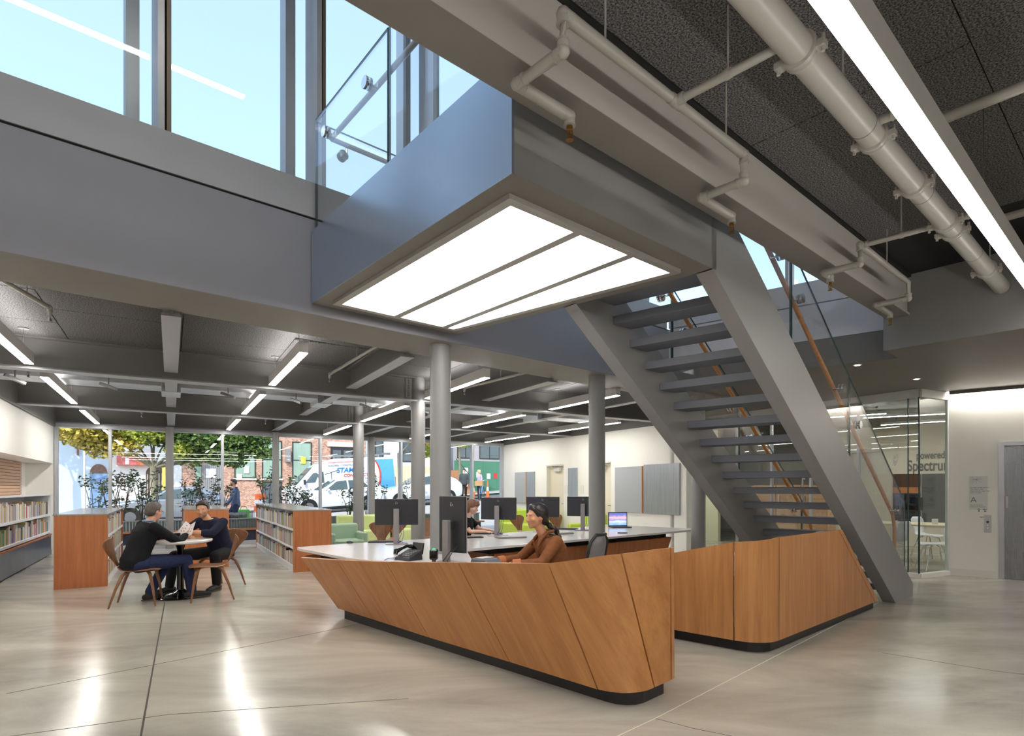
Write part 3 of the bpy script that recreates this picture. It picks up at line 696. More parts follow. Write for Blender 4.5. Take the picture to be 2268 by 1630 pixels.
for u in (2.02, 3.10, 5.95):
    MB().tube([UV(u, VB, ZB + .02), UV(u, VB, ZC)], .005, 6).build('hanger_rod', M['pipe'], br)
    MB().lathe([(.026, -.012), (.026, .012)], UV(u, VB, ZB), 12, 'X', Matrix.Rotation(RA, 3, 'Z')).build('pipe_ring', M['pipe'], br)
# branches to the right of the long light
rb = main
for u in (3.86, 5.62):
    pipe_run(rb, [UV(u - .25, VM, ZM + .02), UV(u - .25, VM - .17, ZM + .02), UV(u, VM - .17, ZM + .02), UV(u, -3.2, ZM + .02)], .021)
# sprinkler pieces in the reading room ceiling
def room_pipe(label, pts, r=.017):
    o = thing('sprinkler_pipe', label, 'pipe', pts[0], 0, 'reading room sprinkler pipes')
    pipe_run(o, pts, r)
    e = Vector(pts[-1]); MB().lathe([(.012, -.02), (.018, -.05), (.005, -.055), (.005, 0)], e, 10).build('sprinkler_head', M['chrome'], o, smooth=True)
    m = (Vector(pts[0]) + Vector(pts[1])) / 2; MB().tube([m, (m.x, m.y, 3.2)], .005, 6).build('hanger_rod', M['pipe'], o)
room_pipe('grey sprinkler pipe under the soffit near the left pendant', [TW(-1.15, 5.9, 3.07), TW(-.95, 6.6, 3.07), TW(-.95, 6.62, 3.0)])
room_pipe('long grey sprinkler pipe beside the second-row pendant nearest the stair', [TW(2.05, 5.9, 3.06), TW(1.95, 8.3, 3.06), TW(1.95, 8.32, 3.0)])
room_pipe('short grey sprinkler pipe below the first flange beam', [TW(-.55, 12.6, 2.98), TW(-.5, 13.5, 2.98), TW(-.5, 13.52, 2.9)])
room_pipe('short grey sprinkler pipe between second-row pendant and columns', [TW(2.05, 12.6, 2.98), TW(1.8, 13.6, 2.98), TW(1.8, 13.62, 2.9)])
room_pipe('grey sprinkler pipe beside the pendant behind the front columns', [TW(4.35, 6.4, 3.06), TW(4.1, 8.3, 3.06), TW(4.1, 8.32, 3.0)])
room_pipe('grey sprinkler pipe at the far left by the book wall', [TW(-2.1, 8.8, 3.0), TW(-1.6, 9.6, 3.0), TW(-1.6, 9.62, 2.93)])
# galvanised duct crossing between the girders
dct = thing('ventilation_duct', 'flat galvanised duct crossing between the girders', 'duct', TW(3.5, 10.5, 2.97))
for a, b in ((-2.15, -.1), (.1, 2.2), (2.42, 4.5), (4.7, 6.8), (7.0, 9.1)):
    d = MB().tbox(a, b, 10.2, 10.75, 2.985, 3.13).build('duct_section', M['galv'], dct, bevel=.006, seg=1)
for t in (0.0, 2.31, 4.6, 6.9): MB().tbox(t - .13, t + .13, 10.18, 10.77, 2.905, 3.15).build('duct_collar', M['galv'], dct, bevel=.005, seg=1)
M['spot'] = P('grey spotlight', (150, 150, 152), .35, .5)
for k, (t, w, a) in enumerate(((-1.75, 9.7, .6), (-.75, 9.7, -.5), (.75, 9.7, -.7), (1.75, 9.75, -1.0), (2.9, 9.75, -.9), (4.0, 9.8, -.8))):
    o = thing('track_spotlight', 'small grey spotlight under the duct, %s from the book wall' % ORD[k], 'spotlight', TW(t, w, 2.82), 0, 'spotlights under the duct')
    MB().tube([(0, 0, .06), (0, 0, .38)], .009, 6).build('stem', M['spot'], o, local=True)
    MB().obox((0, 0, .03), (.24, .05, .04), RC + a, 0, .35).build('spot_head', M['spot'], o, local=True, bevel=.004, seg=1)
es = thing('emergency_light', 'twin-head emergency light on the grey beam above the white wall', 'lamp', TW(9.12, 11.2, 2.84))
MB().tbox(9.1, 9.19, 11.0, 11.25, 2.84, 2.93).build('housing', M['lamp_body'], es)
for d in (-.1, .1): MB().lathe([(.055, -.03), (.06, .03), (.02, .05)], TW(9.06, 11.12 + d, 2.83), 14, 'X').build('lamp_head', M['chrome'], es, smooth=True)
# ================================================================== DESKS
def crom(pts, n):
    out = []; P_ = [Vector(p) for p in pts]
    for i in range(len(P_) - 1):
        p0 = P_[max(0, i - 1)]; p1, p2 = P_[i], P_[i + 1]; p3 = P_[min(len(P_) - 1, i + 2)]
        for k in range(n):
            t = k / n; out.append(.5 * ((2 * p1) + (-p0 + p2) * t + (2 * p0 - 5 * p1 + 4 * p2 - p3) * t * t + (-p0 + 3 * p1 - 3 * p2 + p3) * t ** 3))
    out.append(P_[-1]); return out
def resample(pts, n):
    L = [0]
    for a, b in zip(pts[:-1], pts[1:]): L.append(L[-1] + (b - a).length)
    out = []; j = 0
    for k in range(n + 1):
        s = L[-1] * k / n
        while j < len(L) - 2 and L[j + 1] < s: j += 1
        q = 0 if L[j + 1] == L[j] else (s - L[j]) / (L[j + 1] - L[j]); out.append(pts[j].lerp(pts[j + 1], q))
    return out
def loft_panel(bot, top, th=.022, n=10, gap=.002):
    """bot/top: world polylines; panel between them, thickened to the inside (left of travel)."""
    b, t = resample([Vector(p) for p in bot], n), resample([Vector(p) for p in top], n)
    mb = MB(); m = 4; rows = []
    for k in range(m + 1):
        q = k / m; rows.append([bb.lerp(tt, q) for bb, tt in zip(b, t)])
    def nrm(i):
        d = (t[min(i + 1, n)] - t[max(i - 1, 0)]) + (b[min(i + 1, n)] - b[max(i - 1, 0)]); u = t[i] - b[i]; v = u.cross(d); return v.normalized()
    W = n + 1; out = []; inn = []
    for r in rows:
        for i, p in enumerate(r): out.append(p); inn.append(p + nrm(i) * -th if False else p - nrm(i) * th)
    base = len(out); fs = []
    for k in range(m):
        for i in range(n):
            a = k * W + i; fs.append((a, a + 1, a + W + 1, a + W)); fs.append((base + a, base + a + W, base + a + W + 1, base + a + 1))
    for i in range(n):
        fs.append((i, base + i, base + i + 1, i + 1)); a = m * W + i; fs.append((a, a + 1, base + a + 1, base + a))
    for k in range(m):
        a = k * W; fs.append((a, a + W, base + a + W, base + a)); a = k * W + n; fs.append((a, base + a, base + a + W, a + W))
    return mb.add(out + inn, fs)
def seamed(parent, segs, mat, th=.022, name='veneer_panel'):
    for bot, top in segs:
        o = loft_panel(bot, top, th).build(name, mat, parent, smooth=True, sharp=50)
        bm_ = bmesh.new(); bm_.from_mesh(o.data); bmesh.ops.recalc_face_normals(bm_, faces=bm_.faces); bm_.to_mesh(o.data); bm_.free()
def inset(a, b, g=.0025):
    """pull polyline ends together for a seam gap"""
    return a, b
def cut(pl_, g=.0045):
    p = [Vector(q) for q in pl_]; d0 = (p[1] - p[0]).normalized(); d1 = (p[-1] - p[-2]).normalized(); p[0] = p[0] + d0 * g; p[-1] = p[-1] - d1 * g; return p
desk = thing('reception_desk', 'cherry veneered reception desk with slanted joints, rounded corner and black plinth', 'desk', (-.4, 4.8, 0))
zb = .10
bS = [(-1.917, 6.299, zb), (-1.39, 5.758, zb), (-.725, 5.057, zb), (-.003, 4.337, zb), (.577, 3.74, zb)]
arcB = [(.577, 3.74, zb), (.655, 3.69, zb), (.735, 3.668, zb), (.82, 3.684, zb), (.885, 3.722, zb), (.935, 3.774, zb)]
tS = [(-2.41, 6.517, .636), (-1.80, 5.87, .688), (-1.156, 5.274, .745), (-.4236, 4.624, .819), (.2685, 4.014, .892)]
tfine = crom(tS, 6)
arcT = crom([(.2685, 4.014, .892), (.45, 3.868, .935), (.60, 3.80, .968), (.72, 3.795, .982)], 4)
endT = [(.72, 3.795, .982), (.95, 3.885, 1.0), (1.085, 3.94, 1.008)]
endB = [(.935, 3.774, zb), (1.085, 3.925, zb)]
segs = []
for i in range(4): segs.append((cut([bS[i], bS[i + 1]]), cut(tfine[i * 6:(i + 1) * 6 + 1])))
segs.append((cut(arcB), cut(arcT))); segs.append((cut(endB), cut(endT)))
segs.append((cut([(1.085, 3.925, zb), (1.118, 3.963, zb)]), cut([(1.085, 3.94, 1.008), (1.118, 3.975, 1.010)])))
seamed(desk, segs, M['cherry_desk'])
# end return at the right and at the left tip
seamed(desk, [([(1.118, 3.963, zb), (1.02, 4.07, zb)], [(1.118, 3.975, .70), (1.02, 4.08, .70)])], M['cherry_desk'], name='end_panel')
seamed(desk, [([(-1.80, 6.62, zb), (-1.90, 6.42, zb), (-1.917, 6.299, zb)], [(-2.25, 6.86, .64), (-2.40, 6.66, .637), (-2.41, 6.517, .636)])], M['cherry_desk'], name='end_panel')
# plinth following the bottom edge, set back
kp = [(-1.829, 6.188), (.618, 3.785), (.68, 3.735), (.75, 3.716), (.815, 3.722), (.87, 3.752), (.92, 3.80), (1.05, 3.925)]
ki = [(.95, 4.03), (.80, 3.90), (.70, 3.88), (-1.60, 6.25)]
MB().prism(kp + ki, 0, zb + .02).build('plinth', M['kick'], desk)
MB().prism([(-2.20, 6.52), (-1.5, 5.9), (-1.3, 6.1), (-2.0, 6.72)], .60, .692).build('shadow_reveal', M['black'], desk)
cab = MB(); cab.prism([(-1.15, 5.90), (-.05, 4.81), (.22, 5.02), (-.9, 6.1)], .1, .685); cab.build('carcass', M['cherry_red'], desk)
# ---- second part of the desk right of the gap, below the stair
d2 = thing('reception_desk', 'lower cherry veneered desk with rounded corner and slanted end under the stair', 'desk', (2.4, 5.3, 0))
A0 = (1.13, 5.664, zb)
b1 = [A0, (1.511, 5.327, zb), (1.943, 4.945, zb)]; t1 = [(1.13, 5.664, .69), (1.511, 5.327, .815), (1.943, 4.945, .955)]
b2 = [(1.943, 4.945, zb), (2.02, 4.892, zb), (2.10, 4.868, zb), (2.18, 4.872, zb), (2.25, 4.90, zb), (2.309, 4.945, zb)]
t2 = [(p[0], p[1], .955 + .04 * k / 5) for k, p in enumerate(b2)]
b3 = [(2.309, 4.945, zb), (3.47, 5.96, zb), (4.21, 6.610, zb)]; t3 = [(2.309, 4.945, .994), (3.0, 5.55, .994), (3.36, 5.865, .992)]
b4 = [(4.21, 6.610, zb), (4.305, 6.693, zb)]; t4 = [(3.36, 5.865, .992), (3.435, 5.931, .99)]
seamed(d2, [(cut(b1), cut(t1)), (cut(b2), cut(t2)), (cut(b3), cut(t3)), (cut(b4), cut(t4))], M['cherry'])
k2 = [(1.2, 5.69), (1.98, 4.985), (2.05, 4.935), (2.12, 4.918), (2.19, 4.925), (2.26, 4.955), (4.30, 6.745), (4.1, 6.92), (2.2, 5.25), (1.4, 5.9)]
MB().prism(k2, 0, zb + .02).build('plinth', M['kick'], d2)
MB().prism([(1.16, 5.66), (1.95, 4.975), (2.10, 4.91), (2.28, 4.96), (3.20, 5.77), (2.75, 6.25), (1.75, 6.3)], .655, .68).build('inner_shelf', M['quartz'], d2)
# stacked shelves with papers showing between the desk end and the stair
for k in range(6):
    z = .13 + .15 * k; q = (1.0 - (z - .1) / .89)
    x, y = 3.435 + (4.305 - 3.435) * q, 5.931 + (6.693 - 5.931) * q
    MB().obox((x - .145, y + .095, z), (.30, .20, .018), math.atan2(.768, .877)).build('shelf', M['black'], d2)
    o = thing('paper_stack', 'white paper stack between desk end and stair, %s shelf up' % ORD[k], 'paper', (x - .135, y + .10, z + .0105), math.atan2(.768, .877), 'papers under the stair')
    for j in range(3): MB().box(-.1 + .004 * j, .125 - .01 * j, -.085, .085, .02 * j + .0005, .02 * j + .0195).build('ream', M['shelf'], o, local=True)
# ---- worktop shared by the front desk and the computer desk
front = [(-2.56, 6.75), (-2.50, 6.65), (-1.677, 5.745), (-1.12, 5.335), (-.38, 4.67), (.31, 4.06), (.66, 3.87), (1.05, 4.0)]
inner = [(.98, 4.15), (.70, 4.43), (.05, 5.0), (-.40, 5.62)]
back = [UV(3.86, 5.33)[:2], UV(8.72, 5.33)[:2], UV(8.86, 5.45)[:2], UV(8.55, 7.1)[:2], UV(4.3, 6.76)[:2], UV(3.2, 6.84)[:2], UV(2.62, 6.84)[:2], UV(2.47, 6.80)[:2]]
M['worktop'] = M['quartz']
MB().prism([tuple(p) for p in front + inner + back], .688, .72).build('worktop', M['quartz'], None, label='white quartz worktop running from the reception desk tip to the computer desk', cat='worktop', bevel=.003)
cd_ = thing('computer_desk', 'cherry desk base under the white worktop behind the round column', 'desk', UV(6.3, 6.0))
for a, b in ((4.45, 5.55), (5.56, 6.9), (6.91, 8.30)):
    bot = [UV(a, 5.62, .1), UV(b if b < 8 else 8.12, 5.62, .1)]; top = [UV(a, 5.56, .60), UV(b, 5.56, .60)]
    seamed(cd_, [(bot, top)], M['cherry_red'], name='veneer_panel')
seamed(cd_, [([UV(8.12, 5.62, .1), UV(8.1, 6.8, .1)], [UV(8.30, 5.56, .60), UV(8.28, 6.85, .60)])], M['cherry_red'], name='end_panel')
MB().ubox(4.5, 8.1, 5.63, 6.6, .10, .60).build('carcass', M['cherry_red'], cd_)
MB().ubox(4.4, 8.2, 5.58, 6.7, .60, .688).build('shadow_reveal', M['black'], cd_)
MB().ubox(4.5, 8.05, 5.68, 6.6, 0, .10).build('plinth', M['kick'], cd_)
for u in (4.7, 5.0):
    dr_ = MB().obox(UV(u + .12, 5.576, .43), (.26, .012, .2), RA, .1).build('drawer', M['cherry_red'], cd_); MB().obox(UV(u + .12, 5.565, .5), (.1, .012, .012), RA).build('drawer_pull', M['stainless'], dr_)
# ================================================================== CHAIRS, TABLES, BOOKCASES, BOOKS
def make_ply_chair(name, label, mat):
    """moulded ply side chair: seat, fan-shaped back on a narrow waist, four splayed legs; front is +Y"""
    o = thing(name, label, 'chair')
    def ribbon(pts, wid, cup, n=9):
        mb = MB(); m = len(pts)
        for i, (y, z) in enumerate(pts):
            for k in range(n):
                q = -1 + 2 * k / (n - 1); x = wid[i] * q; c = cup[i] * (q * q)
                d = Vector((0, pts[min(i + 1, m - 1)][0] - pts[max(i - 1, 0)][0], pts[min(i + 1, m - 1)][1] - pts[max(i - 1, 0)][1])).normalized(); nn = Vector((0, -d.z, d.y))
                mb.v.append(Vector((x, y, z)) + nn * c)
        for i in range(m - 1):
            for k in range(n - 1): a = i * n + k; mb.f.append((a, a + 1, a + n + 1, a + n))
        return mb
    seat = [(.235, .425), (.225, .437), (.19, .447), (.10, .447), (0, .441), (-.09, .438), (-.15, .442), (-.19, .455), (-.215, .48)]
    sw = [.10, .16, .205, .225, .222, .20, .155, .105, .075]
    back = [(-.215, .48), (-.232, .52), (-.248, .57), (-.263, .63), (-.276, .69), (-.288, .745), (-.296, .785), (-.301, .81), (-.303, .822)]
    bw = [.075, .072, .10, .15, .195, .226, .214, .155, .07]
    for nm, pts, wid, cup in (('seat', seat, sw, [.01] * 9), ('backrest', back, bw, [-.004, -.01, -.02, -.03, -.04, -.045, -.04, -.02, -.005])):
        ob = ribbon(pts, wid, [-c if nm == 'backrest' else c for c in cup]).build(nm, mat, o, smooth=True, local=True, sharp=80)
        md = ob.modifiers.new('ply', 'SOLIDIFY'); md.thickness = .011; md.offset = 0
        sb = ob.modifiers.new('sub', 'SUBSURF'); sb.levels = 1; sb.render_levels = 1
    for sx in (-1, 1):
        MB().tube([(sx * .05, .05, .425), (sx * .14, .11, .42), (sx * .185, .145, .38), (sx * .205, .175, .22), (sx * .225, .205, 0)], [.016, .018, .019, .016, .010], 8).build('leg', mat, o, smooth=True, local=True)
        MB().tube([(sx * .05, -.03, .425), (sx * .11, -.10, .42), (sx * .15, -.15, .38), (sx * .185, -.21, .22), (sx * .215, -.275, 0)], [.016, .018, .019, .016, .010], 8).build('leg', mat, o, smooth=True, local=True)
    return o
def face(v): return math.atan2(v[1], v[0]) - math.pi / 2
chair = make_ply_chair('ply_chair', 'walnut ply chair under the man in the black pullover', M['walnut'])
FM1 = (.52, .854)
CH1, CH2, CH3 = (-4.58, 6.97), (-3.90, 7.30), (-4.22, 8.16)
chair.location = (*CH1, 0); chair.rotation_euler = (0, 0, face((.92, .38))); chair['group'] = 'ply chairs at the small table'
dup(chair, (*CH2, 0), face((-.87, -.49)), 'empty walnut ply chair drawn up to the small round table')
dup(chair, (*CH3, 0), face((-.30, -.95)), 'walnut ply chair under the smiling man in navy')
TB = Vector((-4.36, 7.45, 0))
tb = thing('cafe_table', 'small round white table on a glossy black pedestal', 'table', TB)
MB().lathe([(.33, .705), (.372, .72), (.378, .735), (.378, .745), (.37, .75)], (0, 0, 0), 40).build('table_top', M['quartz'], tb, smooth=True, local=True)
M['black_gloss'] = P('glossy black enamel', (14, 14, 15), .12, var=.02, spec=.7)
MB().lathe([(.05, .05), (.042, .12), (.04, .62), (.06, .69), (.16, .705)], (0, 0, 0), 24).build('pedestal', M['black_gloss'], tb, smooth=True, local=True)
MB().lathe([(.285, 0), (.29, .012), (.27, .022), (.17, .04), (.09, .065), (.05, .10)], (0, 0, 0), 36).build('base', M['black_gloss'], tb, smooth=True, local=True)

# ---- lounge pieces beyond the computer desk
M['sage'] = P('sage upholstery', (152, 176, 152), .7, var=.03)
M['lime'] = P('lime upholstery', (186, 204, 74), .7, var=.03)
M['pale_lime'] = P('pale green upholstery', (204, 216, 150), .7, var=.03)
def sofa(label, c, rz, w, mat, h=.72, cat='sofa', name='lounge_sofa'):
    o = thing(name, label, cat, c, rz)
    MB().box(-w / 2, w / 2, -.32, .30, .1, .42).build('seat', mat, o, local=True, bevel=.04, seg=3)
    MB().box(-w / 2, w / 2, .16, .32, .38, h).build('backrest', mat, o, local=True, bevel=.05, seg=3)
    for s in (-1, 1): MB().box(s * w / 2 - .06, s * w / 2 + .06, -.30, .30, .1, .56).build('armrest', mat, o, local=True, bevel=.04, seg=3)
    for sx in (-1, 1):
        for sy in (-1, 1): MB().tube([(sx * (w / 2 - .1), sy * .24, .1), (sx * (w / 2 - .07), sy * .27, 0)], .014, 8).build('leg', M['oak_rail'], o, local=True)
    return o
sofa('sage green sofa beside the wood end panel of the right bookcase', TW(2.95, 11.3), RC, .62, M['sage'])
sofa('pale lime sofa behind the left computer screens', TW(4.4, 13.6), RC, 2.0, M['pale_lime'], .78)
sofa('bright lime sofa against the white wall under the grey pinboard', TW(8.7, 13.6), RC - math.pi / 2, 2.3, M['lime'], .82)
sofa('lime armchair in front of the white wall right of the seated woman', TW(8.72, 10.9), RC - math.pi / 2, .75, M['lime'], .80, 'armchair', 'armchair')
for k, (t, w, a, lb) in enumerate(((3.55, 10.5, 2.2, 'walnut ply chair behind the left computer screen'), (4.25, 10.35, 2.6, 'walnut ply chair right of the left computer screen'), (5.05, 10.55, 3.5, 'walnut ply chair between the two front columns'), (3.2, 9.75, 2.9, 'walnut ply chair whose back tops the worktop tip'), (6.75, 10.6, 3.3, 'walnut ply chair by the woman with the bob haircut'), (7.75, 10.55, 3.2, 'walnut ply chair behind the third computer screen'))):
    c = dup(chair, TW(t, w, 0), RC + a, lb, 'ply chairs at the computer desk')
o = thing('side_table', 'small white side table behind the left computer screen', 'table', TW(4.0, 11.6))
MB().lathe([(.3, .60), (.3, .62)], (0, 0, 0), 28).build('table_top', M['quartz'], o, local=True, smooth=True)
MB().lathe([(.17, 0), (.17, .015), (.025, .04), (.025, .6)], (0, 0, 0), 18).build('pedestal', M['black_gloss'], o, local=True, smooth=True)

# ---- bookcases
M['top_lam'] = P('grey laminate top', (150, 146, 142), .14, var=.03, spec=.6)
def bookcase(label, t0, t1, w0, w1):
    o = thing('bookcase', label, 'bookcase', TW((t0 + t1) / 2, w0))
    MB().tbox(t0 - .01, t1 + .01, w0 - .03, w0, 0, 1.035).build('end_panel', M['cherry_red'], o)
    MB().tbox(t0 - .01, t1 + .01, w1, w1 + .03, 0, 1.035).build('end_panel', M['cherry_red'], o)
    MB().tbox(t0 - .02, t1 + .02, w0 - .035, w1 + .04, 1.036, 1.056).build('top', M['top_lam'], o)
    tm = (t0 + t1) / 2
    MB().tbox(tm - .01, tm + .01, w0, w1, .1, 1.035).build('back_panel', M['shelf'], o)
    MB().tbox(t0, t1, w0, w1, 0, .1).build('base', M['shelf'], o)
    for z in (.11, .42, .73):
        for (a, b) in ((t0 - .005, tm - .011), (tm + .011, t1 + .005)):
            sh = MB(); sh.tbox(a, b, w0 + .001, w1 - .001, z - .008, z)
            e = a if a < tm - .1 else b
            sh.tbox(e - .004, e + .004, w0 + .001, w1 - .001, z - .03, z + .003); sh.build('shelf', M['shelf'], o)
    for w in [w0 + .9 * k for k in range(1, int((w1 - w0) / .9) + 1)]:
        MB().tbox(t0 + .01, t1 - .01, w - .008, w + .008, .11, 1.03).build('divider', M['shelf'], o)
    return o
bookcase('low cherry-ended bookcase behind the man in black', -1.40, -.80, 10.13, 13.1)
bookcase('low cherry-ended bookcase right of the round table, before the desk tip', 1.78, 2.39, 10.14, 15.0)
bookcase('low cherry-ended bookcase directly behind the smiling man', .21, .89, 11.5, 13.9)
# built-in book wall on the left
bw_ = thing('book_wall', 'built-in white book shelves with wood slats over a grey metal bench', 'bookcase', TW(-2.45, 12))
MB().tbox(-2.67, -2.2, 8.62, 15.55, 1.275, 1.292).build('shelf', M['shelf'], bw_)
for z in (.88, .51): 
    sh = MB(); sh.tbox(-2.67, -2.215, 8.62, 15.5, z - .014, z); sh.tbox(-2.222, -2.214, 8.62, 15.5, z - .04, z + .004); sh.build('shelf', M['shelf'], bw_)
MB().tbox(-2.67, -2.65, 8.62, 15.55, .0, 1.275).build('back_panel', M['shelf'], bw_)
MB().tbox(-2.67, -2.22, 15.5, 15.55, .46, 1.275).build('end_panel', M['shelf'], bw_)
M['zinc'] = P('blue grey zinc sheet', (112, 118, 128), .3, .7, var=.18, scale=2.5)
MB().tbox(-2.67, -2.21, 8.62, 15.55, .02, .42).build('bench_front', M['zinc'], bw_)
MB().tbox(-2.67, -2.2, 8.62, 15.55, .42, .45).build('bench_seat', M['cherry_red'], bw_)
for k in range(11): MB().tbox(-2.675, -2.655, 8.62, 15.3, 1.30 + .061 * k, 1.30 + .061 * k + .053).build('slat', M['slat'], bw_)
MB().tbox(-2.68, -2.674, 8.62, 15.3, 1.29, 1.97).build('slat_backing', M['black'], bw_)

# ---- books
BC = [('white', (226, 222, 214)), ('cream', (214, 202, 178)), ('grey', (150, 148, 146)), ('pale blue', (150, 172, 192)), ('blue', (62, 92, 146)), ('red', (166, 54, 44)), ('orange', (204, 122, 56)), ('yellow', (214, 184, 70)), ('green', (88, 122, 72)), ('purple', (104, 62, 92)), ('black', (42, 40, 40)), ('brown', (118, 82, 58)), ('teal', (70, 120, 122)), ('pink', (204, 148, 148)), ('tan', (188, 160, 122)), ('silver', (190, 190, 190))]
BM = [P('book cloth ' + n, c, .55, var=.08, scale=30) for n, c in BC]
WTS = [7, 6, 3, 3, 3, 2, 2, 3, 2, 2, 2, 2, 1, 1, 4, 4]
bk_mesh = []
for k in range(len(BC)):
    mb = MB(); mb.box(-.5, .5, 0, 1, 0, .01); mb.box(-.5, -.40, .0, 1, 0, 1); mb.box(.40, .5, .0, 1, 0, 1); mb.box(-.5, .5, 0, .03, 0, 1); mb.box(-.39, .39, .03, .97, 0.01, .96)
    me = bpy.data.meshes.new('book'); me.from_pydata([tuple(v) for v in mb.v], [], mb.f); me.update(); me.materials.append(BM[k]); me.materials.append(M['shelf'])
    for p in me.polygons[-6:]: p.material_index = 1
    bk_mesh.append(me)
rest = MB(); rest_m = []
def book_row(start, d, depth_dir, z, length, hmin, hmax, n_ind, where, frm, group, thick=(.022, .046)):
    """books standing side by side from start along d, spines towards -depth_dir"""
    d = Vector(d); dd = Vector(depth_dir); s = 0; i = 0; rz = math.atan2(d.y, d.x)
    flip = 1 if Vector((-d.y, d.x)).dot(dd.xy) > 0 else -1
    run = 0; hh = random.uniform(hmin, hmax)
    while s < length:
        if run <= 0: run = random.randint(2, 7); hh = random.uniform(hmin, hmax); dp0 = random.uniform(.15, .19); ci0 = random.choices(range(16), WTS)[0]
        run -= 1
        th = random.uniform(*thick); h = hh * random.uniform(.95, 1.03); dp = dp0 * random.uniform(.95, 1.03)
        ci = ci0 if random.random() < .3 else random.choices(range(16), WTS)[0]
        if random.random() < .03: s += random.uniform(.02, .07)
        p = Vector(start) + d * (s + th / 2)
        if i < n_ind:
            ob = bpy.data.objects.new('book', bk_mesh[ci]); COL.objects.link(ob)
            ob.location = (p.x, p.y, z + .001); ob.rotation_euler = (0, 0, rz); ob.scale = (th - .001, flip * dp, h)
            tag(ob, '%s book, %s from the %s on the %s' % (BC[ci][0], ordn(i), frm, where), 'book', group)
        else:
            q = Matrix.Translation((p.x, p.y, z + .001)) @ Matrix.Rotation(rz, 4, 'Z') @ Matrix.Diagonal((th - .001, flip * dp, h, 1))
            o0 = len(rest.f); b = MB().box(-.5, .5, 0, 1, 0, 1); rest.add([q @ v for v in b.v], b.f); rest_m.extend([ci] * 6)
        s += th; i += 1
c3 = Vector((*CX, 0)); w3 = Vector((*CW, 0))
nm3 = ('bottom shelf', 'middle shelf', 'top shelf')
for k, z in enumerate((.11, .42, .73)):
    book_row(TW(-.81, 10.15), w3, -c3, z, 2.9, .19, .26, 34, nm3[k] + ' of the left bookcase', 'near end', 'books in the left bookcase')
    book_row(TW(1.79, 10.16), w3, c3, z, 4.8, .19, .26, 38, nm3[k] + ' of the right bookcase', 'near end', 'books in the right bookcase')
    book_row(TW(2.38, 10.2), w3, -c3, z, .5, .19, .26, 0, '', '', '')
    book_row(TW(.22, 11.6), w3, c3, z, 2.2, .19, .26, 0, '', '', '')
for k, z in enumerate((.51, .88)):
    book_row(TW(-2.25, 15.45), -w3, -c3, z, 5.5, .20, .31, 40, ('lower', 'upper')[k] + ' shelf of the book wall', 'window end', 'books in the book wall', (.018, .042))
if rest.f:
    ob = rest.build('books', BM[0], None, label='remaining books further along the shelves, too small to pick apart', cat='books', kind='stuff')
    for m_ in BM[1:]: ob.data.materials.append(m_)
    ob.data.polygons.foreach_set('material_index', rest_m)
# ================================================================== COMPUTERS AND DESK THINGS
M['mon_back'] = P('charcoal monitor back', (44, 44, 48), .38, var=.04)
M['mon_edge'] = P('silver monitor edge', (176, 174, 174), .3, .6)
M['mon_stand'] = P('silver monitor stand', (150, 144, 146), .35, .5)
M['screen_off'] = P('dark screen', (12, 12, 14), .1, var=.01)
M['screen_on'] = EM('lit screen', (.55, .68, 1.0), .9)
M['cable_blue'] = P('blue network cable', (46, 58, 140), .4)
M['cable'] = P('black cable', (22, 22, 24), .5)
M['key'] = P('dark keyboard', (38, 37, 39), .5, var=.1, scale=60)
M['logo'] = P('polished logo', (224, 224, 226), .2, .6)
ZT = .7205
def monitor(label, loc, rz, w=.54, h=.33, zc=.40, portrait=False, lit=True, group='monitors on the worktop', tilt=.0):
    """screen faces +Y; back faces -Y"""
    o = thing('monitor', label, 'monitor', loc, rz, group)
    if portrait: w, h = h, w
    pn = MB().box(-w / 2, w / 2, -.022, .012, zc - h / 2, zc + h / 2).build('panel', M['mon_back'], o, local=True, bevel=.006, seg=2)
    MB().box(-w / 2 - .002, w / 2 + .002, .010, .018, zc - h / 2 - .002, zc + h / 2 + .002).build('bezel', M['mon_edge'], pn, local=True, bevel=.002, seg=1)
    MB().box(-w / 2 + .008, w / 2 - .008, .0182, .0195, zc - h / 2 + .01, zc + h / 2 - .01).build('screen', M['screen_on'] if lit else M['screen_off'], pn, local=True)
    lg = MB(); s = .018; lz = zc + h * .36
    for k in (-1, 1):
        lg.hexa([(k * .009 - .003 - s * .2, -.0232, lz - s), (k * .009 + .003 - s * .2, -.0232, lz - s), (k * .009 + .003 + s * .2, -.0232, lz + (s if k < 0 else .2 * s)), (k * .009 - .003 + s * .2, -.0232, lz + (s if k < 0 else .2 * s))][::-1],
                [(k * .009 - .003 - s * .2, -.0225, lz - s), (k * .009 + .003 - s * .2, -.0225, lz - s), (k * .009 + .003 + s * .2, -.0225, lz + (s if k < 0 else .2 * s)), (k * .009 - .003 + s * .2, -.0225, lz + (s if k < 0 else .2 * s))][::-1])
    lg.build('logo', M['logo'], pn, local=True)
    MB().box(-.03, .03, -.075, -.022, zc - .03, zc + .03).build('hinge', M['mon_back'], o, local=True, bevel=.004)
    MB().box(-.035, .035, -.115, -.072, .008, zc + .045).build('stand', M['mon_stand'], o, local=True, bevel=.004)
    MB().prism([(-.13, -.17), (.13, -.17), (.13, .05), (-.13, .05)], 0, .009).build('foot', M['mon_stand'], o, local=True, bevel=.004)
    cb = MB()
    for k in range(2): cb.tube([(.05 + .03 * k, -.03, zc - h * .38), (.06 + .03 * k, -.10, .12), (.02 + .05 * k, -.16, .03), (.10 + .05 * k, -.15, .006)], .003, 6)
    cb.build('cable', M['cable'] if portrait else M['cable_blue'], o, local=True, smooth=True)
    return o
monitor('portrait monitor on the reception desk left of the woman in brown', (-.56, 5.38, ZT), R(-36), .53, .32, .36, True)
monitor('monitor at the left end of the worktop', (-1.47, 7.22, ZT), R(9))
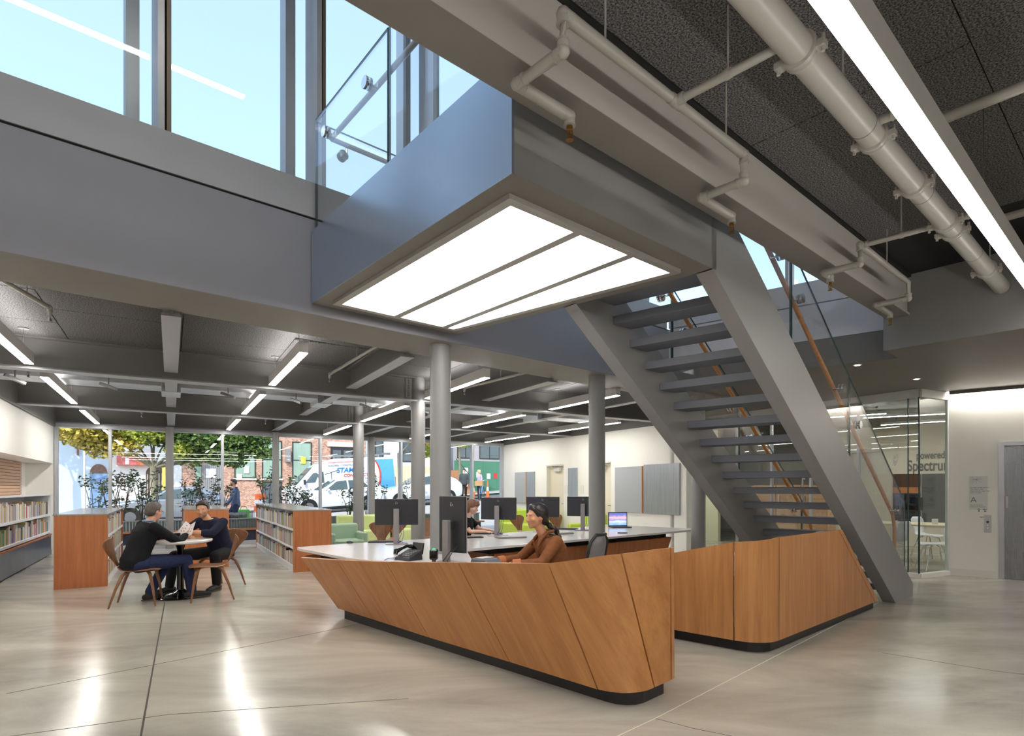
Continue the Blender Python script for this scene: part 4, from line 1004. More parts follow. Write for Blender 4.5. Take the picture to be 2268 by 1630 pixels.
monitor('monitor before the woman with the bob haircut', (-.20, 8.48, ZT), R(-14))
monitor('monitor half hidden behind the head of the woman in brown', (.50, 9.2, ZT), R(-14))
monitor('monitor left of the tall grey column, right of the woman in brown', (1.20, 9.55, ZT), R(-12))
monitor('dark monitor left of the woman with the bob haircut', (-.94, 8.9, ZT), R(186), lit=False)
# laptop-like screen beyond the column, with the colourful wallpaper
o = thing('laptop', 'open laptop showing a mountain wallpaper right of the column', 'laptop', (1.93, 10.3, ZT), R(188))
MB().box(-.18, .18, -.02, .22, 0, .016).build('keyboard_deck', M['key'], o, local=True, bevel=.004)
ld = MB().box(-.18, .18, -.035, -.022, .01, .27).build('lid', M['mon_back'], o, local=True, bevel=.004)
def wallpaper():
    m = bpy.data.materials.new('mountain wallpaper'); m.use_nodes = True; t = m.node_tree; t.nodes.clear(); N, L = t.nodes, t.links
    out = N.new('ShaderNodeOutputMaterial'); e = N.new('ShaderNodeEmission'); e.inputs[1].default_value = 1.0
    tc = N.new('ShaderNodeTexCoord'); sp = N.new('ShaderNodeSeparateXYZ'); L.new(tc.outputs['Generated'], sp.inputs[0])
    nz = N.new('ShaderNodeTexNoise'); nz.inputs['Scale'].default_value = 4; L.new(tc.outputs['Generated'], nz.inputs[0])
    ad = N.new('ShaderNodeMath'); ad.operation = 'MULTIPLY_ADD'; ad.inputs[1].default_value = .35; L.new(nz.outputs[0], ad.inputs[0]); L.new(sp.outputs['Z'], ad.inputs[2])
    cr = N.new('ShaderNodeValToRGB'); cr.color_ramp.elements[0].color = lin((70, 110, 190)); cr.color_ramp.elements[1].color = lin((110, 120, 190))
    for pos, c in ((.3, (150, 190, 230)), (.5, (210, 220, 240)), (.62, (150, 150, 200)), (.8, (236, 190, 200))):
        q = cr.color_ramp.elements.new(pos); q.color = lin(c)
    L.new(ad.outputs[0], cr.inputs[0]); L.new(cr.outputs[0], e.inputs[0]); L.new(e.outputs[0], out.inputs[0]); return m
MB().box(-.165, .165, -.0218, -.0205, .03, .255).build('screen', wallpaper(), ld, local=True)
# keyboards, mice, tray and tablet things on the worktop
def keyboard(label, loc, rz):
    o = thing('keyboard', label, 'keyboard', loc, rz, 'keyboards on the worktop')
    MB().box(-.21, .21, -.065, .065, 0, .014).build('case', M['key'], o, local=True, bevel=.004)
    mb = MB()
    for r_ in range(5):
        for c in range(14): mb.box(-.198 + .0285 * c, -.198 + .0285 * c + .024, -.055 + .0225 * r_, -.055 + .0225 * r_ + .019, .014, .019)
    mb.build('keys', M['mon_back'], o, local=True)
def mouse(label, loc, rz):
    o = thing('mouse', label, 'mouse', loc, rz, 'mice on the worktop')
    MB().ball((0, 0, .012), (.03, .055, .02), 14, 8).build('shell', M['key'], o, local=True, smooth=True)
    MB().tube([(0, .05, .012), (.02, .12, .004), (-.05, .2, .004)], .0025, 6).build('cord', M['cable'], o, local=True)
keyboard('dark keyboard behind the left-end monitor', (-1.66, 7.40, ZT), R(9)); mouse('dark mouse at the left end of the worktop', (-2.08, 7.26, ZT), R(60))
mouse('dark mouse between the two front columns', (-.93, 7.62, ZT), R(-40)); keyboard('dark keyboard partly hidden by the nearest column', (-.62, 8.02, ZT), R(20))
keyboard('dark keyboard under the hands of the woman with the bob haircut', (-.36, 8.72, ZT), R(-10))
keyboard('dark keyboard beyond the monitor left of the column', (.92, 9.75, ZT), R(-12)); mouse('dark mouse beyond the half hidden monitor', (.66, 9.62, ZT), R(40))
MB().lathe([(.075, 0), (.08, .008), (.02, .012)], (1.74, 8.92, ZT), 20).build('desk_grommet', M['key'], None, smooth=True, label='flat dark grommet on the right part of the worktop', cat='grommet')
for k, (x, y) in enumerate(((-.02, 8.05), (.72, 8.72))):
    MB().obox((x, y, ZT + .012), (.42, .2, .024), R(20)).build('document_tray', M['mon_stand'], None, label=('slim grey tray beside the woman in brown, nearer the camera', 'slim grey tray between the two right monitors')[k], cat='tray', bevel=.006)
# desk phone
ph = thing('desk_phone', 'black desk telephone on the reception worktop', 'telephone', (-1.02, 5.58, ZT), R(-40))
MB().hexa([(-.11, -.09, 0), (.11, -.09, 0), (.11, .09, 0), (-.11, .09, 0)], [(-.10, -.08, .03), (.10, -.08, .03), (.10, .085, .095), (-.10, .085, .095)]).build('body', M['mon_back'], ph, local=True, bevel=.006)
MB().hexa([(-.06, .08, .05), (.10, .08, .05), (.10, .10, .05), (-.06, .10, .05)], [(-.06, .11, .16), (.10, .11, .16), (.10, .12, .16), (-.06, .12, .16)]).build('display', M['screen_off'], ph, local=True)
MB().tube([(-.075, -.10, .055), (-.08, -.09, .085), (-.08, -.02, .105), (-.08, .05, .125), (-.075, .10, .115)], [.022, .024, .015, .015, .024], 10).build('handset', M['black_gloss'], ph, smooth=True, local=True)
bt = MB()
for r_ in range(4):
    for c in range(3): bt.obox((-.01 + .035 * c, -.05 + .03 * r_, .045 + .011 * r_), (.024, .018, .012), 0, .35)
bt.build('keypad', M['mon_edge'], ph, local=True)
MB().tube([(-.11, .02, .03), (-.18, 0, .006), (-.2, -.1, .005), (-.12, -.2, .005)], .003, 6).build('cord', M['cable_blue'], ph, local=True, smooth=True)
# barcode scanner with a green glow
sc_ = thing('barcode_scanner', 'black upright scanner with a green light beside the portrait monitor', 'scanner', (-.72, 5.22, ZT))
MB().lathe([(.05, 0), (.05, .012), (.018, .02), (.02, .05)], (0, 0, 0), 18).build('foot', M['black_gloss'], sc_, smooth=True, local=True)
MB().box(-.038, .038, -.035, .04, .045, .14).build('head', M['black_gloss'], sc_, local=True, bevel=.014, seg=3)
MB().ball((0, 0, .14), (.018, .018, .008), 10, 6).build('light', EM('green scanner light', (.1, 1, .3), 1.2), sc_, local=True)
# receipt printer box in front of the woman
pr = thing('receipt_printer', 'grey receipt printer at the desk edge before the woman in brown', 'printer', (-.22, 4.88, ZT), R(-40))
MB().hexa([(-.12, -.1, 0), (.17, -.1, 0), (.17, .1, 0), (-.12, .1, 0)], [(-.10, -.09, .10), (.06, -.09, .10), (.06, .09, .10), (-.10, .09, .10)]).build('body', P('printer grey', (92, 94, 100), .5), pr, local=True, bevel=.012, seg=3)
MB().box(-.07, .03, -.08, .08, .1005, .106).build('lid', M['mon_stand'], pr, local=True, bevel=.004)
# office chair of the woman in brown
M['mesh'] = P('grey chair mesh', (122, 120, 123), .7, var=.10, scale=90)
oc = thing('office_chair', 'grey mesh office chair behind the woman in brown', 'chair', (.62, 5.42, 0), R(150 - 90))
def sheet(w0, w1, h0, h1, y, cup, n=9):
    mb = MB()
    for i in range(n):
        q = i / (n - 1); z = h0 + (h1 - h0) * q; ww = (w0 + (w1 - w0) * q) * math.sqrt(max(.15, 1 - (abs(2 * q - 1)) ** 5))
        for k in range(n): p = -1 + 2 * k / (n - 1); mb.v.append(Vector((ww * p, y - .08 * q + cup * p * p, z)))
    for i in range(n - 1):
        for k in range(n - 1): a = i * n + k; mb.f.append((a, a + 1, a + n + 1, a + n))
    return mb
b_ = sheet(.20, .23, .52, .985, -.2, .05).build('backrest', M['mesh'], oc, smooth=True, local=True, sharp=80); b_.modifiers.new('s', 'SOLIDIFY').thickness = .02
fr_ = MB(); sh_ = sheet(.21, .24, .51, .995, -.205, .05)
ring = [sh_.v[k] for k in range(9)] + [sh_.v[9 * k + 8] for k in range(1, 9)] + [sh_.v[72 + k] for k in range(7, -1, -1)] + [sh_.v[9 * k] for k in range(7, -1, -1)]
fr_.tube(ring, .014, 8).build('back_frame', M['key'], oc, smooth=True, local=True)
MB().box(-.24, .24, -.22, .24, .42, .48).build('seat', M['mesh'], oc, local=True, bevel=.025, seg=3)
MB().lathe([(.03, .08), (.03, .42)], (0, 0, 0), 12).build('gas_lift', M['key'], oc, local=True, smooth=True)
for k in range(5):
    g = 2 * math.pi * k / 5; leg = MB().tube([(0, 0, .1), (.28 * math.cos(g), .28 * math.sin(g), .07)], [.022, .014], 8).build('star_leg', M['key'], oc, local=True, smooth=True)
    MB().ball((.29 * math.cos(g), .29 * math.sin(g), .03), .03, 10, 8).build('castor', M['black_gloss'], leg, local=True, smooth=True)
# ================================================================== WALL THINGS
M['felt'] = P('grey felt board', (168, 172, 176), .8, var=.02)
M['galv_sheet'] = P('streaky galvanised sheet', (172, 178, 182), .28, .6, var=.12, scale=3, stretch=(12, 12, .5))
def wall_board(label, w0, w1, z0, z1, mat, cat='board', edge=None):
    o = thing('wall_board', label, cat, TW(9.2, (w0 + w1) / 2, z0))
    MB().tbox(9.185, 9.218, w0, w1, z0, z1).build('panel', mat, o, bevel=.002, seg=1)
    if edge is not None: MB().tbox(9.183, 9.219, edge - .012, edge + .012, z0, z1).build('edge_strip', M['oak_rail'], o)
    return o
wall_board('blue grey felt board on the white wall nearest the windows', 14.45, 15.1, .98, 1.92, M['felt'], edge=14.46)
wall_board('galvanised sheet panel beside the blue grey felt board', 14.0, 14.43, .98, 1.92, M['galv_sheet'])
wall_board('narrow galvanised sheet panel between the two doors', 11.95, 12.34, .98, 1.97, M['galv_sheet'])
wall_board('wide grey felt board behind the round column', 9.52, 10.45, .86, 1.93, M['felt'], edge=9.53)
wall_board('large galvanised sheet panel at the stair end of the white wall', 8.42, 9.48, .86, 1.96, M['galv_sheet'])
for k, (w, lb) in enumerate(((12.47, 'small white sign plate right of the closer door'), (11.78, 'small white sign plate right of the narrow metal panel'))):
    o = MB().tbox(9.205, 9.218, w - .09, w + .06, 1.28, 1.5).build('sign_plate', M['white_trim'], None, label=lb, cat='sign')
# lift sign, call panel
M['sign_grey'] = P('pale grey sign acrylic', (214, 214, 210), .4, var=.01)
M['ink'] = P('grey sign lettering', (120, 120, 120), .5)
ezr = math.atan2(EDIR.y, EDIR.x)
sg = thing('sign', 'pale fire-safety sign with a large letter A left of the lift', 'sign', EW(.385, -.014, 1.05))
ebox(MB(), .27, .50, -.014, -.001, 1.08, 1.62).build('plate', M['sign_grey'], sg)
def etext(body, size, s, z, parent, mat=None, **k):
    p = EW(s, -.0145, z) - parent_loc(parent); return text_mesh(body, size, mat or M['ink'], 'lettering', parent, loc=p, rot=(R(90), 0, ezr), extrude=.0006, **k)
for i, tx in enumerate(('IN FIRE EMERGENCY', 'DO NOT USE', 'ELEVATOR. USE THE', 'EXIT STAIRS.')): etext(tx, .026, .285, 1.425 - .027 * i, sg)
etext('A', .12, .285, 1.20, sg)
for i, tx in enumerate(('MAIN FLOOR', 'THIS IS 0 FLOOR')): etext(tx, .026, .285, 1.145 - .027 * i, sg)
fl_ = MB()
for a, b in (((.29, 1.53), (.40, 1.60)), ((.30, 1.60), (.42, 1.52)), ((.29, 1.56), (.44, 1.57)), ((.36, 1.50), (.37, 1.61)), ((.30, 1.505), (.42, 1.60))): fl_.tube([EW(a[0], -.0145, a[1]), EW(b[0], -.0145, b[1])], .0015, 4)
fl_.build('flame_drawing', M['ink'], sg)
cp_ = thing('call_panel', 'steel lift call panel with round buttons', 'call panel', EW(.50, -.02, .7))
ebox(MB(), .455, .545, -.016, -.001, .72, 1.0).build('plate', M['stainless'], cp_)
m_e = Matrix.Rotation(ezr, 3, 'Z')
for k, z in enumerate((.89, .84, .79)): MB().lathe([(.018, 0), (.018, -.01), (.014, -.013)], EW(.50, -.016, z), 16, 'Y', m_e).build('button', M['black_gloss'] if k == 0 else M['chrome'], cp_, smooth=True)
etext('FIRE', .02, .48, .95, cp_, M['cable'])
# meeting room: lettering, panels, table, chairs
ltr = thing('wall_lettering', 'dark grey lettering on the meeting room wall, powered above Spectrum', 'lettering', BW(.1, -.02, 1.9))
for body, size, s, z, b in (('powered by', .25, .36, 2.15, True), ('Spectrum', .37, .18, 1.86, True)):
    text_mesh(body, size, M['wall_ink'] if 'wall_ink' in M else M['ink_dark'] if 'ink_dark' in M else M['cable'], 'lettering', ltr, True, 0, BW(s, -.01, z) - parent_loc(ltr), (R(90), 0, ezr), .006, 'LEFT', .62)
M['dark_wood'] = WOOD('dark walnut panel', (58, 34, 24), (92, 58, 40), fine=20)
pnl = thing('media_wall', 'dark timber panel with a black screen on the meeting room wall', 'panel', BW(0, -.03, .5))
bbox_(MB(), -.12, .45, -.03, -.002, 1.45, 1.78).build('upper_panel', M['dark_wood'], pnl); bbox_(MB(), -.12, .45, -.03, -.002, 1.3, 1.45).build('wood_band', M['cherry_red'], pnl)
bbox_(MB(), -.12, .45, -.04, -.002, .6, 1.3).build('shelf_niche', M['black'], pnl); bbox_(MB(), .47, 2.2, -.03, -.002, .5, 1.78).build('grey_panel', P('dark grey glass panel', (86, 88, 86), .2), pnl)
bbox_(MB(), -.02, .5, -.07, -.04, .9, 1.2).build('screen', M['screen_off'], pnl)
mt = thing('meeting_table', 'long pale meeting table behind the glass by the lift', 'table', (8.1, 10.9, 0), ezr)
MB().box(-1.3, 1.3, -.5, .5, .71, .745).build('table_top', WOOD('pale ash', (206, 190, 160), (226, 212, 186), fine=16, d=(1, 0, 0)), mt, local=True, bevel=.01)
for sx in (-1, 1):
    for sy in (-1, 1): MB().tube([(sx * 1.1, sy * .36, .71), (sx * 1.2, sy * .42, 0)], [.03, .02], 10).build('leg', M['mon_stand'], mt, local=True, smooth=True)
MB().obox((7.95, 10.65, .80), (.12, .05, .1), .4).build('desk_phone', M['shelf'], None, label='small white gadget on the meeting table', cat='gadget', bevel=.008)
def shell_chair(label, loc, rz, mat, group):
    o = thing('shell_chair', label, 'chair', loc, rz, group)
    mb = MB(); prof = [(.22, .43, .19), (.2, .45, .2), (.1, .45, .215), (-.05, .445, .21), (-.15, .455, .18), (-.2, .50, .13), (-.225, .58, .15), (-.25, .68, .19), (-.27, .78, .18), (-.28, .83, .12)]
    for (y, z, hw) in prof:
        for k in range(9): q = -1 + 2 * k / 8; mb.v.append(Vector((hw * q, y + .03 * q * q * (1 if z > .5 else 0), z + (.012 * q * q if z < .5 else 0))))
    for i in range(len(prof) - 1):
        for k in range(8): a = i * 9 + k; mb.f.append((a, a + 1, a + 10, a + 9))
    s_ = mb.build('shell', mat, o, smooth=True, local=True, sharp=80); s_.modifiers.new('s', 'SOLIDIFY').thickness = .01
    for sx in (-1, 1):
        for sy in (-1, 1): MB().tube([(sx * .06, sy * .06, .43), (sx * .13, sy * .12, .40), (sx * .22, sy * .22, 0)], .009, 8).build('leg', M['chrome'], o, local=True, smooth=True)
    return o
sc1 = shell_chair('white shell chair on chrome legs right behind the glass corner', (7.35, 9.85, 0), R(75), M['shelf'], 'meeting room chairs')
dup(sc1, (7.0, 10.45, 0), R(20), 'white shell chair at the near left end of the meeting table'); dup(sc1, (8.6, 11.7, 0), R(200), 'white shell chair beyond the meeting table')
gsc = shell_chair('green shell chair in the lime room, nearest the white wall', TW(10.55, 10.4), R(100), P('olive green shell', (128, 140, 70), .5), 'lime room chairs')
dup(gsc, TW(11.2, 10.6), R(160), 'green shell chair in the lime room, second from the white wall'); dup(gsc, TW(11.0, 11.5), R(-60), 'green shell chair behind the lime room table')
o = thing('kids_table', 'round table with red top in the lime room', 'table', TW(11.3, 11.1))
MB().lathe([(.4, .70), (.4, .73)], (0, 0, 0), 28).build('table_top', P('coral top', (206, 120, 96), .4), o, local=True, smooth=True)
for k in range(4): g = k * math.pi / 2 + .6; MB().tube([(.25 * math.cos(g), .25 * math.sin(g), .7), (.32 * math.cos(g), .32 * math.sin(g), 0)], .015, 8).build('leg', M['chrome'], o, local=True)
o = thing('timber_unit', 'pale timber storage unit seen through the stair treads', 'cabinet', TW(12.3, 8.6))
for k in range(3): d_ = MB().tbox(12.2, 12.5, 7.0 + .62 * k, 7.6 + .62 * k, .1, 1.5).build('door', M['slat'], o); MB().tbox(12.17, 12.2, 7.5 + .62 * k, 7.52 + .62 * k, 1.0, 1.25).build('handle', M['stainless'], d_)
MB().tbox(12.25, 12.5, 7.0, 8.84, 0, .1).build('plinth', M['kick'], o)
leafm = P('etched white leaf', (236, 236, 230), .5)
for k, (w, z, lb) in enumerate(((4.72, 1.80, 'white leaf decal on the glass by the dark panel'), (4.72, .72, 'white leaf decal low on the glass corner'), (5.6, .72, 'white leaf decal low on the glass behind the stair end'), (7.4, 1.3, 'white leaf decal on the glass door behind the treads'))):
    mb = MB()
    for j in range(7):
        for s in (-1, 1):
            b0 = TW(GT - .004, w - .01 * j * .3, z + .025 * j); e0 = TW(GT - .004, w - .01 * j * .3 + s * .05 * (1 - abs(j - 3) / 6), z + .025 * j + .03)
            mb.tube([b0, (b0 + e0) / 2 + Vector((0, 0, .006)), e0], [.006, .010, .002], 4)
    mb.tube([TW(GT - .004, w + .01, z - .04), TW(GT - .004, w - .03, z + .18)], .004, 4)
    mb.build('leaf_decal', leafm, None, label=lb, cat='decal', group='leaf decals on the glass')
# ================================================================== PEOPLE
def limb(mb, a, b, r0, r1, n=14):
    a, b = Vector(a), Vector(b); mb.tube([a, b], [r0, r1], n); mb.ball(a, r0, n, 8); mb.ball(b, r1, n, 8)
def chain(mb, pts, rs, n=14):
    for (a, b), (r0, r1) in zip(zip(pts[:-1], pts[1:]), zip(rs[:-1], rs[1:])): limb(mb, a, b, r0, r1, n)
def eloft(mb, st, n=22):
    """loft of ellipses: (centre, half width, half depth, yaw, pitch)"""
    base = len(mb.v)
    for (c, hx, hy, yaw, pit) in st:
        m = Matrix.Rotation(yaw, 3, 'Z') @ Matrix.Rotation(pit, 3, 'X')
        for k in range(n):
            g = 2 * math.pi * k / n; e = 2.4
            cx_, sy_ = math.cos(g), math.sin(g); q = (abs(cx_) ** e + abs(sy_) ** e) ** (-1 / e)
            mb.v.append(Vector(c) + m @ Vector((hx * cx_ * q, hy * sy_ * q, 0)))
    for i in range(len(st) - 1):
        for k in range(n): a = base + i * n; mb.f.append((a + k, a + (k + 1) % n, a + n + (k + 1) % n, a + n + k))
    mb.f.append(tuple(range(base + n - 1, base - 1, -1))); a = base + (len(st) - 1) * n; mb.f.append(tuple(range(a, a + n)))
def organic(mb, name, mat, parent, voxel=.009, smooth=4, label=None):
    """fuse overlapping volumes into one continuous skin"""
    me = bpy.data.meshes.new('tmp'); me.from_pydata([tuple(v) for v in mb.v], [], mb.f); me.update()
    ob = bpy.data.objects.new('tmp', me); COL.objects.link(ob)
    r = ob.modifiers.new('r', 'REMESH'); r.mode = 'VOXEL'; r.voxel_size = voxel; r.use_smooth_shade = True
    s = ob.modifiers.new('s', 'SMOOTH'); s.factor = .5; s.iterations = smooth
    dg = bpy.context.evaluated_depsgraph_get(); m2 = bpy.data.meshes.new_from_object(ob.evaluated_get(dg))
    bpy.data.objects.remove(ob); bpy.data.meshes.remove(me)
    m2.name = name; m2.materials.clear(); m2.materials.append(mat)
    m2.polygons.foreach_set('use_smooth', [True] * len(m2.polygons))
    o = bpy.data.objects.new(name, m2); COL.objects.link(o); o.parent = parent
    if label: o['label'] = label
    return o
def hand(mb, wrist, fwd, down, side, curl=.5, s=1.0):
    """palm and five fingers; fwd = pointing, down = palm normal, side = +1 thumb towards fwd x down"""
    w = Vector(wrist); f = Vector(fwd).normalized(); d = Vector(down); d = (d - f * d.dot(f)).normalized(); x = f.cross(d).normalized() * side
    def q(a, b, c): return w + (x * a + f * b + d * c) * s
    for a in (-.028, -.010, .010, .027): limb(mb, q(a * .7, .012, 0), q(a, .082, .0), .0135 * s, .0115 * s, 10)
    L = (.055, .068, .074, .066)
    for k, a in enumerate((-.030, -.0105, .0095, .029)):
        c = curl * (1 + .15 * k); l = L[k]
        p0 = q(a, .084, 0); p1 = q(a * 1.08, .084 + l * .5 * math.cos(c * .7), l * .5 * math.sin(c * .7)); p2 = q(a * 1.1, .084 + l * .5 * math.cos(c * .7) + l * .5 * math.cos(c * 1.7), l * .5 * math.sin(c * .7) + l * .5 * math.sin(c * 1.7))
        chain(mb, [p0, p1, p2], [.0098 * s, .0088 * s, .0074 * s], 8)
    chain(mb, [q(.022, .02, .004), q(.044, .05, .012), q(.05, .085, .02)], [.0125 * s, .0105 * s, .0085 * s], 8)
def head_vol(mb, H, s=1.0, fem=False):
    t = lambda x, y, z: H @ Vector((x * s, y * s, z * s)); rot = H.to_3x3().normalized()
    mb.ball(t(0, -.015, .028), (.074 * s, .094 * s, .088 * s), 20, 14, rot)
    mb.ball(t(0, .012, -.015), (.064 * s, .078 * s, .085 * s), 18, 12, rot)
    mb.ball(t(0, .030, -.062), ((.044 if fem else .049) * s, .050 * s, .042 * s), 16, 10, rot)
    mb.ball(t(0, .062, -.092), (.022 * s, .018 * s, .016 * s), 12, 8, rot)
    limb(mb, t(0, .090, .008), t(0, .104, -.026), .0085 * s, .0125 * s, 10); mb.ball(t(0, .107, -.031), (.0115 * s, .012 * s, .009 * s), 10, 8, rot)
    for sx in (-1, 1):
        mb.ball(t(sx * .010, .100, -.034), (.0075 * s, .009 * s, .0065 * s), 8, 6, rot)
        mb.ball(t(sx * .030, .079, .026), (.026 * s, .013 * s, .008 * s), 10, 6, rot)
        mb.ball(t(sx * .041, .058, -.022), (.022 * s, .024 * s, .022 * s), 10, 8, rot)
        mb.ball(t(sx * .076, -.012, -.008), (.007 * s, .017 * s, .030 * s), 8, 8, rot)
    mb.ball(t(0, .080, -.058), (.024 * s, .012 * s, .009 * s), 10, 6, rot); mb.ball(t(0, .078, -.068), (.020 * s, .011 * s, .008 * s), 10, 6, rot)
def face_parts(parent, H, s, skin_dark, hair_m, lips, closed=False, beard=None):
    t = lambda x, y, z: H @ Vector((x * s, y * s, z * s)); rot = H.to_3x3().normalized()
    for sx in (-1, 1):
        e = MB(); e.ball(t(sx * .030, .0775, .0065), (.0142 * s, .009 * s, (.004 if closed else .0082) * s), 10, 8, rot); e.build('eye', M['eye_lid'] if closed else M['eye_white'], parent, smooth=True)
        if not closed: MB().ball(t(sx * .030, .0845, .006), (.0068 * s, .003 * s, .0068 * s), 10, 6, rot).build('iris', M['iris'], parent, smooth=True)
        MB().tube([t(sx * .014, .0925, .022), t(sx * .030, .0925, .030), t(sx * .048, .080, .024)], [.0030 * s, .0040 * s, .0018 * s], 6).build('eyebrow', hair_m, parent, smooth=True)
        MB().tube([t(sx * .018, .0885, .0095), t(sx * .030, .0885, .0135), t(sx * .043, .0800, .009)], [.0014 * s, .0022 * s, .0014 * s], 5).build('eyelash', M['iris'], parent)
    MB().tube([t(-.024, .0835, -.060), t(-.012, .0925, -.0615), t(0, .0945, -.0625), t(.012, .0925, -.0615), t(.024, .0835, -.060)], [.002 * s, .0042 * s, .005 * s, .0042 * s, .002 * s], 8).build('lips', lips, parent, smooth=True)
M['eye_white'] = P('eye white', (226, 222, 216), .2, var=.0); M['iris'] = P('dark iris', (40, 26, 20), .15, var=.0); M['eye_lid'] = P('closed lid', (120, 78, 60), .6)
def SKIN(n, c):
    m = P(n, c, .5, var=.04, scale=14); b = m.node_tree.nodes['Principled BSDF']; b.inputs['Subsurface Weight'].default_value = .08; b.inputs['Subsurface Radius'].default_value = (.01, .004, .002); return m
def person(label, loc, rz, J, skin, top_m, leg_m, shoe_m, hair, sleeves='long', fem=False, fine=True, sc=1.0, closed=False, group=None, collar=True, lips=(150, 84, 74), hair_c=None, extra=None):
    """J: joints in the person's own frame (facing +Y)"""
    o = thing('person', label, 'person', loc, rz, group)
    V = {k: Vector(v) for k, v in J.items() if k not in ('yaw', 'pitch', 'roll')}
    vox = .0085 if fine else .014
    H = Matrix.Translation(V['head']) @ Matrix.Rotation(J.get('yaw', 0), 4, 'Z') @ Matrix.Rotation(J.get('pitch', 0), 4, 'X') @ Matrix.Rotation(J.get('roll', 0), 4, 'Y')
    shw = (V['shr'] - V['shl']); syaw = math.atan2(shw.y, shw.x)
    hipc, ch = V['hip'], (V['shr'] + V['shl']) / 2
    W = .155 if fem else .175; sw = shw.length / 2
    def torso(g):
        d = ch - hipc; lean = math.atan2(-d.y, d.z) * .8
        a = hipc; st = [(a + Vector((0, -.01, -.09)), (.15 if not fem else .155) + g, .115 + g, syaw * .3, 0), (a, (.165 if not fem else .168) + g, .125 + g, syaw * .3, lean * .3), (a.lerp(ch, .3), (.150 if not fem else .135) + g, .112 + g, syaw * .5, lean), (a.lerp(ch, .55), (.160 if not fem else .138) + g, .118 + g, syaw * .8, lean), (a.lerp(ch, .8), (.175 if not fem else .15) + g, .118 + g, syaw, lean), (a.lerp(ch, .97), sw * .86 + g, .092 + g, syaw, lean), (a.lerp(ch, 1.1), .075 + g, .06 + g, syaw, lean)]
        return st
    nb = V.get('neck', ch + Vector((0, -.005, .05))); base = H @ Vector((0, -.022, -.085))
    k = 1.0 if not fem else .88
    b = MB(); eloft(b, torso(0)); limb(b, nb - Vector((0, 0, .05)), base, .056 * k, .050 * k); head_vol(b, H, 1.0 * (.97 if fem else 1), fem)
    arms = {}
    for s_, sx in (('r', 1), ('l', -1)):
        sh, el, wr = V['sh' + s_], V['el' + s_], V['wr' + s_]
        chain(b, [sh, sh.lerp(el, .5), el, el.lerp(wr, .35), wr], [.052 * k, .046 * k, .037 * k, .038 * k, .026 * k])
        hf = V.get('hf' + s_, (wr - el)); hd = V.get('hd' + s_, Vector((0, 0, -1))); hand(b, wr + hf.normalized() * .012, hf, hd, -sx, J.get('curl', .45) if not isinstance(J.get('curl', .45), Vector) else .45, .98 * (.9 if fem else 1))
        if 'kn' + s_ in V:
            hp = hipc + Vector((sx * .095, 0, -.05)); kn, an = V['kn' + s_], V['an' + s_]; toe = V['to' + s_]
            chain(b, [hp, hp.lerp(kn, .5), kn, kn.lerp(an, .35), an], [.088 * k, .076 * k, .056, .052, .036]); chain(b, [an + Vector((0, 0, -.03)), toe], [.036, .028])
    body = organic(b, 'body', skin, o, vox)
    # clothes
    c = MB(); g = .017
    st = torso(g); eloft(c, st[:-1] + [(a_[0], a_[1] + .006, a_[2] + .006, a_[3], a_[4]) for a_ in st[-1:]])
    for s_ in 'rl':
        sh, el, wr = V['sh' + s_], V['el' + s_], V['wr' + s_]
        if sleeves == 'long': chain(c, [sh, sh.lerp(el, .5), el, el.lerp(wr, .5), el.lerp(wr, .90)], [.068 * k, .060 * k, .052 * k, .047 * k, .040 * k])
        elif sleeves == 'push': chain(c, [sh, sh.lerp(el, .5), el, el.lerp(wr, .32)], [.068 * k, .061 * k, .053 * k, .048 * k])
        else: chain(c, [sh, sh.lerp(el, .55)], [.066 * k, .060 * k])
    tp = organic(c, 'top', top_m, o, vox, 3)
    if collar:
        r = .066 * k; MB().tube([nb + Vector((r * 1.02 * math.cos(a * math.pi / 8), r * 1.05 * math.sin(a * math.pi / 8) + .004, -.02 - .016 * math.sin(a * math.pi / 8))) for a in range(17)], .009, 8).build('collar', top_m, tp, smooth=True, local=True)
    if 'knr' in V:
        c = MB()
        eloft(c, [(hipc + Vector((0, -.012, -.10)), .165, .125, 0, 0), (hipc + Vector((0, 0, -.02)), .178, .134, 0, 0), (hipc.lerp(ch, .15), .170, .128, 0, 0)])
        for s_, sx in (('r', 1), ('l', -1)):
            hp = hipc + Vector((sx * .095, 0, -.05)); kn, an = V['kn' + s_], V['an' + s_]
            chain(c, [hp, hp.lerp(kn, .5), kn, kn.lerp(an, .4), an.lerp(kn, .06)], [.100 * k, .088 * k, .070 * k, .066 * k, .058 * k])
        organic(c, 'trousers', leg_m, o, vox, 3)
        for s_, sx in (('r', 1), ('l', -1)):
            an, toe = V['an' + s_], V['to' + s_]; d = (toe - an); d.z = 0; d = d.normalized(); z0 = min(an.z, toe.z + .05) - .07
            c = MB(); hl = Vector((an.x, an.y, z0)) - d * .05
            chain(c, [hl + Vector((0, 0, .045)), hl + d * .10 + Vector((0, 0, .045)), hl + d * .20 + Vector((0, 0, .034)), hl + d * .25 + Vector((0, 0, .030))], [.040, .044, .040, .030]); limb(c, hl + Vector((0, 0, .05)) + d * .05, an + Vector((0, 0, .01)), .042, .040)
            so = organic(c, 'shoe', shoe_m, o, vox, 3)
            sl = MB(); n_ = Vector((-d.y, d.x, 0))
            sl.prism([(hl + d * a_ + n_ * b_)[:2] for a_, b_ in ((-.04, -.02), (-.04, .02), (0, .038), (.12, .040), (.2, .043), (.255, .03), (.275, .0), (.255, -.03), (.2, -.043), (.12, -.040), (0, -.038))], hl.z - .001 + .002, hl.z + .016)
            sl.build('sole', M['sole'], so, local=True)
    lm = P('lips ' + label[:12], lips, .4, var=.02)
    face_parts(body, H, 1.0 * (.97 if fem else 1), None, hair_c, lm, closed)
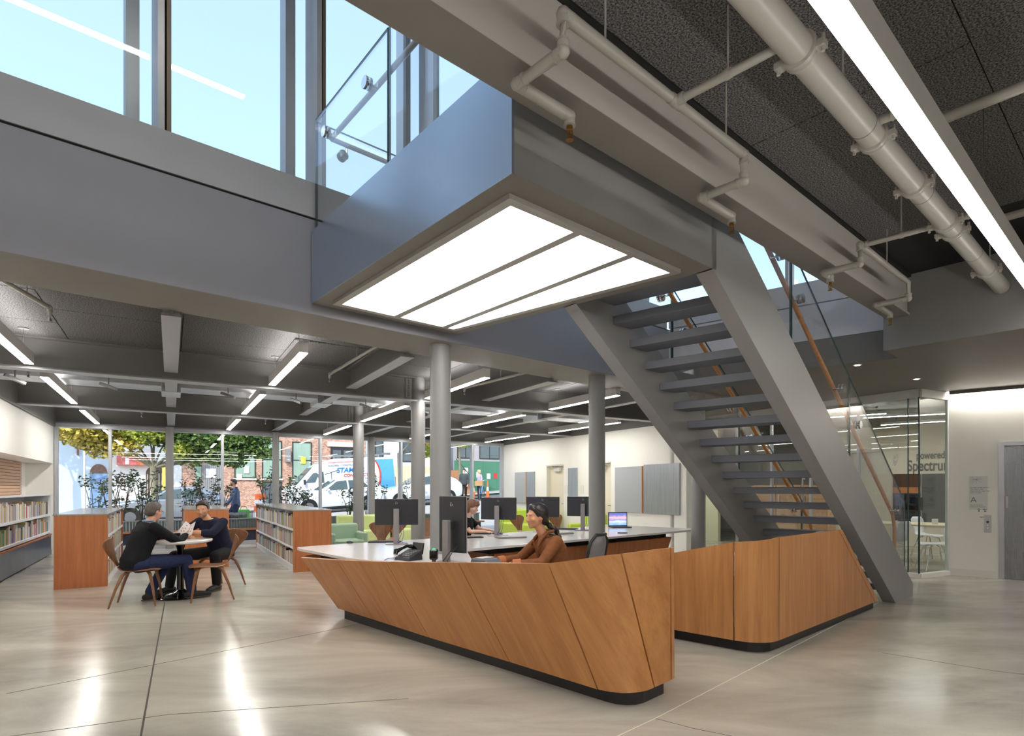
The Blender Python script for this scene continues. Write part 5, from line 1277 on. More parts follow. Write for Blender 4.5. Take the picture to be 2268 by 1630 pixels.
    hm = MB(); hair(hm, H, nb); organic(hm, 'hair', hair_c, o, .008 if fine else .013, 2)
    if extra: extra(o, H, V)
    return o
M['sole'] = P('shoe sole', (70, 62, 54), .7)
def hairline(mb, t, z=.086, r=.013):
    chain(mb, [t(-.070, .018, z - .03), t(-.045, .050, z - .004), t(0, .064, z + .004), t(.045, .050, z - .004), t(.070, .018, z - .03)], [r * .8, r, r, r, r * .8], 8)
    mb.ball(t(0, .028, z + .014), (.05, .042, .026), 12, 8)
def hair_short(mb, H, nb, top=.006):
    t = lambda x, y, z: H @ Vector((x, y, z)); rot = H.to_3x3().normalized(); hairline(mb, t)
    mb.ball(t(0, -.028, .040), (.079, .090, .086), 20, 14, rot); mb.ball(t(0, -.055, .0), (.073, .058, .062), 16, 10, rot); mb.ball(t(0, .022, .088), (.060, .052, .034), 14, 8, rot)
    for sx in (-1, 1): limb(mb, t(sx * .072, .008, .03), t(sx * .070, -.006, -.012), .012, .008, 8)
def hair_swept(mb, H, nb):
    hair_short(mb, H, nb); t = lambda x, y, z: H @ Vector((x, y, z))
    for k in range(7): chain(mb, [t(-.048 + .016 * k, .062, .088), t(-.045 + .015 * k, .03, .112 - .0006 * (k - 3) ** 2), t(-.04 + .013 * k, -.05, .112)], [.008, .012, .012], 8)
def hair_bob(mb, H, nb):
    t = lambda x, y, z: H @ Vector((x, y, z)); rot = H.to_3x3().normalized()
    mb.ball(t(0, -.02, .040), (.083, .096, .088), 20, 14, rot)
    for k in range(13):
        a = R(-8 + 196 / 12 * k); x, y = .080 * math.cos(a), -.020 - .088 * math.sin(a) * (1 if math.sin(a) > 0 else .3)
        chain(mb, [t(x * .95, y, .05), t(x * 1.05, y, -.02), t(x * .98, y + .004, -.088)], [.020, .021, .013], 8)
    for k in range(7): x = -.054 + .018 * k; chain(mb, [t(x * .8, .055, .105), t(x, .088 - abs(x) * .25, .066), t(x * 1.05, .090 - abs(x) * .30, .040)], [.014, .012, .006], 8)
def hair_braid(mb, H, nb):
    t = lambda x, y, z: H @ Vector((x, y, z)); rot = H.to_3x3().normalized(); hairline(mb, t, .080, .014)
    mb.ball(t(0, -.026, .036), (.081, .094, .090), 20, 14, rot); mb.ball(t(0, -.06, -.02), (.068, .056, .06), 14, 10, rot); mb.ball(t(0, .03, .094), (.05, .045, .028), 12, 8, rot)
    for sx in (-1, 1): chain(mb, [t(sx * .062, .045, .070), t(sx * .078, .0, .03), t(sx * .066, -.06, -.03)], [.014, .014, .02], 8)
    p = t(0, -.095, -.055)
    pts = [p, nb + Vector((-.03, -.105, .02)), nb + Vector((-.06, -.135, -.12)), nb + Vector((-.06, -.155, -.24)), nb + Vector((-.06, -.14, -.33))]
    for i in range(len(pts) - 1):
        for j in range(3):
            q = pts[i].lerp(pts[i + 1], j / 3); mb.ball(q + Vector((.008 * (1 if (i * 3 + j) % 2 else -1), 0, 0)), (.030 - .004 * i, .026 - .003 * i, .032), 10, 8)
SK1, SK2, SK3, SK4 = SKIN('light skin', (206, 156, 130)), SKIN('olive skin', (200, 150, 118)), SKIN('tan skin', (196, 142, 110)), SKIN('fair skin', (222, 176, 152))
HG, HB, HK, HA = P('grey brown hair', (86, 76, 70), .6, var=.3, scale=60), P('dark brown hair', (44, 30, 24), .5, var=.3, scale=60), P('black hair', (30, 24, 23), .4, var=.3, scale=60), P('auburn hair', (112, 72, 52), .5, var=.3, scale=60)
def FAB(n, c, **k): return P(n, c, .85, var=.12, scale=25, bump=.25, bscale=160, spec=.2, **k)
blackk, navy, jeans, dkpant = FAB('black knit', (26, 26, 29)), FAB('navy knit', (32, 33, 52)), FAB('blue denim', (40, 48, 78)), FAB('charcoal trousers', (34, 33, 36))
corduroy = P('brown corduroy', (122, 76, 46), .85, var=.15, scale=30, bump=.4, bscale=120, spec=.2); tee = FAB('black cotton', (24, 24, 25))
shoe_k = P('black shoe', (30, 27, 26), .5)
# --- man in the black pullover, seen from behind at the round table
J1 = dict(hip=(0, -.06, .545), shr=(.19, .07, .945), shl=(-.18, .11, .95), neck=(0, .10, 1.0), head=(.0, .165, 1.125), yaw=.30, pitch=-.12, elr=(.20, .36, .745), wrr=(.06, .53, .815), ell=(-.22, .38, .77), wrl=(-.10, .56, .80),
          hfr=(-.15, .6, .35), hdr=(-.9, .2, .1), hfl=(.1, .6, .35), hdl=(.9, .2, .1), knr=(.13, .50, .50), anr=(.20, .53, .09), tor=(.25, .72, .03), knl=(-.14, .42, .50), anl=(-.11, .16, .09), tol=(-.16, .34, .03))
def glasses(o, H, V):
    t = lambda x, y, z: H @ Vector((x, y, z)); g = MB()
    for sx in (-1, 1):
        g.tube([t(sx * .030 + .021 * math.cos(a * math.pi / 6), .096 - .012 * abs(math.cos(a * math.pi / 6)) * 0, .004 + .015 * math.sin(a * math.pi / 6)) for a in range(13)], .0016, 5)
        g.tube([t(sx * .051, .094, .008), t(sx * .079, .05, .010), t(sx * .082, -.01, .004)], .0018, 5)
    g.tube([t(-.009, .098, .006), t(.009, .098, .006)], .0016, 5); g.build('glasses', M['cable'], o, local=True)
    c = MB().tube([V['neck'] + Vector((.056 * math.cos(a), .058 * math.sin(a), .018)) for a in [k * math.pi / 8 for k in range(17)]], .012, 8); c.build('shirt_collar', P('pale blue shirt', (120, 140, 170), .8), o, smooth=True, local=True)
person('man with glasses in a black pullover and jeans, seated with his back turned', (*CH1, 0), face(FM1), J1, SK1, blackk, jeans, P('dark grey suede', (48, 44, 42), .9), hair_short, hair_c=HG, extra=glasses)
# --- smiling man in navy across the table
J2 = dict(hip=(0, -.05, .545), shr=(.19, .16, .945), shl=(-.19, .12, .945), neck=(.02, .16, 1.0), head=(.045, .24, 1.125), yaw=.45, pitch=-.14, roll=.08, elr=(.27, .38, .80), wrr=(.0, .545, .785), ell=(-.24, .36, .81), wrl=(-.02, .60, .835),
          hfr=(-.9, .15, -.12), hdr=(0, 0, -1), hfl=(.5, .8, -.1), hdl=(.5, -.3, -.8), knr=(.27, .50, .50), anr=(.24, .60, .09), tor=(.27, .78, .03), knl=(-.27, .34, .50), anl=(-.20, .24, .09), tol=(-.24, .42, .03))
def stubble(o, H, V):
    t = lambda x, y, z: H @ Vector((x, y, z)); rot = H.to_3x3().normalized()
    m = MB(); m.ball(t(0, .032, -.066), (.0502, .0505, .040), 16, 10, rot); m.ball(t(0, .063, -.093), (.0225, .0185, .0165), 10, 8, rot); m.ball(t(0, .083, -.0525), (.024, .0125, .005), 10, 6, rot)
    m.build('stubble', P('stubble shadow', (150, 106, 82), .7, var=.2, scale=200), o, local=True, smooth=True)
person('smiling man in a navy pullover, arms folded on the round table', (*CH3, 0), face((-.30, -.95)), J2, SK2, navy, dkpant, shoe_k, hair_swept, sleeves='push', closed=True, hair_c=HB, extra=stubble)
# --- woman in the brown corduroy jacket
J3 = dict(hip=(0, -.02, .56), shr=(.165, .10, .945), shl=(-.165, .08, .945), neck=(0, .12, 1.0), head=(-.02, .215, 1.165), yaw=.10, pitch=-.02, elr=(.22, .30, .76), wrr=(.15, .55, .755), ell=(-.21, .24, .77), wrl=(-.13, .50, .76),
          hfr=(-.15, .6, -.05), hdr=(0, 0, -1), hfl=(.1, .6, -.05), hdl=(0, 0, -1), knr=(.11, .40, .52), anr=(.12, .42, .09), tor=(.13, .6, .03), knl=(-.11, .40, .52), anl=(-.12, .42, .09), tol=(-.13, .6, .03))
def jacket(o, H, V):
    nb = V['neck']; c = MB()
    for sx in (-1, 1):
        chain(c, [nb + Vector((sx * .060, -.05, .035)), nb + Vector((sx * .072, .01, .025)), nb + Vector((sx * .07, .075, -.035)), nb + Vector((sx * .085, .105, -.095))], [.016, .018, .020, .012], 8)
        el, wr = V['elr' if sx > 0 else 'ell'], V['wrr' if sx > 0 else 'wrl']
    chain(c, [nb + Vector((-.06, -.05, .035)), nb + Vector((0, -.078, .04)), nb + Vector((.06, -.05, .035))], [.016, .018, .016], 8)
    organic(c, 'jacket_collar', corduroy, o, .008, 2)
    cu = P('light corduroy cuff', (166, 98, 58), .8)
    for s_ in 'rl':
        el, wr = V['el' + s_], V['wr' + s_]; MB().tube([el.lerp(wr, .66), el.lerp(wr, .92)], [.048, .044], 14).build('cuff', cu, o, smooth=True, local=True)
    MB().tube([V['hip'].lerp(V['neck'], .93) + Vector((-.02, .14, -.02)), V['hip'].lerp(V['neck'], .5) + Vector((-.02, .135, 0)), V['hip'].lerp(V['neck'], .1) + Vector((-.02, .14, 0))], .012, 8).build('front_placket', corduroy, o, smooth=True, local=True)
    for sx in (-1, 1): MB().ball((H @ Vector((sx * .083, -.008, -.038))), .006, 8, 6).build('earring', M['brass'], o, local=True)
person('woman in a brown corduroy jacket with a dark braid, seated at the reception desk', (.42, 5.2, 0), face((-.95, -.31)), J3, SK3, corduroy, dkpant, shoe_k, hair_braid, fem=True, hair_c=HK, lips=(170, 96, 88), extra=jacket)
# --- woman with a bob at the computer desk
J4 = dict(hip=(0, -.02, .56), shr=(.165, .09, .93), shl=(-.165, .07, .93), neck=(0, .10, .985), head=(.0, .19, 1.13), yaw=-.12, pitch=-.30, elr=(.19, .22, .76), wrr=(.12, .43, .765), ell=(-.2, .24, .77), wrl=(-.06, .46, .775),
          hfr=(-.1, .6, -.05), hdr=(0, 0, -1), hfl=(.1, .6, -.05), hdl=(0, 0, -1), knr=(.11, .40, .52), anr=(.12, .42, .09), tor=(.13, .6, .03), knl=(-.11, .40, .52), anl=(-.12, .42, .09), tol=(-.13, .6, .03))
person('woman with a brown bob and black tee typing at the computer desk', (-.80, 8.92, 0), face((.97, -.28)), J4, SK4, tee, dkpant, shoe_k, hair_bob, sleeves='short', fem=True, hair_c=HA)
dup(chair, (-.84, 8.93, 0), face((.97, -.28)), 'walnut ply chair under the woman with the bob haircut', 'ply chairs at the computer desk')
# magazine in the hands of the man in black
mg = thing('magazine', 'open white magazine with red prints held over the round table', 'magazine', (-4.30, 7.41, .80), face((.52, .854)))
M['page'] = P('printed page', (232, 226, 222), .6, var=.02)
for s in (-1, 1):
    pg = MB().obox((s * .075, .05, .075), (.155, .20, .004), 0, R(62), -s * R(22)).build('page', M['page'], mg, local=True)
    pr_ = MB()
    for k in range(4):
        for j in range(2): pr_.obox((s * (.045 + .06 * j), .047 + .02 * (k - 1.5) - .004, .078 + .035 * (k - 1.5)), (.022, .009, .003), 0, R(62), -s * R(22))
    pr_.build('print', P('red print', (176, 70, 64), .6), pg, local=True)
MB().obox((-4.50, 7.40, .753), (.16, .22, .006), .4).build('leaflet', P('salmon leaflet', (206, 150, 130), .6), None, label='salmon leaflet lying on the round table', cat='leaflet')
# ================================================================== STREET OUTSIDE
def gz(t, w):
    k = min(1, max(0, (w - 21) / 5)); return .058 * max(0, t) * k
M['paving'] = P('pavement concrete', (176, 172, 166), .85, var=.08, scale=1.2)
M['asphalt'] = P('asphalt', (96, 96, 100), .9, var=.1, scale=3)
def ground(name, ws, mat, dz=0):
    mb = MB(); ts = [-30, -12, -6, -2, 0, 2, 4, 6, 8, 10, 12, 14, 16, 18, 20, 23, 30, 45]; n = len(ws)
    for t in ts:
        for w in ws: mb.v.append(TW(t, w, gz(t, w) + dz))
    for i in range(len(ts) - 1):
        for j in range(n - 1): a = i * n + j; mb.f.append((a, a + n, a + n + 1, a + 1))
    return S(mb, name, mat)
ground('ground', [15.98, 18, 20, 21, 22, 23, 24, 25, 26], M['paving'], -.02); ground('ground', [26, 28, 30, 32, 33.5], M['asphalt'], -.1); ground('ground', [33.5, 35, 38, 60], M['paving'], .02)
S(MB().tbox(-30, 40, 26, 26.15, -.3, .1), 'kerb', M['paving'])
def BRICK(name, c1, c2, mort, sc=1.0):
    m, t, b = mk(name); N, L = t.nodes, t.links
    tc = N.new('ShaderNodeTexCoord'); mp = N.new('ShaderNodeMapping'); mp.inputs['Rotation'].default_value = (0, 0, -RC); L.new(tc.outputs['Object'], mp.inputs[0])
    sp = N.new('ShaderNodeSeparateXYZ'); cb = N.new('ShaderNodeCombineXYZ'); L.new(mp.outputs[0], sp.inputs[0]); L.new(sp.outputs['X'], cb.inputs['X']); L.new(sp.outputs['Z'], cb.inputs['Y'])
    br = N.new('ShaderNodeTexBrick'); br.inputs['Scale'].default_value = 4.2 * sc; br.inputs['Mortar Size'].default_value = .018; br.inputs['Bias'].default_value = 0; br.inputs['Row Height'].default_value = .28
    br.inputs['Color1'].default_value = lin(c1); br.inputs['Color2'].default_value = lin(c2); br.inputs['Mortar'].default_value = lin(mort)
    L.new(cb.outputs[0], br.inputs[0]); L.new(br.outputs[0], b.inputs['Base Color']); b.inputs['Roughness'].default_value = .9; return m
M['brick'] = BRICK('pale red brick', (150, 100, 82), (200, 158, 134), (206, 196, 184)); M['brick_dark'] = BRICK('dark red brick', (120, 72, 62), (140, 92, 78), (120, 110, 104))
M['stucco'] = P('white stucco', (226, 226, 226), .9, var=.04, scale=1.5); M['stucco_blue'] = P('pale blue stucco', (196, 212, 228), .9, var=.04, scale=1.5)
M['win_dark'] = P('dark window frame', (46, 46, 48), .5); M['win_glass'] = P('green curtained glass', (150, 176, 160), .12, var=.14, scale=2, stretch=(14, 14, .3), spec=.8); M['win_glass_d'] = P('dim window glass', (84, 94, 100), .1, var=.1, spec=.8)
M['stone'] = P('limestone trim', (206, 202, 194), .8)
def bwin(parent, t0, t1, z0, z1, w, frame, glass, bars=1, vert=0, name='window'):
    f = MB(); d = .06
    f.tbox(t0, t0 + d, w - .06, w + .02, z0, z1); f.tbox(t1 - d, t1, w - .06, w + .02, z0, z1); f.tbox(t0, t1, w - .06, w + .02, z0, z0 + d); f.tbox(t0, t1, w - .06, w + .02, z1 - d, z1)
    fo = f.build(name, frame, parent)
    for k in range(bars): z = z0 + (z1 - z0) * (k + 1) / (bars + 1); MB().tbox(t0 + d, t1 - d, w - .05, w + .01, z - .03, z + .03).build('sash_bar', frame, fo)
    for k in range(vert): q = t0 + (t1 - t0) * (k + 1) / (vert + 1); MB().tbox(q - .03, q + .03, w - .05, w + .01, z0 + d, z1 - d).build('sash_bar', frame, fo)
    MB().tbox(t0 + d, t1 - d, w - .03, w + .01, z0 + d, z1 - d).build('pane', glass, fo); return fo
WB = 38.0
b1 = thing('building', 'white and pale blue stucco building with an arched window', 'building', TW(-5, WB + 2))
MB().tbox(-16, .52, WB, WB + 5, -.1, 3.95).build('wall', M['stucco_blue'], b1); MB().tbox(-16, .52, WB + .02, WB + 5, 3.95, 9).build('upper_wall', M['brick_dark'], b1)
MB().tbox(-3.3, .52, WB - .02, WB, 3.2, 6).build('white_upper', M['stucco'], b1); MB().tbox(-2.95, .52, WB - .015, WB, -.1, 3.2).build('white_wall', M['stucco'], b1)
aw = MB(); pts = [(-3.76, 2.25), (-2.99, 2.25)] + [(-3.375 + .385 * math.cos(a), 2.25 + .5 * math.sin(a)) for a in [math.pi * k / 12 for k in range(1, 12)]]
aw.hexa([TW(t, WB - .04, z) for t, z in pts], [TW(t, WB + .01, z) for t, z in pts]); aw.build('arched_window', P('boarded brown window', (112, 88, 76), .8, var=.3, scale=8), b1)
MB().tbox(-3.76, -2.99, WB - .03, WB, 0, 2.22).build('blue_door', P('blue mural door', (118, 152, 196), .7, var=.2, scale=2), b1)
dw = MB(); pts = [(-1.22, 0), (-.30, 0), (-.30, 2.3)] + [(-.76 + .46 * math.cos(a), 2.3 + .4 * math.sin(a)) for a in [math.pi * k / 10 for k in range(1, 10)]] + [(-1.22, 2.3)]
dw.hexa([TW(t, WB - .03, z) for t, z in pts], [TW(t, WB + .01, z) for t, z in pts]); dwo = dw.build('arched_doorway', P('dark doorway', (88, 74, 66), .8, var=.2, scale=5), b1)
for k in range(6): MB().tbox(-1.16 + .14 * k, -1.13 + .14 * k, WB - .07, WB - .03, 0.1, 2.3).build('bar', M['stone'], dwo)
MB().tbox(-4.32, -4.24, WB - .08, WB, 3.2, 4.4).build('downpipe', M['brick_dark'], b1)
sgn = thing('shop_sign', 'red and orange projecting shop sign on the white building', 'sign', TW(-1.8, WB - .4, 2.75))
MB().tbox(-2.54, -1.62, WB - .55, WB - .02, 2.70, 3.22).build('light_box', P('red shop sign', (196, 104, 100), .5, var=.15, scale=4), sgn, bevel=.02); MB().tbox(-1.62, -1.0, WB - .55, WB - .02, 2.72, 3.14).build('awning', P('orange awning', (226, 118, 78), .6, var=.1), sgn)
MB().tbox(-2.15, -1.98, WB - .56, WB - .55, 2.75, 3.1).build('white_panel', M['stucco'], sgn)
MB().tube([TW(-3.83, WB - 1.5, 0), TW(-3.83, WB - 1.5, 3.45)], .06, 10).build('sign_post', M['stone'], None, label='pale slender post left of the arched window', cat='post')
MB().tbox(-.42, .05, WB - 2.0, WB - 1.9, .1, 2.6).build('timber_screen', P('yellow ochre boards', (206, 186, 96), .8, var=.15, scale=3, stretch=(6, 6, .5)), None, label='tall ochre board screen behind the street tree', cat='screen')
b2 = thing('building', 'pale brick house with tall black-framed windows', 'building', TW(6, WB + 2))
MB().tbox(.52, 11.3, WB, WB + 5, -.1, 10).build('wall', M['brick'], b2)
for (a, b, z0, z1) in ((3.27, 4.45, 2.05, 4.4), (4.81, 5.96, 2.05, 4.4), (6.58, 7.76, 2.05, 4.4)):
    fo = bwin(b2, a, b, z0, z1, WB, M['win_dark'], M['win_glass'], 1); MB().tbox(a - .06, b + .06, WB - .12, WB, z0 - .1, z0).build('sill', M['stone'], fo)
for (a, b) in ((3.27, 4.45), (4.81, 5.96), (6.58, 7.76), (9.0, 10.2)): bwin(b2, a, b, 5.6, 7.6, WB, M['win_dark'], M['win_glass_d'], 1)
for (a, b) in ((4.81, 5.96), (6.58, 7.76)): bwin(b2, a, b, .35, 1.85, WB, M['win_dark'], M['win_glass_d'], 0)
MB().tbox(1.20, 1.52, WB - .05, WB, 0, 3.0).build('side_window', M['win_glass'], b2)
gt = MB().tbox(1.57, 2.54, WB - .08, WB - .02, .05, 2.85).build('gate', P('grey metal gate', (150, 150, 152), .6), b2)
for k in range(9): MB().tbox(1.60 + .105 * k, 1.62 + .105 * k, WB - .1, WB - .08, .1, 2.8).build('gate_rib', M['steel_dark'], gt)
MB().tbox(1.75, 2.28, WB - .11, WB - .10, 2.05, 2.6).build('gate_notice', M['stucco'], gt)
MB().tbox(8.76, 10.6, WB - .12, WB, 4.18, 4.5).build('lintel', M['stone'], b2)
dd = MB().tbox(8.96, 10.42, WB - .06, WB, 1.2, 4.16).build('entrance', M['win_dark'], b2)
for a in (9.1, 9.8): MB().tbox(a, a + .52, WB - .08, WB - .06, 1.5, 3.95).build('door_pane', M['win_glass_d'], dd)
for k, (t, z) in enumerate(((3.95, 2.55), (3.55, 2.25), (7.25, 3.2))): MB().tbox(t - .16, t + .14, WB - .09, WB - .06, z - .2, z + (.25 if k != 1 else .05)).build('window_notice', M['stucco'] if k != 2 else P('yellow note', (214, 206, 70), .6), b2)
MB().tbox(6.15, 6.45, WB - .3, WB, 3.1, 3.9).build('meter_box', M['steel'], b2)
b3 = thing('building', 'white house right of the pale brick house', 'building', TW(13, WB + 2))
MB().tbox(11.3, 17.6, WB + .1, WB + 5, 0, 9).build('wall', M['stucco'], b3); MB().tbox(11.3, 17.6, WB + .05, WB + .12, 0, 3.0).build('beige_base', P('beige render', (214, 196, 166), .9), b3)
bwin(b3, 11.45, 12.55, 3.2, 4.7, WB + .1, M['win_dark'], M['win_glass_d'], 0, 1); bwin(b3, 13.9, 14.9, 3.3, 4.8, WB + .1, M['win_dark'], M['win_glass_d'], 1); bwin(b3, 15.2, 16.0, 1.2, 2.4, WB + .05, M['stone'], M['win_glass_d'], 1, 1)
stp = thing('stoop', 'brownstone entrance steps beside the green hoarding', 'steps', TW(17.2, WB - 1))
M['brownstone'] = P('brownstone', (168, 122, 88), .85, var=.1)
for k in range(10): MB().tbox(16.4, 18.6 - .06 * k, WB - 2.6 + .24 * k, WB + .1, .85 + .19 * k, 1.04 + .19 * k).build('step', M['brownstone'], stp)
MB().tube([TW(18.5, WB - 2.6, 1.7), TW(17.9, WB - .3, 3.6)], .03, 8).build('handrail', M['win_dark'], stp)
b4 = thing('building', 'grey house above the green hoarding', 'building', TW(21, WB + 3))
MB().tbox(17.6, 30, WB + 1.2, WB + 6, 0, 9).build('wall', P('lilac grey siding', (176, 170, 172), .9, var=.03), b4)
bwin(b4, 18.7, 20.1, 3.75, 5.3, WB + 1.2, M['win_dark'], M['win_glass_d'], 0, 1); bwin(b4, 20.6, 22.4, 3.75, 5.3, WB + 1.2, M['win_dark'], M['win_glass_d'], 0, 1)
hd = thing('hoarding', 'green painted construction hoarding with posted notices', 'fence', TW(20, WB))
M['hoard'] = P('green hoarding paint', (66, 122, 96), .7, var=.06, scale=2)
for k in range(9): MB().tbox(17.9 + 1.2 * k, 19.09 + 1.2 * k, WB - .02, WB + .03, .75 + .03 * k, 3.5).build('hoarding_panel', M['hoard'], hd)
for k, (t, z, c) in enumerate(((18.85, 2.75, 'stucco'), (19.85, 2.45, 'stucco'), (20.75, 2.35, 'stucco'), (21.35, 2.4, 'red'))): MB().tbox(t - .14, t + .16, WB - .04, WB - .02, z - .2, z + .22).build('notice', M['stucco'] if c != 'red' else P('red notice', (190, 52, 52), .6), hd)
# backdrop houses further along both ways
for k, (t0, t1, h, c, lb) in enumerate(((-40, -16, 9, 'brick_dark', 'dark brick building at the far left end of the street'), (30, 60, 9, 'brick', 'pale brick building at the far right end of the street'))):
    o = thing('building', lb, 'building', TW((t0 + t1) / 2, WB + 3)); MB().tbox(t0, t1, WB, WB + 6, -.5, h).build('wall', M[c], o)
    for j in range(5): bwin(o, t0 + 2 + 4 * j, t0 + 3.4 + 4 * j, 2.6, 4.6, WB, M['win_dark'], M['win_glass_d'], 1)
# ---- corrugated planter, gabion, hoops
pw = thing('planter', 'corrugated metal planter wall below the street windows', 'planter', TW(3, 17.6))
M['corr'] = P('corrugated zinc', (122, 132, 132), .4, .6, var=.1)
def corrug(t0, t1, w, z0, z1):
    mb = MB(); n = int((t1 - t0) / .035)
    for k in range(n + 1):
        t = t0 + (t1 - t0) * k / n; ww = w + .012 * math.cos(math.pi * k)
        mb.v.append(TW(t, ww, z0)); mb.v.append(TW(t, ww, z1))
    for k in range(n): a = 2 * k; mb.f.append((a, a + 2, a + 3, a + 1))
    return mb
for a, b in ((-2.2, -.1), (0, 2.25), (2.4, 4.75), (4.9, 7.0), (7.15, 9.2)): 
    c = corrug(a, b, 17.5, 0, .56).build('corrugated_sheet', M['corr'], pw); c.modifiers.new('s', 'SOLIDIFY').thickness = .004
    MB().tbox(a, b, 17.46, 17.56, .56, .59).build('cap', M['steel'], pw)
    MB().tbox(a, b, 17.12, 17.42, .28, .32).build('bench_slat', M['cherry_red'], pw); MB().tbox(a + .1, b - .1, 17.2, 17.4, 0, .28).build('bench_base', P('dark blue bench base', (36, 42, 62), .6), pw)
MB().tbox(-2.2, 9.2, 17.58, 18.6, .2, .46).build('soil', P('planter soil', (74, 62, 50), .95, var=.2, scale=12), pw)
gb = thing('gabion', 'wire basket of grey stones beside the walking person', 'gabion', TW(1.55, 19.2))
rk = P('grey field stone', (128, 126, 120), .9, var=.25, scale=5)
for k in range(44):
    t, w, z = 1.0 + random.random() * 1.35, 19.0 + random.random() * .25, .1 + (k % 4) * .17; b_ = MB().ball((0, 0, 0), (random.uniform(.09, .13), random.uniform(.08, .12), random.uniform(.075, .10)), 8, 6, Matrix.Rotation(random.random() * 3, 3, 'Z'))
    b_.v = [v * random.uniform(.92, 1.08) + TW(t, w, z) for v in b_.v]; b_.build('stone', rk, gb, smooth=True)
cg = MB()
for k in range(8): cg.tube([TW(.92 + .21 * k, 18.9, 0), TW(.92 + .21 * k, 18.9, .72)], .005, 5)
for z in (.05, .25, .45, .7): cg.tube([TW(.92, 18.9, z), TW(2.4, 18.9, z)], .005, 5)
cg.build('wire_cage', M['steel_dark'], gb)
M['hoop'] = P('light steel hoop', (176, 192, 212), .3, .5)
for k, (t, w, lb) in enumerate(((1.05, 18.4, 'bent steel bicycle hoop in front of the stone basket'), (.35, 18.5, 'bent steel bicycle hoop behind the smiling man'), (-.55, 18.4, 'bent steel bicycle hoop left of the smiling man'))):
    MB().tube([TW(t + .10, w, 0), TW(t + .02, w, .35), TW(t - .06, w, .95), TW(t + .0, w, 1.07), TW(t + .22, w, 1.10), TW(t + .28, w, 1.0), TW(t + .22, w, .4), TW(t + .14, w, 0)], .026, 10).build('bike_hoop', M['hoop'], None, smooth=True, label=lb, cat='bike hoop', group='bike hoops on the pavement')
# ---- shrubs and trees
def LEAF(n, c1, c2):
    m, t, b = mk(n); N, L = t.nodes, t.links; oi = N.new('ShaderNodeNewGeometry'); cr = N.new('ShaderNodeValToRGB'); cr.color_ramp.elements[0].color = lin(c1); cr.color_ramp.elements[1].color = lin(c2)
    L.new(oi.outputs['Random Per Island'], cr.inputs[0]); L.new(cr.outputs[0], b.inputs['Base Color']); b.inputs['Roughness'].default_value = .6
    b.inputs['Transmission Weight'].default_value = 0; b.inputs['Subsurface Weight'].default_value = .0; return m
L_dark, L_red = LEAF('glossy shrub leaves', (34, 52, 34), (86, 104, 58)), LEAF('bronze shrub leaves', (60, 44, 34), (96, 92, 56))
L_yel, L_grn, L_lt = LEAF('yellowing tree leaves', (132, 130, 42), (214, 190, 88)), LEAF('green tree leaves', (52, 84, 40), (122, 148, 66)), LEAF('fresh tree leaves', (120, 148, 48), (206, 206, 92))
M['bark'] = P('grey green bark', (128, 124, 106), .9, var=.25, scale=8, stretch=(4, 4, 1)); M['twig'] = P('brown twig', (74, 60, 46), .9)
def leaves(mb, centre, n, rad, size, asp=.45):
    for _ in range(n):
        d = Vector((random.gauss(0, 1), random.gauss(0, 1), random.gauss(0, 1))).normalized() * (random.random() ** .4)
        c = Vector(centre) + Vector((d.x * rad[0], d.y * rad[1], d.z * rad[2])); s = size * random.uniform(.7, 1.3)
        a = Vector((random.gauss(0, 1), random.gauss(0, 1), random.gauss(0, .5))).normalized(); b = a.cross(Vector((random.gauss(0, 1), random.gauss(0, 1), random.gauss(0, 1)))).normalized(); nn = a.cross(b)
        mb.add([c - a * s, c + b * s * asp + nn * s * .12, c + a * s, c - b * s * asp + nn * s * .12], [(0, 1, 2, 3)])
def shrub(label, t, w, h, mat, n=230, sp=.3):
    o = thing('shrub', label, 'shrub', TW(t, w, .42), 0, 'shrubs in the planter'); stm = MB(); lf = MB()
    for k in range(5):
        a = random.random() * 6.28; tip = Vector((math.cos(a) * sp, math.sin(a) * sp, h * random.uniform(.7, 1))); mid = tip * .5 + Vector((0, 0, h * .08)); stm.tube([(0, 0, 0), mid, tip], [.012, .009, .004], 5)
        for j in range(6): q = .3 + .7 * j / 5; p = mid.lerp(tip, q) if q > .5 else Vector((0, 0, 0)).lerp(mid, q * 2); leaves(lf, p, n // 30, (.14, .14, .12), .05)
    stm.build('stem', M['twig'], o, local=True); lf.build('foliage', mat, o, local=True)
for k, (t, h, mt, lb) in enumerate(((-2.05, 1.35, L_dark, 'leafy shrub closest to the book wall'), (-1.72, 1.55, L_red, 'bronze-tipped shrub left of the first window bar'), (-1.45, 1.45, L_dark, 'shrub in front of the pale post'), (-1.0, 1.55, L_dark, 'dark shrub before the blue door'), (-.75, 1.1, L_dark, 'low shrub right of the blue door'), (.15, 1.25, L_dark, 'dark shrub right of the first round window column'), (.62, 1.5, L_red, 'bronze shrub in front of the grey gate'), (.95, 1.2, L_red, 'sparse shrub right of the grey gate'), (2.2, 1.5, L_dark, 'shrub left of the second window column'), (2.62, 1.7, L_dark, 'tall dark shrub right of the second window column'), (2.95, 1.15, L_dark, 'spreading shrub before the white car bonnet'), (3.2, .95, L_dark, 'low shrub before the white car wheel'), (4.6, 1.2, L_dark, 'shrub left of the third window column'), (5.15, 1.5, L_dark, 'dark shrub before the blue van tail'), (5.5, 1.2, L_dark, 'shrub left of the grey street tree'), (6.6, 1.4, L_dark, 'shrub between the two tall columns'))):
    shrub(lb, t + (.35 if t < 0 else .25), 18.1, h, mt)
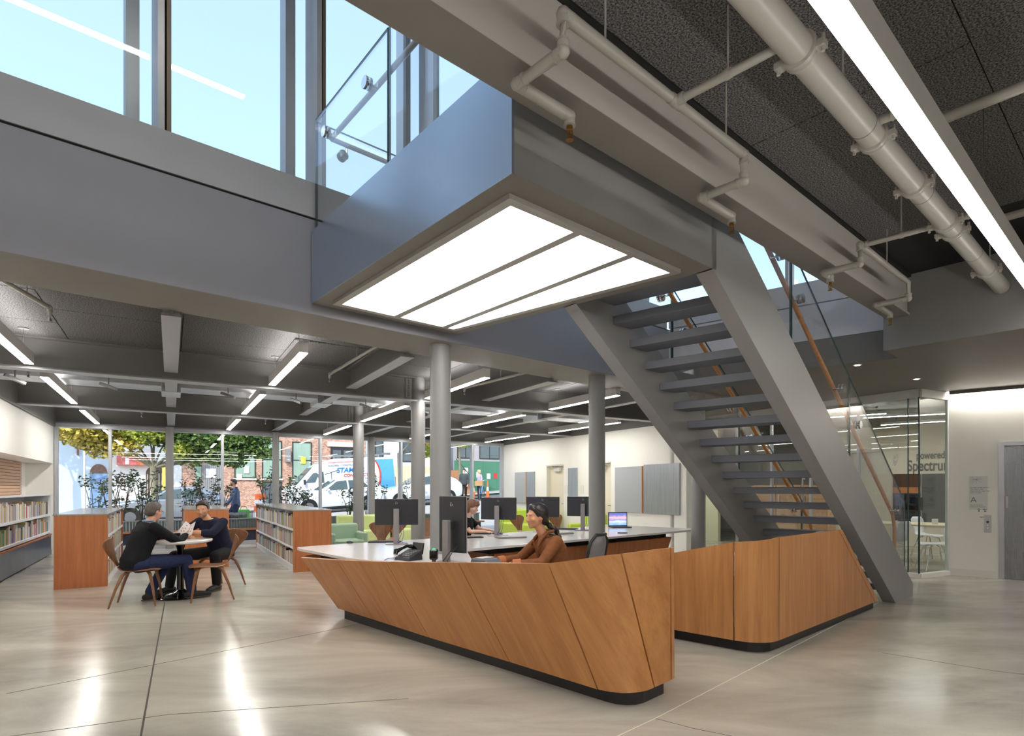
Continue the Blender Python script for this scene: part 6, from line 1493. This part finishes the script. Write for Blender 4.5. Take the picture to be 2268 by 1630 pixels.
def tree(label, t, w, fork, crowns, trunk_r=.11, mat=M['bark']):
    o = thing('street_tree', label, 'tree', TW(t, w, gz(t, w) - .02)); tr = MB(); tr.tube([(0, 0, 0), (.02, 0, fork * .5), (-.03, 0, fork)], [trunk_r * 1.2, trunk_r, trunk_r * .9], 12)
    bm_ = MB()
    for (dt, dw, dz, r, n, m_) in crowns:
        e = CX * dt + CW * dw; bm_.tube([(-.03, 0, fork - .05), (e.x * .4, e.y * .4, fork + (dz - fork) * .55), (e.x, e.y, dz)], [trunk_r * .4, trunk_r * .25, trunk_r * .08], 7)
    tr.build('trunk', mat, o, local=True, smooth=True); bm_.build('branches', mat, o, local=True, smooth=True)
    for (dt, dw, dz, r, n, m_) in crowns:
        lf = MB(); e = CX * dt + CW * dw; leaves(lf, (e.x, e.y, dz), n, (r, r, r * .62), .075 if w < 34 else .14, .6); lf.build('foliage', m_, o, local=True)
tree('street tree with yellow and green leaves left of the window column', -.5, 23, 2.2, [(-1.9, 0, 3.25, .85, 1500, L_yel), (-1.0, .5, 3.3, .8, 1400, L_yel), (-.2, -.2, 3.4, .8, 1300, L_lt), (.5, .2, 3.3, .8, 1300, L_grn), (1.5, 0, 3.15, .95, 1700, L_grn), (2.5, .2, 3.1, .9, 1500, L_grn), (2.0, -.3, 2.6, .6, 700, L_grn), (3.1, .3, 3.4, .8, 1000, L_grn), (1.1, .1, 2.55, .6, 420, L_grn), (.75, -.2, 2.75, .5, 420, L_lt), (2.5, .1, 2.5, .5, 350, L_grn), (-1.5, .2, 2.75, .55, 350, L_yel), (-.8, -.2, 2.8, .5, 300, L_yel), (3.4, 0, 2.8, .5, 300, L_grn), (0, 0, 4.6, 2.2, 2500, L_grn)])
tree('tall street tree beside the stucco building, its crown above the window head', -6.4, 35, 4.6, [(.2, 0, 6.2, 1.1, 420, L_grn), (1.6, .3, 6.0, 1.0, 380, L_grn), (2.9, 0, 6.4, 1.0, 360, L_lt), (4.0, .2, 5.6, .9, 300, L_grn), (5.2, 0, 6.1, 1.0, 300, L_yel), (-1.2, 0, 7.2, 1.2, 400, L_grn), (1.0, 0, 7.4, 1.2, 400, L_grn), (3.6, 0, 7.6, 1.1, 300, L_grn)], .16)
tree('slim grey street tree in front of the van tail', 8.3, 23, 2.75, [(1.0, .3, 3.4, .6, 600, L_yel), (1.6, 1.2, 3.0, .6, 500, L_lt), (.3, 0, 4.4, 1.2, 900, L_lt)], .10, P('smooth grey bark', (120, 116, 108), .9, var=.3, scale=4))
tree('small tree with fresh green leaves before the green hoarding', 16.3, 33.8, 3.6, [(.2, -.2, 3.7, .9, 700, L_lt), (1.4, 0, 4.3, .9, 700, L_lt), (-1.6, 0, 4.0, 1.1, 700, L_grn), (-2.2, 0, 2.9, .6, 400, L_grn)], .08)
# ---- vehicles
M['car_white'] = P('white car paint', (222, 226, 232), .15, coat=.6, var=.01); M['car_silver'] = P('silver car paint', (160, 166, 174), .2, .4, coat=.5, var=.02); M['tyre'] = P('tyre', (26, 26, 27), .8); M['rim'] = P('alloy rim', (150, 152, 156), .3, .8); M['car_glass'] = P('car glass', (70, 84, 84), .06, var=.06, spec=.9)
M['lamp_red'] = P('red tail lamp', (170, 26, 30), .2); M['lamp_clear'] = P('clear headlamp', (210, 214, 220), .1)
def wheel(o, x, y, r, wd=.2):
    t = MB().lathe([(r * .62, -wd / 2), (r, -wd / 2 + .03), (r, wd / 2 - .03), (r * .62, wd / 2)], (x, y, r), 24, 'Y').build('wheel', M['tyre'], o, local=True, smooth=True)
    MB().lathe([(r * .62, -wd / 2 - .004), (r * .55, -wd / 2 + .02), (.05, -wd / 2)], (x, y, r), 20, 'Y').build('rim', M['rim'], t, local=True, smooth=True)
def vehicle(name, label, loc, rz, stn, mat, win, wheels, r, cat, nose=1):
    """stations: (x, z sill, z belt, z roof, half width belt, half width roof); side windows listed as x/z outlines"""
    o = thing(name, label, cat, loc, rz); mb = MB(); n = 8
    for (x, z0, zb_, zr, hb, hr) in stn:
        for (y, z) in ((-hb * .94, z0), (-hb, (z0 + zb_) / 2), (-hb * .985, zb_), (-hr, zr), (hr, zr), (hb * .985, zb_), (hb, (z0 + zb_) / 2), (hb * .94, z0)): mb.v.append(Vector((x, y, z)))
    for i in range(len(stn) - 1):
        for k in range(n): a = i * n; mb.f.append((a + k, a + n + k, a + n + (k + 1) % n, a + (k + 1) % n))
    mb.f.append(tuple(range(n))); a = (len(stn) - 1) * n; mb.f.append(tuple(range(a + n - 1, a - 1, -1)))
    body = mb.build('body', mat, o, local=True, smooth=True, sharp=40); bv = body.modifiers.new('b', 'BEVEL'); bv.width = .05; bv.segments = 3; bv.limit_method = 'ANGLE'; bv.angle_limit = R(25)
    for (pts, nm) in win:
        for sy in (-1, 1):
            def yy(x, z):
                for s0, s1 in zip(stn[:-1], stn[1:]):
                    if s0[0] <= x <= s1[0]:
                        q = (x - s0[0]) / (s1[0] - s0[0]); zb_, zr, hb, hr = [s0[i] + (s1[i] - s0[i]) * q for i in (2, 3, 4, 5)]
                        return hb * .985 + (hr - hb * .985) * max(0, min(1, (z - zb_) / max(.01, zr - zb_)))
                return stn[0][4]
            g = MB(); b = [Vector((x, sy * (yy(x, z) - .03), z)) for x, z in pts]; t = [Vector((x, sy * (yy(x, z) + .012), z)) for x, z in pts]; g.hexa(b, t); g.build(nm, M['car_glass'], o, local=True)
    for x in wheels:
        for sy in (-1, 1):
            wheel(o, x, sy * (stn[2][4] - .09), r)
            MB().lathe([(r * 1.14, -.02), (r * 1.14, .02)], (x, sy * (stn[2][4] - .015), r), 24, 'Y').build('wheel_arch', M['tyre'], o, local=True)
    return o
car_st = [(-2.25, .45, .72, .80, .70, .60), (-2.1, .28, .85, .92, .86, .72), (-1.2, .26, .98, 1.05, .91, .76), (-.75, .26, 1.0, 1.12, .91, .70), (.0, .26, 1.02, 1.56, .91, .60), (.6, .26, 1.03, 1.62, .91, .62), (1.3, .26, 1.06, 1.56, .91, .60), (1.95, .3, 1.08, 1.28, .90, .64), (2.2, .42, .95, 1.05, .84, .68)]
side_w = [([(-.62, 1.06), (-.05, 1.46), (.42, 1.5), (.42, 1.07)], 'window'), ([(.5, 1.07), (.5, 1.5), (1.15, 1.47), (1.45, 1.12)], 'window')]
def place_car(label, t, w, mat):
    z = gz(t, w) - .1; sl = math.atan(.058)
    o = vehicle('car', label, TW(t, w, z), RC, car_st, mat, side_w, (-1.4, 1.35), .34, 'car')
    o.rotation_euler = (0, -sl if t > 0 else 0, RC)
    MB().hexa([(-.80, -.60, 1.09), (-.06, -.52, 1.50), (-.06, .52, 1.50), (-.80, .60, 1.09)], [(-.86, -.60, 1.11), (-.10, -.52, 1.54), (-.10, .52, 1.54), (-.86, .60, 1.11)]).build('windscreen', M['car_glass'], o, local=True)
    for sy in (-1, 1): MB().ball((-.5, sy * 1.0, 1.08), (.07, .09, .07), 10, 8).build('mirror', mat, o, local=True, smooth=True); MB().obox((-2.05, sy * .66, .74), (.28, .3, .12), sy * .3).build('headlamp', M['lamp_clear'], o, local=True, bevel=.02); MB().obox((2.05, sy * .72, .95), (.2, .2, .14)).build('tail_lamp', M['lamp_red'], o, local=True, bevel=.02)
    for x in (.42, 1.3): MB().obox((x - .12, -.925, .92), (.16, .03, .03)).build('door_handle', mat, o, local=True)
    MB().box(-1.0, 1.0, -.925, -.90, .24, .30).build('sill_trim', M['tyre'], o, local=True)
    return o
place_car('white crossover parked before the van', 6.85, 28, M['car_white']); place_car('silver saloon parked behind the street tree', -.05, 29, M['car_silver']); place_car('second white car right of the grey street tree', 11.38, 28.5, M['car_white'])
van_st = [(-2.85, .5, .95, 1.12, .80, .70), (-2.75, .35, 1.15, 1.28, .96, .80), (-2.3, .32, 1.3, 1.42, .99, .80), (-1.45, .32, 1.4, 2.3, 1.0, .72), (-1.0, .32, 1.45, 2.52, 1.0, .80), (-.4, .32, 1.45, 2.66, 1.0, .84), (1.5, .32, 1.45, 2.68, 1.0, .86), (2.75, .32, 1.45, 2.64, 1.0, .86), (2.85, .45, 1.45, 2.55, .96, .82)]
vt, vw = 7.9, 31.2
van = vehicle('delivery_van', 'white high-roof van with blue and red lettering and a blue tail', TW(vt, vw, gz(vt, vw) - .1), RC, van_st, M['car_white'], [([(-2.0, 1.42), (-1.5, 1.95), (-1.0, 2.0), (-1.0, 1.42)], 'window')], (-1.95, 1.85), .36, 'van')
van.rotation_euler = (0, -math.atan(.058), RC)
MB().hexa([(-2.30, -.74, 1.45), (-1.50, -.66, 2.22), (-1.50, .66, 2.22), (-2.30, .74, 1.45)], [(-2.34, -.74, 1.47), (-1.54, -.66, 2.25), (-1.54, .66, 2.25), (-2.34, .74, 1.47)]).build('windscreen', M['car_glass'], van, local=True)
M['van_blue'] = P('blue van graphic', (84, 160, 214), .3, var=.05); M['van_red'] = P('red van graphic', (206, 62, 44), .3); M['van_logo'] = P('logo blue', (40, 120, 190), .3); M['van_grey'] = P('grey van lettering', (120, 116, 118), .4)
def van_y(z): return -(1.0 * .985 + (.855 - .985) * max(0, (z - 1.45) / 1.2)) - .012
arc = [(2.0 - 1.25 * (1 - math.cos(a)) * .55 - .0, 1.75 + 1.0 * math.sin(a)) for a in [R(-75 + 150 / 14 * k) for k in range(15)]]
g = MB(); outer = [(2.80, z) for x, z in arc]
for (x0, z0), (x1, z1) in zip(arc[:-1], arc[1:]):
    if z0 < .42 or z1 > 2.62: continue
    q = lambda x, z: Vector((x, van_y(z), z)); g.add([q(x0, z0), q(2.78, z0), q(2.78, z1), q(x1, z1)], [(0, 1, 2, 3)])
gb_ = g.build('blue_tail_graphic', M['van_blue'], van, local=True); gb_.modifiers.new('s', 'SOLIDIFY').thickness = .006
g = MB().tube([Vector((x, van_y(z) - .006, z)) for x, z in arc if .45 < z < 2.62], [.03 + .02 * math.sin(math.pi * k / max(1, len([1 for x, z in arc if .45 < z < 2.62]) - 1)) for k in range(len([1 for x, z in arc if .45 < z < 2.62]))], 8, flat=None); g.build('red_arc_graphic', M['van_red'], van, local=True)
for body, size, x, z, m_, sh_, b in (('STAMPER', .36, -.35, 1.92, 'van_logo', .25, True), ('CONSTRUCTION', .22, .0, 1.68, 'van_red', .25, True), ('BUILDERS \u2022 CONSTRUCTION', .13, -.75, 2.26, 'van_grey', 0, False), ('stamperconstruction.com', .14, -.75, 2.44, 'van_red', 0, False)):
    text_mesh(body, size, M[m_], 'van_lettering', van, b, sh_, (x, van_y(z) - .01, z), (R(90 - 6), 0, 0), .003)
cr_ = MB(); cr_.tube([(-.62, van_y(1.7) - .01, 1.45), (-.62, van_y(1.9) - .01, 1.98)], .018, 5); cr_.tube([(-.95, van_y(1.9) - .01, 1.86), (-.25, van_y(2.1) - .01, 2.06)], .014, 5); cr_.build('crane_drawing', M['van_grey'], van, local=True)
rk_ = MB()
for x in (-.4, .8, 2.0): rk_.tube([(x, -.8, 2.66), (x, -.8, 2.80), (x, .8, 2.80), (x, .8, 2.66)], .022, 6)
for y in (-.75, .75): rk_.tube([(-.6, y, 2.82), (2.5, y, 2.82)], .022, 6)
rk_.build('roof_rack', M['steel'], van, local=True)
MB().tube([(2.2, -.7, 2.85), (2.7, -.7, 2.85)], .06, 10).build('rack_tube', M['steel_dark'], van, local=True)
for sy in (-1, 1): MB().obox((2.83, sy * .88, 1.3), (.06, .14, .5)).build('tail_lamp', M['lamp_red'], van, local=True, bevel=.01); MB().obox((-2.0, sy * 1.12, 1.5), (.1, .12, .26)).build('mirror', M['win_dark'], van, local=True, bevel=.02); MB().obox((-2.68, sy * .7, 1.0), (.22, .26, .26), sy * .4).build('headlamp', M['lamp_clear'], van, local=True, bevel=.03)
# ---- bicycle, cones, barrel
M['bike'] = P('pale blue bike frame', (150, 172, 206), .3, .3)
bkl = TW(14.1, 26.6, gz(14.1, 26.6)); bk = thing('bicycle', 'pale bicycle with a brown basket at the kerb', 'bicycle', bkl, RC + .9)
for x in (-.52, .52):
    w_ = MB().tube([(x + .33 * math.cos(a), 0, .34 + .33 * math.sin(a)) for a in [2 * math.pi * k / 24 for k in range(25)]], .018, 6).build('wheel', M['tyre'], bk, local=True)
    sp_ = MB()
    for k in range(10): a = 2 * math.pi * k / 10; sp_.tube([(x, 0, .34), (x + .32 * math.cos(a), 0, .34 + .32 * math.sin(a))], .003, 4)
    sp_.build('spokes', M['chrome'], w_, local=True)
MB().tube([(-.52, 0, .34), (-.2, 0, .80), (.38, 0, .82), (0, 0, .32), (-.52, 0, .34)], .018, 8).build('frame', M['bike'], bk, local=True); MB().tube([(.52, 0, .34), (.40, 0, .80), (.36, 0, 1.02)], .018, 8).build('fork', M['bike'], bk, local=True)
MB().tube([(.28, -.28, 1.04), (.40, -.12, 1.06), (.36, 0, 1.02), (.40, .12, 1.06), (.28, .28, 1.04)], .013, 8).build('handlebar', M['chrome'], bk, local=True); MB().box(-.30, -.08, -.07, .07, .88, .93).build('saddle', M['tyre'], bk, local=True, bevel=.02); MB().box(-.75, -.35, -.2, .2, .75, 1.0).build('basket', P('brown cardboard', (176, 136, 92), .8), bk, local=True)
M['cone'] = P('orange plastic', (232, 104, 36), .5); 
def cone(label, t, w):
    z = gz(t, w) + .02; o = thing('traffic_cone', label, 'cone', TW(t, w, z), 0, 'traffic cones')
    MB().box(-.16, .16, -.16, .16, 0, .03).build('base', M['tyre'], o, local=True); MB().lathe([(.10, .03), (.075, .35), (.07, .38)], (0, 0, 0), 16).build('lower_cone', M['cone'], o, local=True, smooth=True); MB().lathe([(.072, .38), (.055, .60)], (0, 0, 0), 16).build('white_band', M['stucco'], o, local=True, smooth=True); MB().lathe([(.055, .60), (.035, .9), (.03, .95)], (0, 0, 0), 16).build('upper_cone', M['cone'], o, local=True, smooth=True)
cone('orange cone beside the woman in lavender', 15.3, 28.1); cone('orange cone between the two pedestrians', 14.55, 28.4)
o = thing('traffic_barrel', 'orange and white traffic barrel behind the walking person', 'barrel', TW(3.3, 26.4, gz(3.3, 26.4)))
for k in range(4): MB().lathe([(.30 - .02 * k, .25 * k), (.28 - .02 * k, .25 * k + .25)], (0, 0, 0), 20).build('band', M['cone'] if k % 2 else M['stucco'], o, local=True, smooth=True)
# ---- people outside
jk, lav, leg_b = FAB('grey blue jacket', (92, 102, 128)), FAB('lavender sweater', (186, 170, 200)), FAB('black leggings', (24, 26, 34))
Jw = dict(hip=(0, 0, .96), shr=(.19, .02, 1.42), shl=(-.19, .02, 1.42), neck=(0, .03, 1.47), head=(0, .07, 1.62), pitch=-.1, elr=(.25, -.10, 1.14), wrr=(.24, -.06, .88), ell=(-.25, .14, 1.14), wrl=(-.22, .26, .93), knr=(.10, .22, .52), anr=(.10, .14, .09), tor=(.10, .32, .03), knl=(-.10, .02, .50), anl=(-.10, -.30, .13), tol=(-.10, -.14, .05))
pw_ = person('pedestrian in a grey blue jacket and jeans walking past the windows', TW(1.75, 19.9, -.02), RC + R(90), Jw, SK2, jk, jeans, shoe_k, hair_short, fine=False, hair_c=HB)
bg_ = thing('tote_bag', 'bright green shopping bag carried by the walking pedestrian', 'bag', TW(1.93, 19.62, .42)); MB().tbox(1.80, 2.12, 19.57, 19.70, .42, .76).build('bag_body', P('bright green bag', (96, 190, 70), .6), bg_, bevel=.02)
MB().tube([TW(1.86, 19.63, .76), TW(1.9, 19.63, .86), TW(2.02, 19.63, .86), TW(2.06, 19.63, .76)], .008, 6).build('handle', M['hoard'], bg_)
Js = dict(hip=(0, 0, .96), shr=(.20, .0, 1.42), shl=(-.20, .0, 1.42), neck=(0, .01, 1.47), head=(0, .04, 1.62), elr=(.26, -.02, 1.13), wrr=(.22, .1, .90), ell=(-.26, -.02, 1.13), wrl=(-.22, .1, .90), knr=(.10, .03, .52), anr=(.10, .0, .09), tor=(.12, .18, .03), knl=(-.10, .03, .52), anl=(-.10, .0, .09), tol=(-.12, .18, .03))
def mask_(o, H, V): MB().ball(H @ Vector((0, .07, -.075)), (.048, .045, .03), 14, 8, H.to_3x3().normalized()).build('face_mask', P('pale blue face mask', (206, 222, 236), .7), o, local=True, smooth=True)
def at_(px, w): 
    x = (px - 1134) / 1255; y = w / (CW.x * x + CW.y); return Vector((x * y, y, 0))
p_ = at_(1028, 28.2); tt = CX.dot(p_.xy); p_.z = gz(tt, 28.2) - .06
person('man in a dark grey jacket with a face mask under his chin', p_, R(170), Js, SK1, FAB('dark grey fleece', (66, 72, 76)), dkpant, shoe_k, hair_short, fine=False, hair_c=HB, extra=mask_)
p_ = at_(1062, 28.6); tt = CX.dot(p_.xy); p_.z = gz(tt, 28.6) - .06
person('blonde woman in a lavender sweater and black leggings', p_, R(120), dict(Js, shr=(.18, 0, 1.36), shl=(-.18, 0, 1.36), neck=(0, .01, 1.41), head=(0, .04, 1.56), elr=(.30, -.06, 1.12)), SK4, lav, leg_b, shoe_k, hair_bob, fine=False, fem=True, hair_c=P('blonde hair', (206, 176, 128), .5, var=.2, scale=50))
